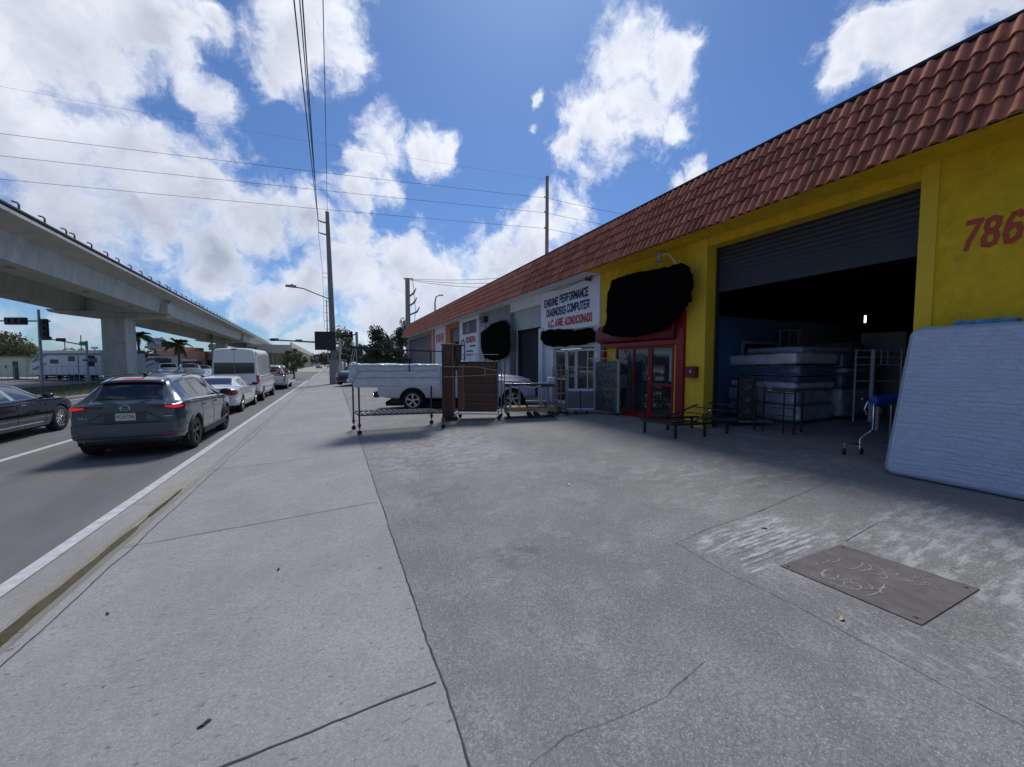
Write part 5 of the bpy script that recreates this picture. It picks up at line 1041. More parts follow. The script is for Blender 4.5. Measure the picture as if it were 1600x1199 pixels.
for sx in (1, -1):
    b = MB(); p0 = BB.side(2.30, .04, .012); p1 = BB.side(2.30, .92, .012); b.beam((sx*p0[0], 2.36, p0[2]), (sx*p1[0], 2.28, p1[2]), .11, .012, up=(1, 0, 0)); b.build('door_pillar', mat('pale_pillar', (.42, .5, .55), .25, metal=.6), bc, local=True)
    b = MB(); b.tube([(sx*BB.side(y_, .0, .012)[0], y_, BB.side(y_, 0, .0)[2]+.01) for y_ in np.linspace(1.2, 3.5, 12)], .011, 6); b.tube([(sx*BB.side(y_, t_, .014)[0], y_, BB.side(y_, t_, .0)[2]) for y_, t_ in ((3.5, .05), (3.3, .35), (3.1, .72), (2.95, .93), (2.6, .97), (2.2, .97), (1.8, .93), (1.5, .6), (1.25, .1))], .014, 6); b.build('window_trim', M_chrome, bc, smooth=True, local=True)
    for yy in (1.55, 2.52): b = MB(); b.tube([(sx*(BB.halfw(yy, .86)+.01), yy, .865), (sx*(BB.halfw(yy, .86)+.035), yy+.03, .87), (sx*(BB.halfw(yy, .86)+.035), yy+.2, .875), (sx*(BB.halfw(yy, .86)+.01), yy+.23, .875)], .013, 6); b.build('door_handle', M_chrome, bc, smooth=True, local=True)
    for yy in (1.45, 2.40, 3.45): b = MB(); b.tube([(sx*(BB.halfw(yy, z)+.001), yy, z) for z in np.linspace(.3, .95, 8)], .004, 4); b.build('door_gap', M_under, bc, local=True)
    b = MB(); b.tube([(sx*(BB.halfw(y_, .38)+.006), y_, .36) for y_ in (1.6, 2.2, 2.8, 3.3)], .012, 5); b.build('sill_strip', M_chrome, bc, local=True)
mirror(bc, .95, 3.30, 1.06, M_blk, 1.05)
# --- white pick-up on the lot, side on behind the racks
BP = Body(5.9, zt=[(0,1.22),(.05,1.25),(2.0,1.25),(2.15,1.26),(2.22,1.70),(2.36,1.82),(3.0,1.87),(3.5,1.83),(4.15,1.42),(4.3,1.36),(5.3,1.28),(5.75,1.16),(5.9,.8)],
          zs=[(0,1.18),(2.0,1.18),(4.2,1.16),(5.4,1.08),(5.9,.74)], zb=[(0,.52),(.6,.44),(5.2,.42),(5.9,.45)], w=[(0,.88),(.06,.92),(.3,.94),(5.2,.94),(5.7,.88),(5.9,.76)], wr=[(0,.88),(2.0,.84),(2.25,.66),(3.4,.66),(4.2,.78),(5.9,.66)], sm=.05)
zp = gz(4)+.0
pk, body = make_car('pickup_truck', 'white pick-up standing across the lot behind the wrapped rack and the dresser', 'pick-up', 1.72, 15.69, R(-107.5), BP, mat('white_truck_paint', (.52, .55, .60), .35, coat=.6, var=.03), (1.25, 5.0), .38, M_rim, z=.165, arch=.06, ww=.25)
side_glass(BP, pk, [(2.36, 2.85, 2.40, 2.82, .1, .88), (2.9, 4.0, 2.87, 3.5, .1, .88)], M_cgl); top_glass(BP, pk, 'windscreen', 4.12, 3.54, 1, .95, M_cgl)
b = MB(); b.box(-.86, .86, -.16, .04, .50, .72); b.build('bumper', M_rubber, pk, local=True, bevel=.03); b = MB(); b.tube([(0, -.1, .50), (0, -.34, .50)], .03, 6); b.sphere((0, -.36, .53), .035); b.build('tow_ball', M_chrome, pk, local=True)
for sx in (1, -1):
    b = MB(); b.box(sx*.84, sx*.91, -.02, .14, .92, 1.04); b.build('tail_light', M_tail, pk, local=True, bevel=.01); arch_trim(BP, pk, 1.25, .38, M_rubber, .09)
    b = MB(); b.box(sx*.5, sx*.8, .45, .75, .28, .46); b.build('mud_guard', M_rubber, pk, local=True)
mirror(pk, .95, 3.85, 1.32, M_rubber, 1.1)
# --- cars on the far carriageway, facing this way
def far_car(name, label, cat, x, y, rz, B, paint, face, wh, r=.34, group='vehicles waiting beyond the viaduct column'):
    t, body = make_car(name, label, cat, x, y, rz, B, paint, wh, r, M_rim, ns=36, group=group)
    g0, g1 = face; top_glass(B, t, 'windscreen', g0, g1, .98, .95, M_cgl)
    for sx in (1, -1):
        b = MB(); b.box(sx*(B.w(B.L-.1)-.26), sx*(B.w(B.L-.1)-.02), B.L-.16, B.L-.005, B.zs(B.L-.3)-.22, B.zs(B.L-.3)-.08); b.build('headlight', M_head, t, local=True, bevel=.02)
    b = MB(); b.box(-.45, .45, B.L-.08, B.L+.015, .45, .68); b.build('grille', M_rubber, t, local=True, bevel=.02)
    return t
def G2(u, d): p = uvd(u, 600, d); return p.x, p.y
M_bluegr = mat('blue_grey_paint', (.12, .16, .2), .3, coat=.8); M_graf = mat('graphite_paint', (.05, .055, .065), .3, coat=.8); M_rd = mat('dark_red_paint', (.15, .02, .02), .3, coat=.8)
q = G2(243, 40); t = far_car('pickup_truck', 'white pick-up facing the camera, just right of the viaduct column', 'pick-up', q[0]-1, q[1]+5, math.pi+.45, BP, M_wp, (4.12, 3.54), (1.25, 5.0), .38); t.scale = (1.0, 1.0, 1.0)
q = G2(280, 38); t = far_car('pickup_truck', 'dark windowed grey pick-up facing the camera, beside the white one near the palm', 'pick-up', q[0]-1, q[1]+5, math.pi+.42, BP, M_sil, (4.12, 3.54), (1.25, 5.0), .38); t.scale = (1.0, 1.0, 1.0)
q = G2(306, 30); t = far_car('sedan', 'graphite saloon partly hidden behind the slate SUV roof', 'car', q[0], q[1]+4, math.pi+.2, BB, M_graf, (3.58, 2.92), (1.05, 4.07)); 
q = G2(326, 29); t = far_car('sedan', 'blue grey saloon roof showing between the SUV and the tall van', 'car', q[0]-1, q[1], .0, BB, M_bluegr, (3.58, 2.92), (1.05, 4.07))
q = G2(312, 46); t = far_car('suv', 'dark SUV under the orange shop front left of the tall van', 'car', q[0], q[1], math.pi+.4, BS, M_graf, (3.42, 2.72), (.95, 3.65))
q = G2(338, 44); t = far_car('sedan', 'white saloon showing beside the left edge of the tall van', 'car', q[0], q[1]+2, math.pi+.3, BW, M_wp, (3.4, 2.76), (1, 3.84))
q = G2(155, 44); t = far_car('pickup_truck', 'dark pick-up parked in front of the white travel trailers, left of the viaduct column', 'pick-up', q[0], q[1], 1.2, BP, M_graf, (4.12, 3.54), (1.25, 5.0), .38)
for i, (x, y, m, lab) in enumerate(((.5, 118, M_wp, 'tiny white car far down the road by the trees'), (-4.5, 150, M_graf, 'tiny dark car far down the road under the end of the overpass'), (-1.6, 175, M_sil, 'tiny silver car far down the road'))):
    far_car('sedan', lab, 'car', x, y, math.pi if i else 0, BW, m, (3.4, 2.76), (1, 3.84), group='cars far down the road')
# ------------------------------------------------------------------ goods standing on the lot
M_plast = mat('cloudy_plastic_wrap', (.50, .54, .60), .22, var=.15, scale=5, bump=.9, bscale=9, coat=.5, stretch=(1, 1, 3))
M_steelb = mat('black_steel', (.018, .018, .02), .45); M_stw = mat('white_steel', (.55, .57, .6), .45, var=.1); M_chr = MATS['chrome']; M_cast = mat('caster_rubber', (.03, .03, .03), .7)
def crumple(b, c, h, M, n=(14, 10, 6), amp=.02, fr=4.0, rnd=.05, seed=0):
    """rounded box skin with wrinkles"""
    c = Vector(c); h = Vector(h); r_ = min(rnd, min(h)*.98); core = h-Vector((r_, r_, r_))
    def pt(p):
        q = Vector([max(-core[i], min(core[i], p[i])) for i in range(3)]); d = p-q
        if d.length > 1e-6: d = d.normalized()*r_
        q = q+d; nn = d.normalized() if d.length > 1e-6 else Vector((0, 0, 1))
        w = mnoise.noise(Vector((q.x*fr, q.y*fr, q.z*fr*2.2))+Vector((seed, seed*2, 0)))*amp + mnoise.noise(q*fr*3+Vector((seed, 0, 5)))*amp*.45
        return c+M @ (q+nn*w)
    for ax in range(3):
        a1, a2 = (ax+1) % 3, (ax+2) % 3
        for s in (-1, 1):
            def fn(u, v):
                p = Vector((0, 0, 0)); p[ax] = s*h[ax]; p[a1] = h[a1]*(2*u-1); p[a2] = h[a2]*(2*v-1); return pt(p)
            b.grid(fn, n[a1], n[a2])
    return b
def caster(b, x, y, z0, r=.055):
    b.lathe([(0, -.014), (r, -.014), (r, .014), (0, .014)], (x, y, z0+r), 'y', 14); b.box(x-.012, x+.012, y-.022, y+.022, z0+r, z0+2.3*r)
def add_casters(parent, pts, r=.055):
    for x, y in pts:
        b = MB(); caster(b, x, y, gz(x), r); b.build('caster', M_cast, parent, bevel=.004)
ID = Matrix.Identity(3)
# rolling rack carrying a plastic wrapped mattress
rk = thing('rolling_rack', 'black steel rolling rack with slatted lower shelf under the long white wrapped mattress', 'rack', (1.5, 10.7, gz(1.5)))
c4 = [(.57, 10.53), (2.66, 10.15), (.47, 11.45), (2.55, 11.05)]
for i, (x, y) in enumerate(c4):
    b = MB(); b.beam((x, y, gz(x)+.16), (x, y, 2.34 if i < 2 else 2.3), .042); b.build('post', M_steelb, rk)
    b = MB(); b.box(x-.04, x+.04, y-.04, y+.04, gz(x)+.22, gz(x)+.28); b.build('corner_clamp', mat('red_clamp', (.3, .03, .04), .5), rk)
add_casters(rk, c4, .06)
def between(a, c, u): return (a[0]+(c[0]-a[0])*u, a[1]+(c[1]-a[1])*u)
b = MB(); z0 = .60
for i, j in ((0, 1), (2, 3), (0, 2), (1, 3)): b.beam((*c4[i], z0), (*c4[j], z0), .035)
b.build('shelf_frame', M_steelb, rk)
b = MB()
for k in range(15):
    u = (k+.6)/15.3; p, q = between(c4[0], c4[1], u), between(c4[2], c4[3], u); b.beam((*p, z0+.022), (*q, z0+.022), .055, .012)
b.build('slats', M_steelb, rk)
b = MB(); b.beam((.36, 10.62, 2.33), (2.66, 10.15, 2.25), .05, .03); b.beam((.3, 11.5, 2.36), (2.55, 11.05, 2.27), .035); b.beam((.40, 10.6, 2.33), (.3, 11.5, 2.36), .035); b.beam((.30, 10.9, 2.37), (1.35, 11.2, 2.33), .16, .02); b.build('top_rail', M_steelb, rk)
b = MB()
for x, y, zt_ in ((.50, 10.62, 2.32), (.45, 10.72, 2.30), (.58, 10.58, 2.3)): b.tube([(x+.02, y, zt_), (x-.06+.04*(y-10.6), y-.05, 1.95)], .008, 5)
b.build('strap', mat('pale_strap', (.5, .52, .52), .7), rk)
rdir = math.atan2(10.15-10.53, 2.66-.57); Mr = Matrix.Rotation(rdir, 3, 'Z')
mt = thing('wrapped_mattress', 'long mattress bundled in cloudy white plastic, lying on top of the black rolling rack', 'mattress', (1.57, 10.72, 1.30))
b = MB(); crumple(b, (1.575, 10.66, 1.62), (1.10, .42, .30), Mr, (40, 14, 16), .018, 3.0, .07, 3); b.build('cover', M_plast, mt, smooth=True, angle=60)
b = MB(); crumple(b, (.46, 10.55, 1.70), (.10, .16, .24), Mr @ Matrix.Rotation(.25, 3, 'Y'), (8, 8, 12), .07, 6, .07, 9); b.build('loose_plastic', M_plast, mt, smooth=True, angle=60)
b = MB()
for z in (1.86, 1.74, 1.56): b.tube([Vector((1.575, 10.66, z))+Mr @ Vector((x_, -.435, .004*math.sin(x_*9))) for x_ in np.linspace(-1.04, 1.04, 24)], .009, 5)
b.build('quilt_seam', mat('seam_grey', (.30, .33, .38), .5), mt, smooth=True)
b = MB(); b.box(1.36, 1.62, 10.35, 10.4, 1.96, 2.1) if False else None; b.tube([(1.50, 10.2, 1.93), (1.50, 10.2, 2.06), (1.78, 10.15, 2.06), (1.78, 10.15, 1.72)], .018, 6); b.build('handle_bar', M_steelb, rk, smooth=True)
# tall brown cabinet
M_brn = mat('dark_red_brown_wood', (.07, .023, .015), .5, var=.35, scale=3, stretch=(6, 6, .8), coat=.1); M_brl = mat('brown_wood_edge', (.19, .085, .055), .45, var=.2, scale=4)
M_rope = mat('tan_rope', (.45, .36, .25), .8)
ta = thing('armoire', 'tall narrow dark brown wooden cabinet between the white wrapped mattress and the dresser', 'cabinet', (3.2, 11.6, gz(3.2)))
Mt = Matrix.Rotation(-.42, 3, 'Z')
b = MB(); b.obox((3.24, 11.62, 1.38), .17, .22, 1.10, Mt); b.build('cabinet', M_brn, ta, bevel=.01); b = MB(); b.obox((3.26, 11.60, 2.50), .22, .27, .03, Mt); b.build('cornice', M_brl, ta, bevel=.01); b = MB(); b.obox((3.30, 11.36, 1.38), .022, .02, 1.08, Mt); b.obox((3.01, 11.49, 1.38), .018, .02, 1.08, Mt); b.build('edge_strip', M_brl, ta); b = MB(); b.obox((3.24, 11.6, .25), .2, .24, .04, Mt); b.build('foot', M_steelb, ta)
b = MB(); b.obox((3.52, 11.56, 2.10), .07, .16, .38, Mt); b.obox((3.55, 11.54, 2.49), .13, .2, .02, Mt); b.build('shelf_unit', M_brn, ta, bevel=.01)
# dresser on a cart
ds = thing('dresser', 'wide dark brown chest of drawers tied with rope and stood on end on a cart', 'dresser', (4.0, 11.0, gz(4)))
dd = math.atan2(10.75-11.33, 4.55-3.5); Md = Matrix.Rotation(dd, 3, 'Z'); dc = Vector((4.03, 11.18, 1.21))
b = MB(); b.obox(dc, .59, .24, .74, Md); b.build('carcass', M_brn, ds, bevel=.012); b = MB(); b.obox(dc+Vector((0, 0, .76)), .62, .27, .02, Md); b.build('top', M_steelb, ds, bevel=.006)
for k in range(5):
    b = MB(); b.obox(dc+Md @ Vector((.12, -.245, -.60+.275*k)), .44, .014, .115, Md); dw_ = b.build('drawer', M_brn, ds, bevel=.008)
    b = MB(); b.obox(dc+Md @ Vector((.12, -.262, -.485+.275*k)), .43, .006, .010, Md); b.build('drawer_edge', M_brl, dw_)
b = MB(); b.obox(dc+Md @ Vector((-.42, -.245, 0)), .05, .01, .7, Md); b.obox(dc+Md @ Vector((-.52, -.25, 0)), .025, .01, .7, Md); b.build('side_stile', M_brl, ds)
b = MB(); b.tube([dc+Md @ Vector((-1.15, -.42, .62)), dc+Md @ Vector((0, -.29, .62)), dc+Md @ Vector((.62, -.28, .50))], .010, 5); b.tube([dc+Md @ Vector((-1.15, -.42, .30)), dc+Md @ Vector((.1, -.29, .36)), dc+Md @ Vector((.62, -.28, .40))], .010, 5); b.tube([dc+Md @ Vector((.25, -.29, .60)), dc+Md @ Vector((.28, -.3, .48)), dc+Md @ Vector((.25, -.29, .38))], .012, 5); b.build('rope', M_rope, ds, smooth=True)
ct = thing('cart', 'low steel cart on casters with upright bars carrying the brown dresser', 'cart', (4.1, 10.95, gz(4)))
b = MB()
for lx in (-.66, .72): b.beam(dc+Md @ Vector((lx, -.34, -.80)), dc+Md @ Vector((lx, .3, -.80)), .035)
for ly in (-.34, .3): b.beam(dc+Md @ Vector((-.66, ly, -.80)), dc+Md @ Vector((.72, ly, -.80)), .035)
b.build('frame', M_stw, ct)
for lx in (.66, .76): b = MB(); b.tube([dc+Md @ Vector((lx, -.3, -.80)), dc+Md @ Vector((lx, -.3, .74)), dc+Md @ Vector((lx+.05, .2, .74)), dc+Md @ Vector((lx+.05, .2, -.8))], .016, 6); b.build('push_bar', mat('blue_grey_steel', (.18, .2, .26), .45), ct, smooth=True)
for lx, ly in ((-.62, -.32), (.68, -.32), (-.62, .28), (.68, .28), (-.9, -.32)):
    p = dc+Md @ Vector((lx, ly, 0)); add_casters(ct, [(p.x, p.y)], .065)
b = MB()
for lx in (-.3, -.1, .1, .25): b.tube([dc+Md @ Vector((lx-.2, .34, .74)), dc+Md @ Vector((lx-.2, .34, 1.02))], .010, 5)
b.beam(dc+Md @ Vector((-.62, .34, 1.0)), dc+Md @ Vector((.6, .34, 1.0)), .02); b.build('rear_rail', M_stw, ct)
# flat wooden platform cart with a glass table on it
M_ply = mat('plywood', (.33, .235, .14), .8, var=.25, scale=2.5, stretch=(1, 6, 1), dirt=(.15, .12, .09), dscale=2)
pc = thing('platform_cart', 'low flat cart with pale plywood deck and wooden corner posts', 'cart', (5.5, 10.3, gz(5.5)))
pdv = math.atan2(10.0-10.55, 6.2-4.8); Mp = Matrix.Rotation(pdv, 3, 'Z'); pc0 = Vector((5.52, 10.58, .56)); PW = lambda x, y, z: pc0+Mp @ Vector((x, y, z))
b = MB(); b.obox(pc0, .80, .36, .02, Mp); b.build('deck', M_ply, pc, bevel=.006); b = MB(); b.obox(PW(0, -.35, -.05), .80, .02, .035, Mp); b.obox(PW(0, .35, -.05), .80, .02, .035, Mp); b.build('side_rail', M_ply, pc)
for x in (-.66, -.02, .2, .66): p = PW(x, -.3, 0); add_casters(pc, [(p.x, p.y)], .085 if abs(x) < .3 else .06); p = PW(x, .3, 0); add_casters(pc, [(p.x, p.y)], .06)
for x in (-.76, .76): b = MB(); b.obox(PW(x, -.34, .05), .03, .03, .19, Mp); b.build('post', M_brl, pc)
gt = thing('glass_table', 'grey table with a thin glass top standing on the plywood cart', 'table', (5.5, 10.5, .58))
b = MB(); b.obox(PW(-.02, 0, .76), .80, .38, .012, Mp); b.build('glass_top', mat('green_edge_glass', (.20, .27, .28), .06, spec=.9, coat=.5), gt, bevel=.004); b = MB(); b.obox(PW(-.02, 0, .70), .74, .33, .045, Mp); b.build('apron', M_steelb, gt, bevel=.01)
for x, y in ((-.62, -.28), (.30, -.28), (-.3, .28), (.62, .28)): b = MB(); b.obox(PW(x, y, .36), .03, .03, .33, Mp); b.build('leg', mat('grey_leg', (.25, .27, .3), .5), gt)
b = MB(); b.tube([PW(-.7, -.3, .73), PW(-.5, -.38, .66), PW(-.2, -.36, .69), PW(.1, -.38, .64), PW(.3, -.36, .70)], .016, 5); b.build('plastic_scrap', M_plast, gt)
st = thing('stool', 'low grey bench lying on the plywood cart under the table', 'bench', (5.75, 10.55, .6)); b = MB(); b.obox(PW(.22, 0, .19), .34, .18, .018, Mp); b.build('seat', mat('sage_grey', (.3, .33, .34), .6), st, bevel=.006)
for x, y in ((-.08, -.15), (.5, -.15), (-.08, .15), (.5, .15)): b = MB(); b.obox(PW(x, y, .1), .016, .016, .08, Mp); b.build('leg', M_steelb, st)
bx = thing('carton', 'small white carton on the right end of the glass table', 'box', tuple(PW(.66, .05, .78))); b = MB(); b.obox(PW(.66, 0, .86), .10, .12, .08, Mp); b.build('box', mat('white_card', (.62, .63, .65), .7, var=.05), bx, bevel=.006); b = MB(); b.obox(PW(.66, -.122, .86), .03, .002, .06, Mp); b.build('tape', mat('tape', (.5, .48, .42), .4), bx)
ht = thing('hand_truck', 'orange hand truck frame standing behind the glass table, in front of the shop window', 'hand truck', (6.6, 10.75, gz(6.6)))
b = MB()
loop = lambda x0, x1, z0, z1, y: [(x0, y, z0), (x0, y, z1-.12), (x0+.05, y, z1-.02), ((x0+x1)/2, y, z1+.03), (x1-.05, y, z1-.02), (x1, y, z1-.12), (x1, y, z0)]
b.tube(loop(6.48, 6.80, gz(6.6)+.12, 1.86, 10.8), .018, 8); b.tube([(6.48, 10.8, 1.55), (6.8, 10.8, 1.55)], .014, 6); b.tube([(6.48, 10.8, 1.1), (6.8, 10.8, 1.1)], .014, 6); b.build('frame', mat('orange_tube', (.5, .17, .08), .5), ht, smooth=True)
b = MB(); b.box(6.46, 6.82, 10.55, 10.8, gz(6.6)+.02, gz(6.6)+.035); b.build('toe_plate', M_steelb, ht); b = MB(); caster(b, 6.5, 10.86, gz(6.6), .09); caster(b, 6.78, 10.86, gz(6.6), .09); b.build('wheel', M_cast, ht)
# slender steel shelf trolley beside it
sh = thing('shelf_trolley', 'slender grey wire trolley between the glass table and the wrapped grey cabinets', 'trolley', (6.55, 10.2, gz(6.5)))
for x, y in ((6.33, 10.28), (6.62, 10.15), (6.45, 10.6), (6.75, 10.45)):
    b = MB(); b.tube([(x, y, gz(x)+.1), (x, y, 1.74)], .014, 6); b.build('post', MATS['blue_grey_steel'], sh); add_casters(sh, [(x, y)], .045)
for z in (.46, .98, 1.72):
    b = MB(); q4 = ((6.33, 10.28), (6.62, 10.15), (6.75, 10.45), (6.45, 10.6))
    for k in range(4): b.beam((*q4[k], z), (*q4[(k+1) % 4], z), .018)
    b.build('shelf', MATS['blue_grey_steel'], sh)
# long low trolley with a handle rail, two grey cabinets and the dark wrapped panel
M_gc = mat('slate_cabinet', (.115, .14, .155), .4, var=.12, scale=4)
tr = thing('trolley', 'long grey flatbed trolley under the grey cabinets and the dark wrapped panel', 'trolley', (7.2, 9.9, gz(7.2)))
gd = math.atan2(9.05-10.3, 7.86-6.62); Mg = Matrix.Rotation(-.35, 3, 'Z')
A0 = Vector((6.62, 10.27, .44)); A1 = Vector((7.50, 9.90, .44)); A2 = Vector((7.86, 9.10, .44))
b = MB(); b.beam(A0, A1, .05); b.beam(A1, A2, .05); b.beam(A0+Vector((.18, .42, 0)), A1+Vector((.18, .3, 0)), .04); b.build('bed', MATS['blue_grey_steel'], tr)
add_casters(tr, [(6.68, 10.25), (6.95, 10.15), (7.78, 9.15), (7.86, 9.42)], .06)
b = MB(); b.tube([(6.72, 10.26, .46), (6.72, 10.26, 1.82), (7.5, 9.93, 1.80), (7.5, 9.93, .46)], .016, 6); b.build('rail', M_alu, tr, smooth=True)
gdv = math.atan2(9.89-10.25, 7.45-6.68)
Mgc = Matrix.Rotation(gdv, 3, 'Z')
for k, lab in ((0, 'left grey slatted cabinet of the pair on the flatbed trolley'), (1, 'right grey slatted cabinet of the pair, next to the dark wrapped panel')):
    c = Vector((6.70, 10.24, .78))+Mgc @ Vector((.20+.425*k, .18, 0)); t = thing('cabinet', lab, 'cabinet', tuple(c-Vector((0, 0, .33))), 0, 'grey cabinets on the trolley')
    b = MB(); b.obox(c, .20, .17, .31, Mgc); b.build('carcass', M_gc, t, bevel=.008)
    for j in range(7): b = MB(); b.obox(c+Mgc @ Vector((0, -.175, -.2+.066*j)), .185, .006, .027, Mgc); b.build('slat', M_gc, t, bevel=.003)
    b = MB(); b.obox(c+Vector((0, 0, .30)), .206, .178, .030, Mgc); b.obox(c-Vector((0, 0, .30)), .206, .178, .030, Mgc); b.build('wrapped_edge', mat('white_edge_wrap', (.55, .6, .66), .4), t, bevel=.008)
wp = thing('wrapped_board', 'tall dark panel wrapped in stretch film, held between two pale posts', 'panel', (7.7, 9.5, .46))
pv = math.atan2(9.11-9.95, 7.78-7.53); Mw = Matrix.Rotation(pv, 3, 'Z'); wc = Vector((7.66, 9.53, 1.22))
b = MB(); crumple(b, wc, (.40, .06, .77), Mw, (20, 4, 34), .010, 5, .03, 4); b.build('panel', mat('dark_film_wrap', (.045, .06, .065), .28, var=.45, scale=6, coat=.5, bump=.8, bscale=12, stretch=(1, 1, .5)), wp, smooth=True, angle=60)
rw = random.Random(3); b = MB()
for k in range(13):
    x0, x1 = rw.uniform(-.38, .38), rw.uniform(-.38, .38); z0_, z1_ = rw.uniform(-.6, .2), rw.uniform(.3, .76); b.tube([wc+Mw @ Vector((x0, -.072, z0_)), wc+Mw @ Vector(((x0+x1)/2+.05, -.078, (z0_+z1_)/2)), wc+Mw @ Vector((x1, -.072, z1_))], .003, 4)
b.tube([wc+Mw @ Vector((-.4, -.075, -.12)), wc+Mw @ Vector((.4, -.075, -.06))], .007, 4); b.tube([wc+Mw @ Vector((-.4, -.075, .0)), wc+Mw @ Vector((.4, -.075, -.10))], .007, 4); b.tube([wc+Mw @ Vector((-.38, -.075, .20)), wc+Mw @ Vector((.05, -.08, .26)), wc+Mw @ Vector((.2, -.075, .5))], .006, 4)
b.build('film_fold', mat('film_highlight', (.24, .28, .29), .3), wp)
for s_ in (-1, 1): b = MB(); p = wc+Mw @ Vector((.44*s_, -.05, 0)); b.beam((p.x, p.y, .44), (p.x, p.y, 2.05), .05); b.build('post', mat('padded_post', (.42, .44, .46), .7, var=.25, scale=14), wp, bevel=.012)
cr = thing('push_cart', 'cream tubular cart handle rising behind the dark wrapped panel', 'cart', (7.5, 9.9, gz(7.5)))
b = MB(); b.tube([(7.35, 10.1, gz(7.4)+.1), (7.35, 10.1, 2.33), (7.86, 9.75, 2.33), (7.92, 9.55, 2.15), (8.0, 9.35, 1.9), (8.0, 9.35, gz(8)+.1)], .02, 8); b.tube([(7.35, 10.1, 2.08), (7.88, 9.73, 2.08)], .018, 8); b.build('handle', mat('cream_tube', (.55, .48, .30), .5), cr, smooth=True); add_casters(cr, [(7.35, 10.1), (8.0, 9.36)], .05)
# adjustable black bed base
bd = thing('bed_frame', 'black adjustable bed base with raised head section standing in front of the yellow pier', 'bed frame', (7.1, 6.2, gz(7)))
legs = [(6.67, 5.98), (6.62, 6.83), (7.33, 5.78), (7.29, 6.77), (8.00, 5.74), (7.93, 6.62)]
for x, y in legs: b = MB(); b.beam((x, y, gz(x)), (x, y, .60), .05); b.build('leg', M_steelb, bd, bevel=.006)
zf = .62
b = MB()
P = {'a': (6.58, 5.93, zf), 'b': (6.52, 6.86, zf), 'c': (8.25, 5.66, zf), 'd': (8.05, 6.62, zf)}
for i, j in (('a', 'b'), ('a', 'c'), ('b', 'd'), ('c', 'd')): b.beam(P[i], P[j], .04, .05)
b.beam((7.30, 5.80, zf), (7.25, 6.78, zf), .04, .04); b.beam((6.9, 5.88, zf), (6.85, 6.82, zf), .03, .03); b.build('frame', M_steelb, bd, bevel=.005)
b = MB(); b.beam((7.35, 5.85, .66), (8.35, 5.72, .96), .028); b.beam((7.28, 6.72, .66), (8.28, 6.60, .98), .028); b.beam((8.35, 5.72, .96), (8.28, 6.60, .98), .03)
for u in (.35, .68): b.beam(Vector((7.35, 5.85, .66)).lerp(Vector((8.35, 5.72, .96)), u), Vector((7.28, 6.72, .66)).lerp(Vector((8.28, 6.6, .98)), u), .022)
b.build('head_section', M_steelb, bd)
b = MB(); b.beam((6.60, 6.0, .66), (7.25, 5.93, .66), .03); b.beam((6.58, 6.78, .66), (7.22, 6.7, .66), .03); b.beam((6.6, 6.0, .66), (6.58, 6.78, .66), .03); b.beam((6.9, 5.97, .66), (6.88, 6.74, .66), .02); b.build('foot_section', M_steelb, bd)
b = MB(); b.tube([(7.5, 6.15, .62), (7.9, 6.1, .84)], .022, 8); b.tube([(7.0, 6.3, .60), (7.3, 6.25, .62)], .02, 8); b.sphere((7.9, 6.1, .84), .035); b.build('lift_motor', M_chr, bd, smooth=True)
b = MB(); b.tube([(8.2, 6.4, .6), (8.6, 6.35, .58), (8.8, 6.3, .72), (9.1, 6.3, .95), (9.2, 6.3, 1.2)], .008, 5); b.build('cord', M_steelb, bd, smooth=True)
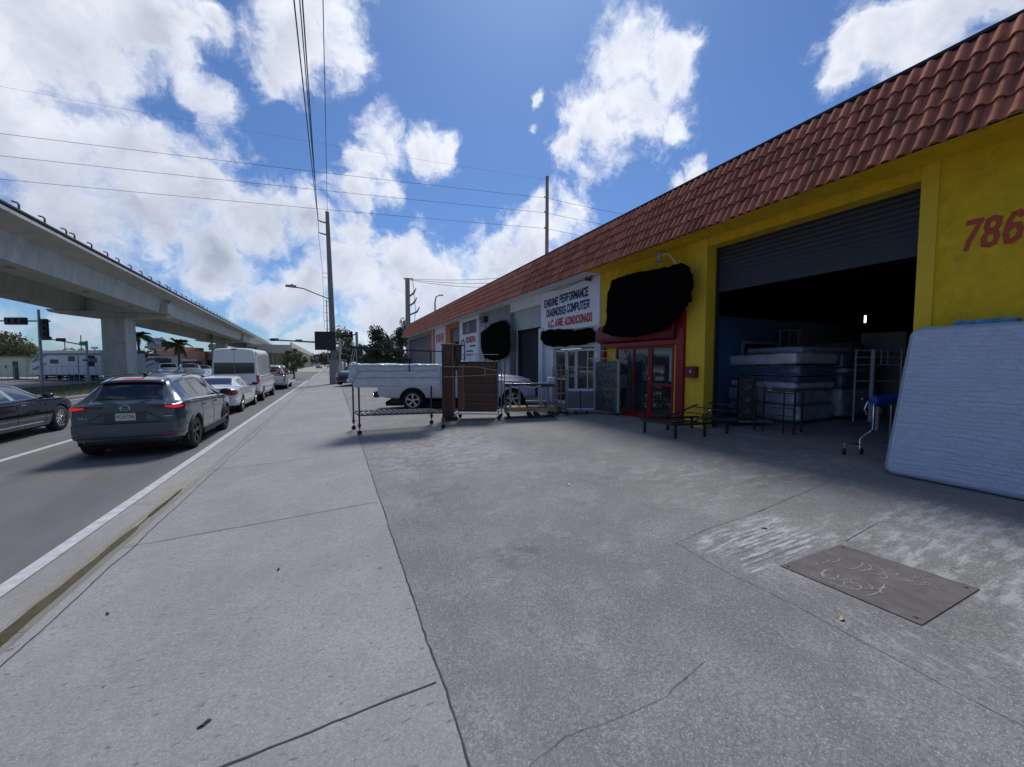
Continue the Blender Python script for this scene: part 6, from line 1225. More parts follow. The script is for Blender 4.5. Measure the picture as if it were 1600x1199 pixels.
# big leaning mattress by the wall
M_mat = mat('pale_blue_mattress_cover', (.48, .53, .67), .35, var=.05, scale=3, coat=.3)
def quilt_material():
    m = M_mat; nt = m.node_tree; n = nt.nodes; l = nt.links; b = n['Principled BSDF']
    t = n.new('ShaderNodeTexCoord'); w = n.new('ShaderNodeTexNoise'); w.inputs['Scale'].default_value = 3.0; w.inputs['Detail'].default_value = 4; l.new(t.outputs['Object'], w.inputs['Vector'])
    mx = n.new('ShaderNodeMix'); mx.data_type = 'VECTOR'; mx.inputs['Factor'].default_value = .10; l.new(t.outputs['Object'], mx.inputs[4]); l.new(w.outputs['Color'], mx.inputs[5])
    sx = n.new('ShaderNodeSeparateXYZ'); l.new(mx.outputs[1], sx.inputs[0]); cb = n.new('ShaderNodeCombineXYZ')
    sh = n.new('ShaderNodeMath'); sh.operation = 'MULTIPLY_ADD'; l.new(sx.outputs[2], sh.inputs[0]); sh.inputs[1].default_value = -.75; l.new(sx.outputs[1], sh.inputs[2])
    l.new(sh.outputs[0], cb.inputs[0]); l.new(sx.outputs[2], cb.inputs[1])
    br = n.new('ShaderNodeTexBrick'); l.new(cb.outputs[0], br.inputs['Vector']); br.inputs['Scale'].default_value = 1.0; br.inputs['Brick Width'].default_value = .15; br.inputs['Row Height'].default_value = .055; br.inputs['Mortar Size'].default_value = .006; br.inputs['Mortar Smooth'].default_value = 1.0
    br.inputs['Color1'].default_value = (1, 1, 1, 1); br.inputs['Color2'].default_value = (.8, .8, .8, 1); br.inputs['Mortar'].default_value = (0, 0, 0, 1)
    st = n.new('ShaderNodeMapping'); st.inputs['Scale'].default_value = (1, 2.2, 26); l.new(t.outputs['Object'], st.inputs['Vector'])
    cr = n.new('ShaderNodeTexNoise'); cr.inputs['Scale'].default_value = 1.0; cr.inputs['Detail'].default_value = 5; l.new(st.outputs[0], cr.inputs['Vector'])
    ad = n.new('ShaderNodeMath'); ad.operation = 'MULTIPLY_ADD'; l.new(cr.outputs['Fac'], ad.inputs[0]); ad.inputs[1].default_value = 2.2; bw = n.new('ShaderNodeMath'); bw.operation = 'MULTIPLY'; l.new(br.outputs['Color'], bw.inputs[0]); bw.inputs[1].default_value = .42; l.new(bw.outputs[0], ad.inputs[2])
    bp = n.new('ShaderNodeBump'); bp.inputs['Strength'].default_value = .9; bp.inputs['Distance'].default_value = .012; l.new(ad.outputs[0], bp.inputs['Height']); l.new(bp.outputs[0], b.inputs['Normal'])
quilt_material()
ml = thing('mattress', 'large pale blue quilted mattress leaning against the yellow wall at the right edge', 'mattress', (7.5, 1.75, gz(7.5)))
z0_ = gz(7.25); y_hi, y_lo = 2.735, .50; lean = Vector((.42, 0, 1.98)); 
b = MB()
def face(off):
    def fn(u, v):
        rc_ = .11; dv_ = min(v, 1-v)*2.14; e_ = rc_-math.sqrt(max(0, rc_*rc_-(rc_-dv_)**2)) if dv_ < rc_ else 0
        y = y_hi-e_+(y_lo-y_hi+2*e_)*u; base = Vector((7.26, y-.10*v*(1-u)*.6, z0_+.02)); q = base+lean*v*(2.14/2.02)
        w = .010*mnoise.noise(Vector((y*2.2, v*3, 0)))+.006*mnoise.noise(Vector((y*7, v*9, 2)))+.004*mnoise.noise(Vector((y*3, v*40, 5)))
        ed = min(u, 1-u, v, 1-v)*2.0; rd = .05*max(0, 1-ed/.05)**2
        return q+Vector((-w+rd, 0, 0))+off*Vector((.26, 0, -.055))*(1 if off else 0)
    return fn
b.grid(face(0), 110, 110); front = b.build('quilted_face', M_mat, ml, smooth=True, fixn=True, angle=80)
b = MB(); 
def edge_pts(k):
    F0 = face(0); F1 = face(1)
    if k == 'l': return lambda u, v: F0(0, u).lerp(F1(0, u), v)+Vector((0, .025*math.sin(v*math.pi)+.004*math.sin(u*120), 0))
    if k == 'r': return lambda u, v: F0(1, u).lerp(F1(1, u), v)
    if k == 't': return lambda u, v: F0(u, 1).lerp(F1(u, 1), v)+Vector((0, 0, .02*math.sin(v*math.pi)))
    return lambda u, v: F0(u, 0).lerp(F1(u, 0), v)
for k in 'lrtb': b.grid(edge_pts(k), 90, 6)
b.grid(face(1), 10, 10); b.build('border', mat('mattress_border', (.36, .45, .56), .4, bump=.6, bscale=30), ml, smooth=True, angle=70)
b = MB(); F0 = face(0); b.tube([F0(0, v)+Vector((-.002, .006, 0)) for v in np.linspace(0, 1, 40)], .011, 6); b.tube([F0(u, 1)+Vector((-.002, 0, .006)) for u in np.linspace(0, 1, 40)], .011, 6); b.tube([F0(u, 0)+Vector((-.006, 0, .012)) for u in np.linspace(0, 1, 40)], .013, 6); b.build('piping', mat('teal_piping', (.30, .46, .50), .5), ml, smooth=True)
lb = thing('carton', 'edge of a pale and blue printed box showing over the top of the leaning mattress', 'box', (7.9, 2.2, 2.3)); b = MB(); b.box(7.86, 8.08, 1.75, 2.30, 2.33, 2.53); b.build('box', mat('blue_print_card', (.10, .25, .45), .6, var=.6, scale=9), lb, bevel=.01)
# ------------------------------------------------------------------ inside the garage: stacked wrapped mattresses
def lay(name, label, c, h, ang, m, seed, rnd=.09, amp=.03, tilt=0, group='wrapped mattresses stacked in the garage'):
    t = thing(name, label, 'mattress', (c[0], c[1], c[2]-h[2]), 0, group); M = Matrix.Rotation(ang+((seed*37) % 11-5)*.012, 3, 'Z') @ Matrix.Rotation(tilt, 3, 'X')
    b = MB(); crumple(b, c, h, M, (24, 28, 8), amp, 3.2, rnd, seed); b.build('cover', m, t, smooth=True, angle=60)
    b = MB()
    for s_ in (-1, 1):
        loopp = []
        for (x, y) in ((-1, -1), (1, -1), (1, 1), (-1, 1), (-1, -1)): loopp.append(Vector(c)+M @ Vector((x*(h[0]-.015), y*(h[1]-.015), s_*(h[2]-.02))))
        b.tube(loopp, .012, 5)
    b.build('piping', mat('pale_piping', (.3, .34, .4), .5), t, smooth=True); return t
M_w1 = mat('milky_wrap', (.80, .84, .90), .2, var=.15, scale=4, coat=.5, bump=.6, bscale=10); M_w2 = mat('navy_fabric_wrapped', (.13, .18, .30), .2, var=.25, scale=4, coat=.5, bump=.5, bscale=12)
M_w3 = mat('grey_teal_wrap', (.48, .56, .60), .15, var=.3, scale=3, coat=.6, bump=.8, bscale=9); M_w4 = mat('slate_fabric_wrapped', (.45, .50, .58), .2, var=.2, scale=5, coat=.4, bump=.5, bscale=10)
rng_ = -.10
def stack(x0, y0, items, ang):
    for (dx, dy, hx, hy, z0q, z1q, m, lab, tl) in items:
        c = (x0+dx+hx-.25, y0+dy+hy, (z0q+z1q)/2); lay('wrapped_mattress', lab, c, (hx, hy, (z1q-z0q)/2), ang, m, sum(map(ord, lab)) % 50, tilt=tl)
stack(10.52, 5.50, [
 (.0, -.02, .76, .98, .50, .90, M_w3, 'lowest grey box spring of the near stack in the garage', 0),
 (-.05, .04, .78, .97, .91, 1.28, M_w3, 'second grey box spring from the bottom of the near stack', 0),
 (-.02, .0, .78, 1.0, 1.29, 1.48, M_w1, 'milky white mattress just above the grey box springs', 0),
 (-.02, -.01, .78, 1.0, 1.485, 1.60, M_w2, 'thin navy mattress with pale edges in the middle of the near stack', 0),
 (.03, .0, .78, 1.03, 1.61, 1.87, M_w2, 'thick navy mattress under the long white one in the near stack', -.015),
 (-.08, -.04, .82, 1.14, 1.88, 2.18, M_w1, 'bright milky white mattress sticking out to the left near the top of the stack', -.03)], -.06)
stack(10.75, 5.35, [(.0, .1, 1.10, .78, 2.20, 2.36, M_w4, 'thin grey mattress on the very top of both stacks', 0)], -.12)
stack(12.15, 5.25, [
 (.0, .0, .72, .98, .55, 1.30, M_w3, 'large dark teal wrapped block at the foot of the rear stack', 0),
 (.0, .0, .70, .98, 1.31, 1.66, M_w2, 'dark navy mattress of the rear stack', 0),
 (.0, .0, .72, .98, 1.67, 1.82, M_w4, 'pale grey edge mattress in the middle of the rear stack', 0),
 (.0, .0, .72, .98, 1.83, 2.19, M_w2, 'uppermost dark mattress of the rear stack', 0)], -.06)
pt_ = thing('pallet_dolly', 'dark wooden pallet dolly under the near stack of mattresses', 'dolly', (11.2, 6.4, gz(11))); b = MB(); b.box(10.6, 12.0, 5.6, 7.2, .46, .49)
for x in (10.65, 11.25, 11.85): b.box(x, x+.09, 5.62, 7.18, gz(11), .46)
b.build('deck', mat('dark_timber', (.08, .06, .04), .8, var=.3), pt_)
# dim clutter at the back of the bay
rc = random.Random(21); cz = [(13.4, 6.2), (14.2, 5.4), (15.2, 6.4), (16.4, 5.2), (17.2, 3.6), (15.6, 3.8), (14.6, 4.4), (17.8, 6.0), (16.2, 2.4), (18.2, 2.2)]
cw = ('tall', 'squat', 'wide', 'narrow', 'leaning', 'long', 'small', 'farthest', 'pale', 'dull')
for i, (x, y) in enumerate(cz):
    hx, hy, hz = rc.uniform(.25, .6), rc.uniform(.25, .55), rc.uniform(.5, 1.3); t = thing('carton', 'dim %s box among the clutter at the back of the garage' % cw[i], 'box', (x, y, .5), 0, 'boxes at the back of the garage')
    b = MB(); b.obox((x, y, .5+hz), hx, hy, hz, Matrix.Rotation(rc.uniform(-.5, .5), 3, 'Z')); b.build('box', mat('dim_card_%s' % 'abc'[i % 3], ((.25, .2, .14), (.3, .31, .33), (.14, .18, .24))[i % 3], .8, var=.2), t, bevel=.02)
# folded cage like headboards in front of the stack
cg = thing('bed_frame', 'folded black metal bed frame standing upright in front of the mattress stack', 'bed frame', (9.1, 5.2, gz(9.1)))
c0, c1 = Vector((8.84, 5.66, 0)), Vector((9.02, 4.92, 0))
for u in (0, .22, .74, 1): p = c0.lerp(c1, u); b = MB(); b.beam((p.x, p.y, gz(9)), (p.x, p.y, 1.38), .032 if u in (0, 1) else .022); b.build('upright', M_steelb, cg)
for z in (1.37, 1.28, .95, .78): b = MB(); b.beam((c0.x, c0.y, z), (c1.x, c1.y, z), .03 if z > 1.2 else .022); b.build('rail', M_steelb, cg)
b = MB(); b.beam((9.3, 5.75, .62), (9.45, 5.0, .62), .03); b.beam((9.3, 5.75, .62), (9.3, 5.75, 1.30), .03); b.beam((9.45, 5.0, 1.3), (9.45, 5.0, gz(9)), .03); b.beam((9.3, 5.75, 1.3), (9.45, 5.0, 1.3), .03); b.build('rear_frame', M_steelb, cg)
b = MB(); b.box(8.98, 9.03, 5.4, 5.48, 1.32, 1.40); b.build('paper_tag', mat('paper_tag', (.6, .6, .6), .8), cg)
# tall dark speaker like appliance on a silver dolly
sp_ = thing('loudspeaker', 'tall black speaker tower strapped upright just inside the garage beside the blue wall', 'speaker', (9.5, 6.3, .52))
Ms = Matrix.Rotation(-.9, 3, 'Z'); sc = Vector((9.50, 6.32, 1.06)); b = MB(); b.obox(sc, .19, .16, .53, Ms); b.build('cabinet', M_steelb, sp_, bevel=.03, bseg=3)
for z in (-.30, .0, .30):
    b = MB(); n_ = Ms @ Vector((0, -.165, z)); b.lathe([(.0, .0), (.10, .012), (.12, .0), (.125, -.012)], (0, 0, 0), 'y', 18); b.v = [tuple(sc+Ms @ (Vector((v[0], -v[1]-.165, v[2]))+Vector((0, 0, z)))) for v in b.v]; b.build('speaker_cone', mat('cone_grey', (.05, .05, .055), .35), sp_, smooth=True)
dl = thing('dolly', 'silver edged flat dolly with a bent handle, carrying the black speaker', 'dolly', (9.45, 6.2, gz(9.4)))
b = MB(); Mdl = Matrix.Rotation(-.52, 3, 'Z'); b.obox((9.45, 6.25, .50), .48, .30, .018, Mdl); b.build('platform', mat('worn_aluminium', (.42, .44, .46), .4, metal=.5), dl, bevel=.006); add_casters(dl, [(9.3, 6.12), (9.62, 6.05), (9.7, 6.3), (9.25, 6.4)], .05)
b = MB(); b.tube([(9.78, 6.02, .52), (9.72, 6.05, .9), (9.80, 6.0, 1.3), (9.72, 6.1, 1.50), (9.5, 6.2, 1.56)], .013, 6); b.tube([(9.78, 6.02, .52), (9.9, 5.95, .46)], .013, 6); b.build('handle', MATS['blue_grey_steel'], dl, smooth=True)
# surgical looking overbed trolley with blue pad
hb = thing('wheeled_stand', 'chrome wheeled stand with a bright blue padded roll on top, half behind the leaning mattress', 'stand', (8.5, 3.3, gz(8.5)))
b = MB(); b.tube([(8.42, 3.36, 1.30), (9.05, 3.05, 1.33)], .085, 14); b.build('blue_pad', mat('blue_vinyl', (.012, .07, .42), .3, coat=.4), hb, smooth=True)
b = MB(); b.tube([(8.25, 3.44, 1.33), (8.42, 3.36, 1.31)], .012, 8); b.tube([(8.43, 3.35, 1.24), (8.43, 3.35, .80), (8.40, 3.37, .76), (8.27, 3.43, .66), (8.25, 3.44, .62), (8.25, 3.44, .42)], .014, 8); b.tube([(8.70, 3.22, 1.24), (8.70, 3.22, .42)], .014, 8); b.tube([(8.0, 3.55, .55), (8.25, 3.44, .53)], .016, 8); b.tube([(8.0, 3.55, .55), (8.0, 3.55, .42)], .012, 8); b.tube([(8.60, 3.27, .56), (9.1, 3.0, .56)], .012, 8); b.tube([(8.35, 3.4, 1.28), (8.3, 3.42, 1.15), (8.33, 3.4, 1.05)], .012, 6); b.build('chrome_frame', M_chr, hb, smooth=True)
b = MB(); b.tube([(8.50, 3.32, 1.2), (8.50, 3.32, .78)], .03, 10); b.build('column', mat('grey_column', (.3, .32, .35), .4, metal=.5), hb, smooth=True); b = MB(); b.obox((8.55, 3.3, 1.12), .06, .05, .06); b.build('motor', M_steelb, hb, bevel=.01)
add_casters(hb, [(8.0, 3.55), (8.27, 3.42), (8.70, 3.22)], .05)
# pale steel shelving in the back
wr_ = thing('shelving', 'pale steel shelving frame deep in the garage behind the blue padded stand', 'shelving', (12.3, 4.6, .5))
for x, y, w_ in ((11.95, 4.80, .075), (11.62, 5.0, .03), (12.55, 4.5, .03), (12.12, 4.72, .02), (12.28, 4.66, .02)):
    b = MB(); b.beam((x, y, .5 if w_ > .025 else 1.9), (x, y, 2.27), w_); b.build('post', M_stw, wr_)
for z in (2.25, 2.08, 1.90, 1.5): b = MB(); b.beam((11.55, 5.0, z), (13.2, 4.25, z), .03); b.build('rail', M_stw, wr_)
wf = thing('window_frame', 'pair of old pale window frames standing on top of the mattress stack', 'window frame', (12.3, 6.9, 2.35))
for (a, c) in (((11.9, 6.95), (12.45, 6.75)), ((12.5, 6.75), (13.1, 6.9))):
    b = MB()
    for z in (2.37, 2.90): b.beam((*a, z), (*c, z), .05)
    for u in (0, .5, 1): p = between(a, c, u); b.beam((*p, 2.37), (*p, 2.90), .05 if u != .5 else .03)
    b.build('sash', mat('dim_cream_wood', (.25, .25, .23), .7), wf)
# ------------------------------------------------------------------ vegetation
def leafmat(name, c0, isl=.45):
    m = mat(name, c0, .75, island=isl, var=.25, scale=.8); b = m.node_tree.nodes['Principled BSDF']; b.inputs['Subsurface Weight'].default_value = 0; return m
M_lf1 = leafmat('dark_foliage', (.035, .060, .022)); M_lf2 = leafmat('mid_foliage', (.055, .090, .025)); M_lf3 = leafmat('olive_foliage', (.13, .14, .055)); M_bark = mat('bark', (.13, .11, .09), .95, var=.3, scale=6, bump=.6)
def crown(b, c, rad, n, leaf, rr, clumps=26, hollow=.45):
    cs = []
    for k in range(clumps):
        while True:
            p = Vector((rr.uniform(-1, 1), rr.uniform(-1, 1), rr.uniform(-1, 1)))
            if hollow < p.length < 1: break
        cs.append((Vector((p.x*rad[0], p.y*rad[1], p.z*rad[2])), rr.uniform(.22, .42)))
    for i in range(n):
        q, cr_ = rr.choice(cs); d = Vector((rr.gauss(0, 1), rr.gauss(0, 1), rr.gauss(0, .8))); d = d/d.length*(rr.random()**.45)*cr_
        p = Vector(c)+q+Vector((d.x*rad[0], d.y*rad[1], d.z*rad[2]*1.1)); s = leaf*rr.uniform(.6, 1.35)
        a = Vector((rr.gauss(0, 1), rr.gauss(0, 1), rr.gauss(0, .7))).normalized(); u = a.cross(Vector((rr.gauss(0, 1), rr.gauss(0, 1), rr.gauss(0, 1)))).normalized(); w = a.cross(u)
        b.add([p-u*s, p-w*s*.45, p+u*s, p+w*s*.45], [(0, 1, 2, 3)])
    return cs
def tree(label, x, y, h, rad, m, seed, n=3200, leaf=.16, trunk=.16, ch=None, group='trees along the end of the road', clumps=26, name='tree', cat='tree'):
    rr = random.Random(seed); t = thing(name, label, cat, (x, y, gz(x) if x > 0 else 0), 0, group); cz = ch or h-rad[2]*.95; z0 = t.location.z
    b = MB(); cs = crown(b, (x, y, z0+cz), rad, n, leaf, rr, clumps); b.build('crown', m, t, fixn=False)
    b = MB(); b.tube([(x, y, z0), (x+rr.uniform(-.1, .1), y, z0+cz*.4), (x+rr.uniform(-.2, .2), y, z0+cz)], [trunk, trunk*.8, trunk*.4], 8)
    for q, _ in cs[:9]: b.tube([(x, y, z0+cz*.55), Vector((x, y, z0+cz))+q*.5, Vector((x, y, z0+cz))+q*.95], [trunk*.5, trunk*.3, trunk*.08], 5)
    b.build('trunk', M_bark, t, smooth=True); return t
def at(u, d): p = uvd(u, 600, d); return p.x, p.y
x, y = at(610, 50); tree('dense dark tree directly left of the end of the shop roof', x, y, 6.6, (2.6, 2.6, 2.6), M_lf1, 1, 6500, .17, ch=3.7)
x, y = at(583, 56); tree('lower dark tree left of the dense one, behind the wrapped rack', x, y, 4.0, (2.6, 2.3, 1.4), M_lf1, 2, 3500, .16, ch=2.3)
x, y = at(628, 62); tree('pale feathery tree top just above the corner of the shop roof', x, y, 8.6, (1.8, 1.8, 2.4), M_lf2, 3, 3000, .15, ch=6.0)
x, y = at(562, 66); tree('green tree behind the short signal pole', x, y, 4.6, (3.0, 2.4, 1.7), M_lf2, 4, 3200, .2, ch=2.9)
x, y = at(545, 70); tree('green tree right of the concrete pole beyond the dark fence', x, y, 5.0, (2.2, 2.2, 2.0), M_lf2, 5, 3000, .2, ch=3.0)
x, y = at(534, 84); tree('tall grey green tree rising right behind the concrete pole', x, y, 10.0, (2.3, 2.3, 3.6), M_lf3, 6, 3600, .2, ch=6.2)
x, y = at(460, 47); tree('small round street tree on the median in front of the pale overpass', x, y, 3.2, (1.25, 1.25, 1.25), M_lf3, 7, 3600, .10, .10, ch=2.25)
x, y = at(508, 190); tree('far tree at the right of the distant road', x, y, 7, (6, 5, 3.0), M_lf1, 8, 1500, .5, ch=4.2)
x, y = at(517, 120); tree('brownish tree beside the distant road, left of the concrete pole', x, y, 4.6, (3.2, 3, 1.6), leafmat('rusty_foliage', (.12, .07, .035)), 9, 1500, .3, ch=3.2)
x, y = at(-4, 60); tree('large olive green tree over the cream shed at the left edge', x, y, 7.8, (4.6, 3.4, 2.6), M_lf3, 10, 6500, .20, .25, ch=4.4, group='trees on the far side of the road', clumps=38)
x, y = at(32, 62); tree('smaller spiky tree right of the large olive tree at the left edge', x, y, 5.2, (2.2, 2, 1.5), M_lf3, 11, 2200, .18, .15, ch=3.4, group='trees on the far side of the road')
x, y = at(232, 62); tree('low dark bush between the column and the billboard', x, y, 4.2, (2.0, 2, 1.3), M_lf1, 12, 1600, .2, ch=2.6, group='trees on the far side of the road')
x, y = at(262, 100); tree('dark tree behind the orange building roof', x, y, 8.0, (3.6, 3, 1.6), M_lf1, 13, 1500, .3, ch=6.4, group='trees on the far side of the road')
x, y = at(274, 104); tree('dark tree next along behind the orange building, nearer the palm', x, y, 7.4, (3.2, 3, 1.4), M_lf1, 14, 1300, .3, ch=6.0, group='trees on the far side of the road')
def palm(label, x, y, h, fr, seed, n=17, group='palms on the far side of the road'):
    rr = random.Random(seed); t = thing('palm_tree', label, 'palm', (x, y, 0), 0, group)
    b = MB(); b.tube([(x, y, 0), (x+.08, y, h*.5), (x, y, h)], [.20, .15, .12], 8); b.build('trunk', M_bark, t, smooth=True)
    b = MB()
    for k in range(n):
        a = 2*math.pi*k/n+rr.uniform(-.2, .2); el = rr.uniform(-.1, 1.15); L = fr*rr.uniform(.8, 1.1); P = []
        for i in range(9):
            s = i/8; r_ = L*s*math.cos(el)*(1-.1*s); z = h+L*s*math.sin(el)-L*.75*s*s*(1.0-.3*math.sin(el)); P.append(Vector((x+r_*math.cos(a), y+r_*math.sin(a), z)))
        b.tube(P, [.03]*6+[.02, .012, .006], 4)
        side = Vector((-math.sin(a), math.cos(a), 0))
        for i in range(1, 8):
            for j in range(5):
                s = j/5; p = P[i].lerp(P[i+1] if i < 8 else P[i], s); d = (P[i+1]-P[i]).normalized(); ll = L*.26*(1-.6*abs(i/8-.45)*1.5)
                for sg in (-1, 1):
                    tip = p+side*sg*ll*.8+d*ll*.5-Vector((0, 0, ll*.45)); b.add([p-d*.045, p+d*.045, tip], [(0, 1, 2)])
    b.build('fronds', mat('palm_frond', (.11, .14, .04), .6, island=.4), t, fixn=False)
x, y = at(281, 52); palm('palm with a full crown in front of the orange building', x, y, 4.4, 2.1, 1, 20)
x, y = at(219, 50); palm('palm right at the edge of the big viaduct column', x, y, 5.2, 2.3, 2, 20)
x, y = at(97, 62); palm('short palm behind the travel trailers, left of the green street sign', x, y, 3.4, 2.0, 3, 13)
x, y = at(122, 62); palm('palm behind the travel trailers directly under the green street sign', x, y, 3.7, 2.1, 4, 13)
x, y = at(96, 63.5)
# ------------------------------------------------------------------ far side buildings, trailers, fence
M_cream = mat('cream_siding', (.55, .52, .40), .8, var=.08); M_salm = mat('salmon_wall', (.50, .24, .16), .8, var=.12); M_win = mat('dark_window', (.02, .025, .03), .2); M_tr = mat('trailer_white', (.56, .58, .62), .4, var=.04)
def blk(name, label, cat, u, d, w, dep_, h, rz, m, group=None):
    x, y = at(u, d); return thing(name, label, cat, (x, y, 0), rz, group)
def lbox(t, name, x0, x1, y0, y1, z0, z1, m, bevel=0, parent=None): b = MB(); b.box(x0, x1, y0, y1, z0, z1); return b.build(name, m, parent or t, local=True, bevel=bevel)
RZ = -YAW+.0
sh_ = blk('shed', 'low cream building with a dark doorway at the left edge of the picture', 'building', 20, 44, 0, 0, 0, RZ-.15, None)
lbox(sh_, 'wall', -5, 2.0, 0, 3, .3, 2.55, M_cream); lbox(sh_, 'roof', -5.2, 2.2, -.3, 3.2, 2.552, 2.72, mat('grey_roof', (.2, .19, .18), .9)); lbox(sh_, 'door', .2, .95, -.04, .02, .1, 2.1, mat('dark_door', (.05, .04, .045), .7)); lbox(sh_, 'window', -.95, -.7, -.03, .02, 1.3, 1.65, M_win); lbox(sh_, 'window', -2.9, -1.8, -.03, .02, 1.2, 1.9, M_win)
def trailer(label, u, d, L, rz, h=3.3):
    t = blk('travel_trailer', label, 'trailer', u, d, 0, 0, 0, rz, None, 'travel trailers behind the fence')
    b = MB(); b.prism([(0, 0, .7), (.55, 0, .6), (L, 0, .6), (L, 0, h), (1.4, 0, h), (.25, 0, h*.62)], (0, 2.4, 0)); b.build('body', M_tr, t, local=True, bevel=.08, bseg=3)
    lbox(t, 'skirt_stripe', 1.2, L-.02, -.012, .0, h-.55, h-.32, M_graf); b = MB(); b.prism([(.4, -.014, 1.9), (1.2, -.014, h-.35), (2.6, -.014, h-.35), (1.4, -.014, 2.2)], (0, .012, 0)); b.prism([(.5, -.014, 1.3), (2.2, -.014, 2.0), (2.2, -.014, 1.85), (.7, -.014, 1.1)], (0, .012, 0)); b.build('dark_graphic', M_graf, t, local=True)
    for x0, x1, z0_, z1_ in ((2.6, 3.6, 1.85, 2.3), (L*.55, L*.55+.8, 2.1, 2.65), (L*.8, L*.8+1.2, 1.95, 2.5)): lbox(t, 'window', x0, x1, -.02, .0, z0_, z1_, M_win, .04)
    lbox(t, 'door', L*.68, L*.68+.12, -.022, 0, .7, 2.7, M_graf)
    for xx in (L*.55, L*.65): b = MB(); b.lathe([(0, -.1), (.36, -.1), (.36, .12), (0, .12)], (xx, .1, .36), 'y', 16); b.build('wheel', M_tyre, t, local=True)
    return t
trailer('long white travel trailer with dark swoosh graphics left of the viaduct column', 46, 42, 8.6, RZ-.06)
trailer('white travel trailer behind the first one, next to the viaduct column', 132, 46, 5.0, RZ+.1, 3.1)
trailer('white trailer body just right of the viaduct column', 217, 54, 4.0, RZ+.1, 2.9)
fe = thing('fence', 'thin metal fence between the median and the parked trailers', 'fence', (-33, 50, 0)); 
fa = Vector((*at(-60, 36), 0)); fb = Vector((*at(175, 42), 0)); b = MB()
for k in range(26): p = fa.lerp(fb, k/25); b.beam(p, p+Vector((0, 0, 1.65)), .03)
b.build('fence_posts', M_gal, fe); b = MB()
for z in (1.6, .25): b.beam(fa+Vector((0, 0, z)), fb+Vector((0, 0, z)), .035)
b.build('fence_rails', M_gal, fe)
og = blk('building', 'salmon orange low shop building with a flat roof behind the palm', 'building', 247, 82, 0, 0, 0, RZ+.1, None)
lbox(og, 'wall', 0, 9.5, 0, 6, 0, 4.4, M_salm); lbox(og, 'parapet', -.2, 5.5, -.15, 6, 4.4, 5.3, mat('salmon_parapet', (.55, .30, .20), .8)); lbox(og, 'awning', .5, 9, -1.6, -.01, 2.3, 2.7, mat('pale_awning', (.6, .6, .58), .8))
for k in range(4): lbox(og, 'window', .6+k*2.2, 2.2+k*2.2, -.05, 0, .5, 2.1, M_win)
og = blk('building', 'second salmon building with a pale roof sign left of the tall van', 'building', 298, 84, 0, 0, 0, RZ-.05, None)
lbox(og, 'wall', 0, 9, 0, 6, 0, 3.9, M_salm); lbox(og, 'roof_band', -.1, 9.1, -.2, 6, 3.9, 4.4, mat('pale_salmon', (.55, .36, .27), .8)); lbox(og, 'window', 1, 7, -.05, 0, .8, 2.5, M_win); lbox(og, 'roof_sign', 4, 7, .5, .7, 4.7, 6.0, mat('pale_sign', (.5, .52, .5), .7)); lbox(og, 'chimney_block', 5.5, 6.6, -.3, .0, 2.4, 4.7, mat('brown_block', (.25, .18, .12), .8))
bb = thing('billboard', 'rectangular blue grey billboard standing behind the orange building', 'billboard', (*at(244, 74), 0)); bb.rotation_euler = (0, 0, RZ)
lbox(bb, 'panel', -1.3, 1.3, 0, .15, 4.6, 6.6, mat('billboard_grey', (.26, .26, .32), .6)); lbox(bb, 'band', -1.1, 1.1, -.02, 0, 5.5, 5.9, mat('billboard_pale', (.42, .42, .48), .6, var=.3, scale=3)); lbox(bb, 'frame', -1.36, 1.36, .02, .13, 6.6, 6.68, M_graf); lbox(bb, 'post', -.12, .12, .05, .25, 0, 4.6, M_graf)
p = thing('street_lamp', 'dark lamp pole standing close to the left side of the tall van', 'street lamp', (*at(334, 70), 0)); b = MB(); x, y = at(334, 70); b.tube([(x, y, 0), (x, y, 9.0)], .12, 6); b.build('pole', M_graf, p); b = MB(); b.tube([(x, y, 8.6), tuple(uvd(329, 541, 70))], .07, 6); b.obox(uvd(328.5, 541.5, 70), .35, .15, .1); b.build('lamp_head', M_graf, p)
x, y = at(151, 52); p = thing('street_lamp', 'twin headed floodlight mast between the mast arm signal and the viaduct column', 'street lamp', (x, y, 0)); b = MB(); b.tube([(x, y, 0), (x, y, 3.8)], .08, 6); b.build('pole', M_gal, p); b = MB(); b.obox((x, y, 3.95), .34, .12, .12, Matrix.Rotation(-YAW, 3, 'Z')); b.build('lamp_head', M_gal, p)
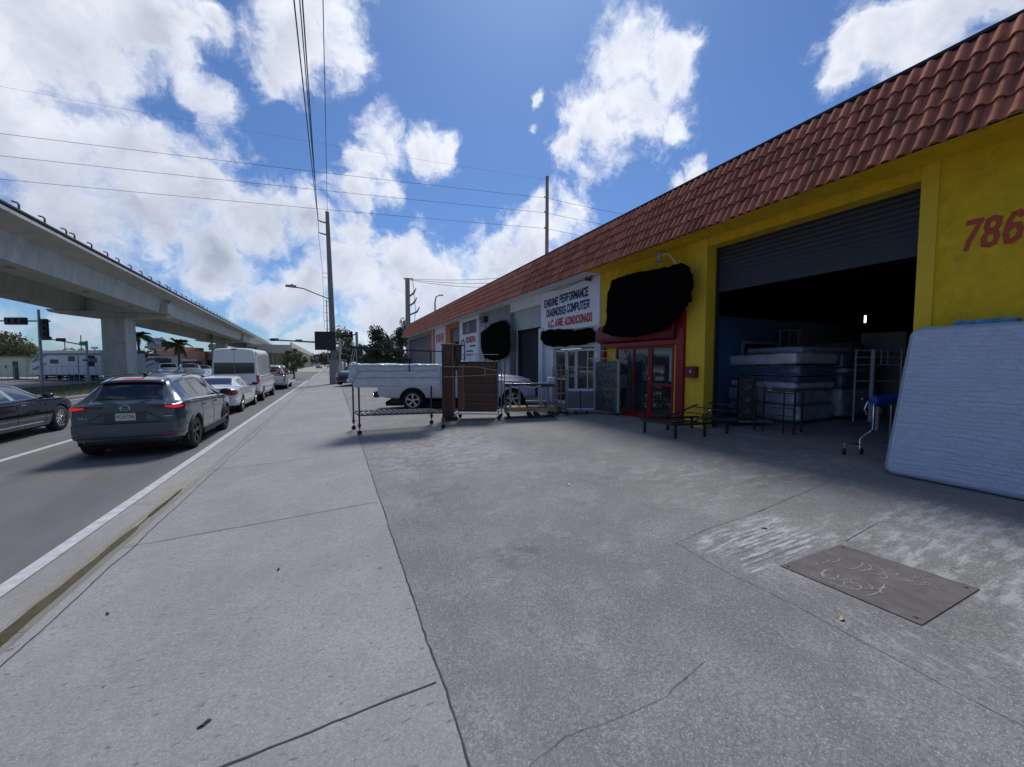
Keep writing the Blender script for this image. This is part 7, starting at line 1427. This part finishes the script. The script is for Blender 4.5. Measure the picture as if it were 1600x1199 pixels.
for i, (u, d, zt_, lab) in enumerate(((105, 60, 5.2, 'thin dark pole behind the trailers between the two short palms'), (130.5, 60, 6.2, 'thin pole sticking up behind the green street name sign'))):
    x, y = at(u, d); p = thing('pole', lab, 'pole', (x, y, 0)); b = MB(); b.tube([(x, y, 0), (x, y, zt_)], .06, 6); b.build('shaft', M_graf, p)
# dark gate and fence right of the concrete pole
gt_ = thing('gate', 'dark slatted metal gate behind the concrete pole and the short signal pole', 'gate', (1.5, 44, 0)); b = MB()
for k in range(24): x = 1.0+k*.42; b.beam((x, 46, 0), (x, 46, 2.35), .16, .05)
b.build('slats', mat('dark_gate', (.03, .032, .035), .7), gt_); b = MB(); b.box(.9, 11, 46.1, 46.2, 2.2, 2.35); b.box(.9, 11, 46.1, 46.2, .1, .25); b.build('rail', MATS['dark_gate'], gt_)
# odds and ends parked in front of the far bays
mc = thing('suv', 'pale car front with dark windscreen in front of the far grey shutters', 'car', (5.6, 31, gz(5.6))); bpy.data.objects.remove(mc)
tt = far_car('suv', 'pale car showing above the wrapped rack, in front of the far grey shutter', 'car', 4.6, 34.5, math.pi-.5, BS, M_wp, (3.42, 2.72), (.95, 3.65), group='cars parked by the far bays'); tt.location.z = gz(4.6)
tt = far_car('suv', 'dark car parked beside the pale one near the far grey shutter', 'car', 2.9, 36.5, math.pi-.5, BS, M_graf, (3.42, 2.72), (.95, 3.65), group='cars parked by the far bays'); tt.location.z = gz(2.9)
# distant band of trees and low buildings closing the horizon
rr = random.Random(77); b = MB()
for k in range(5200):
    a = rr.uniform(-1.15, .62); d = rr.uniform(240, 420); x = d*math.sin(a); y = d*math.cos(a)
    if -30 < x < 30: continue
    z = rr.uniform(0, 1)**1.6*(5.5+3.2*mnoise.noise(Vector((a*22, 0, 1)))); s = rr.uniform(1.2, 2.6)
    u = Vector((math.cos(a), -math.sin(a), 0)); b.add([Vector((x, y, z))-u*s, Vector((x, y, z-s*.5)), Vector((x, y, z))+u*s, Vector((x, y, z+s*.7))], [(0, 1, 2, 3)])
tag(b.build('distant_trees', leafmat('distant_foliage', (.05, .07, .04)), fixn=False), 'far off belt of trees along the horizon', 'trees', kind='stuff')
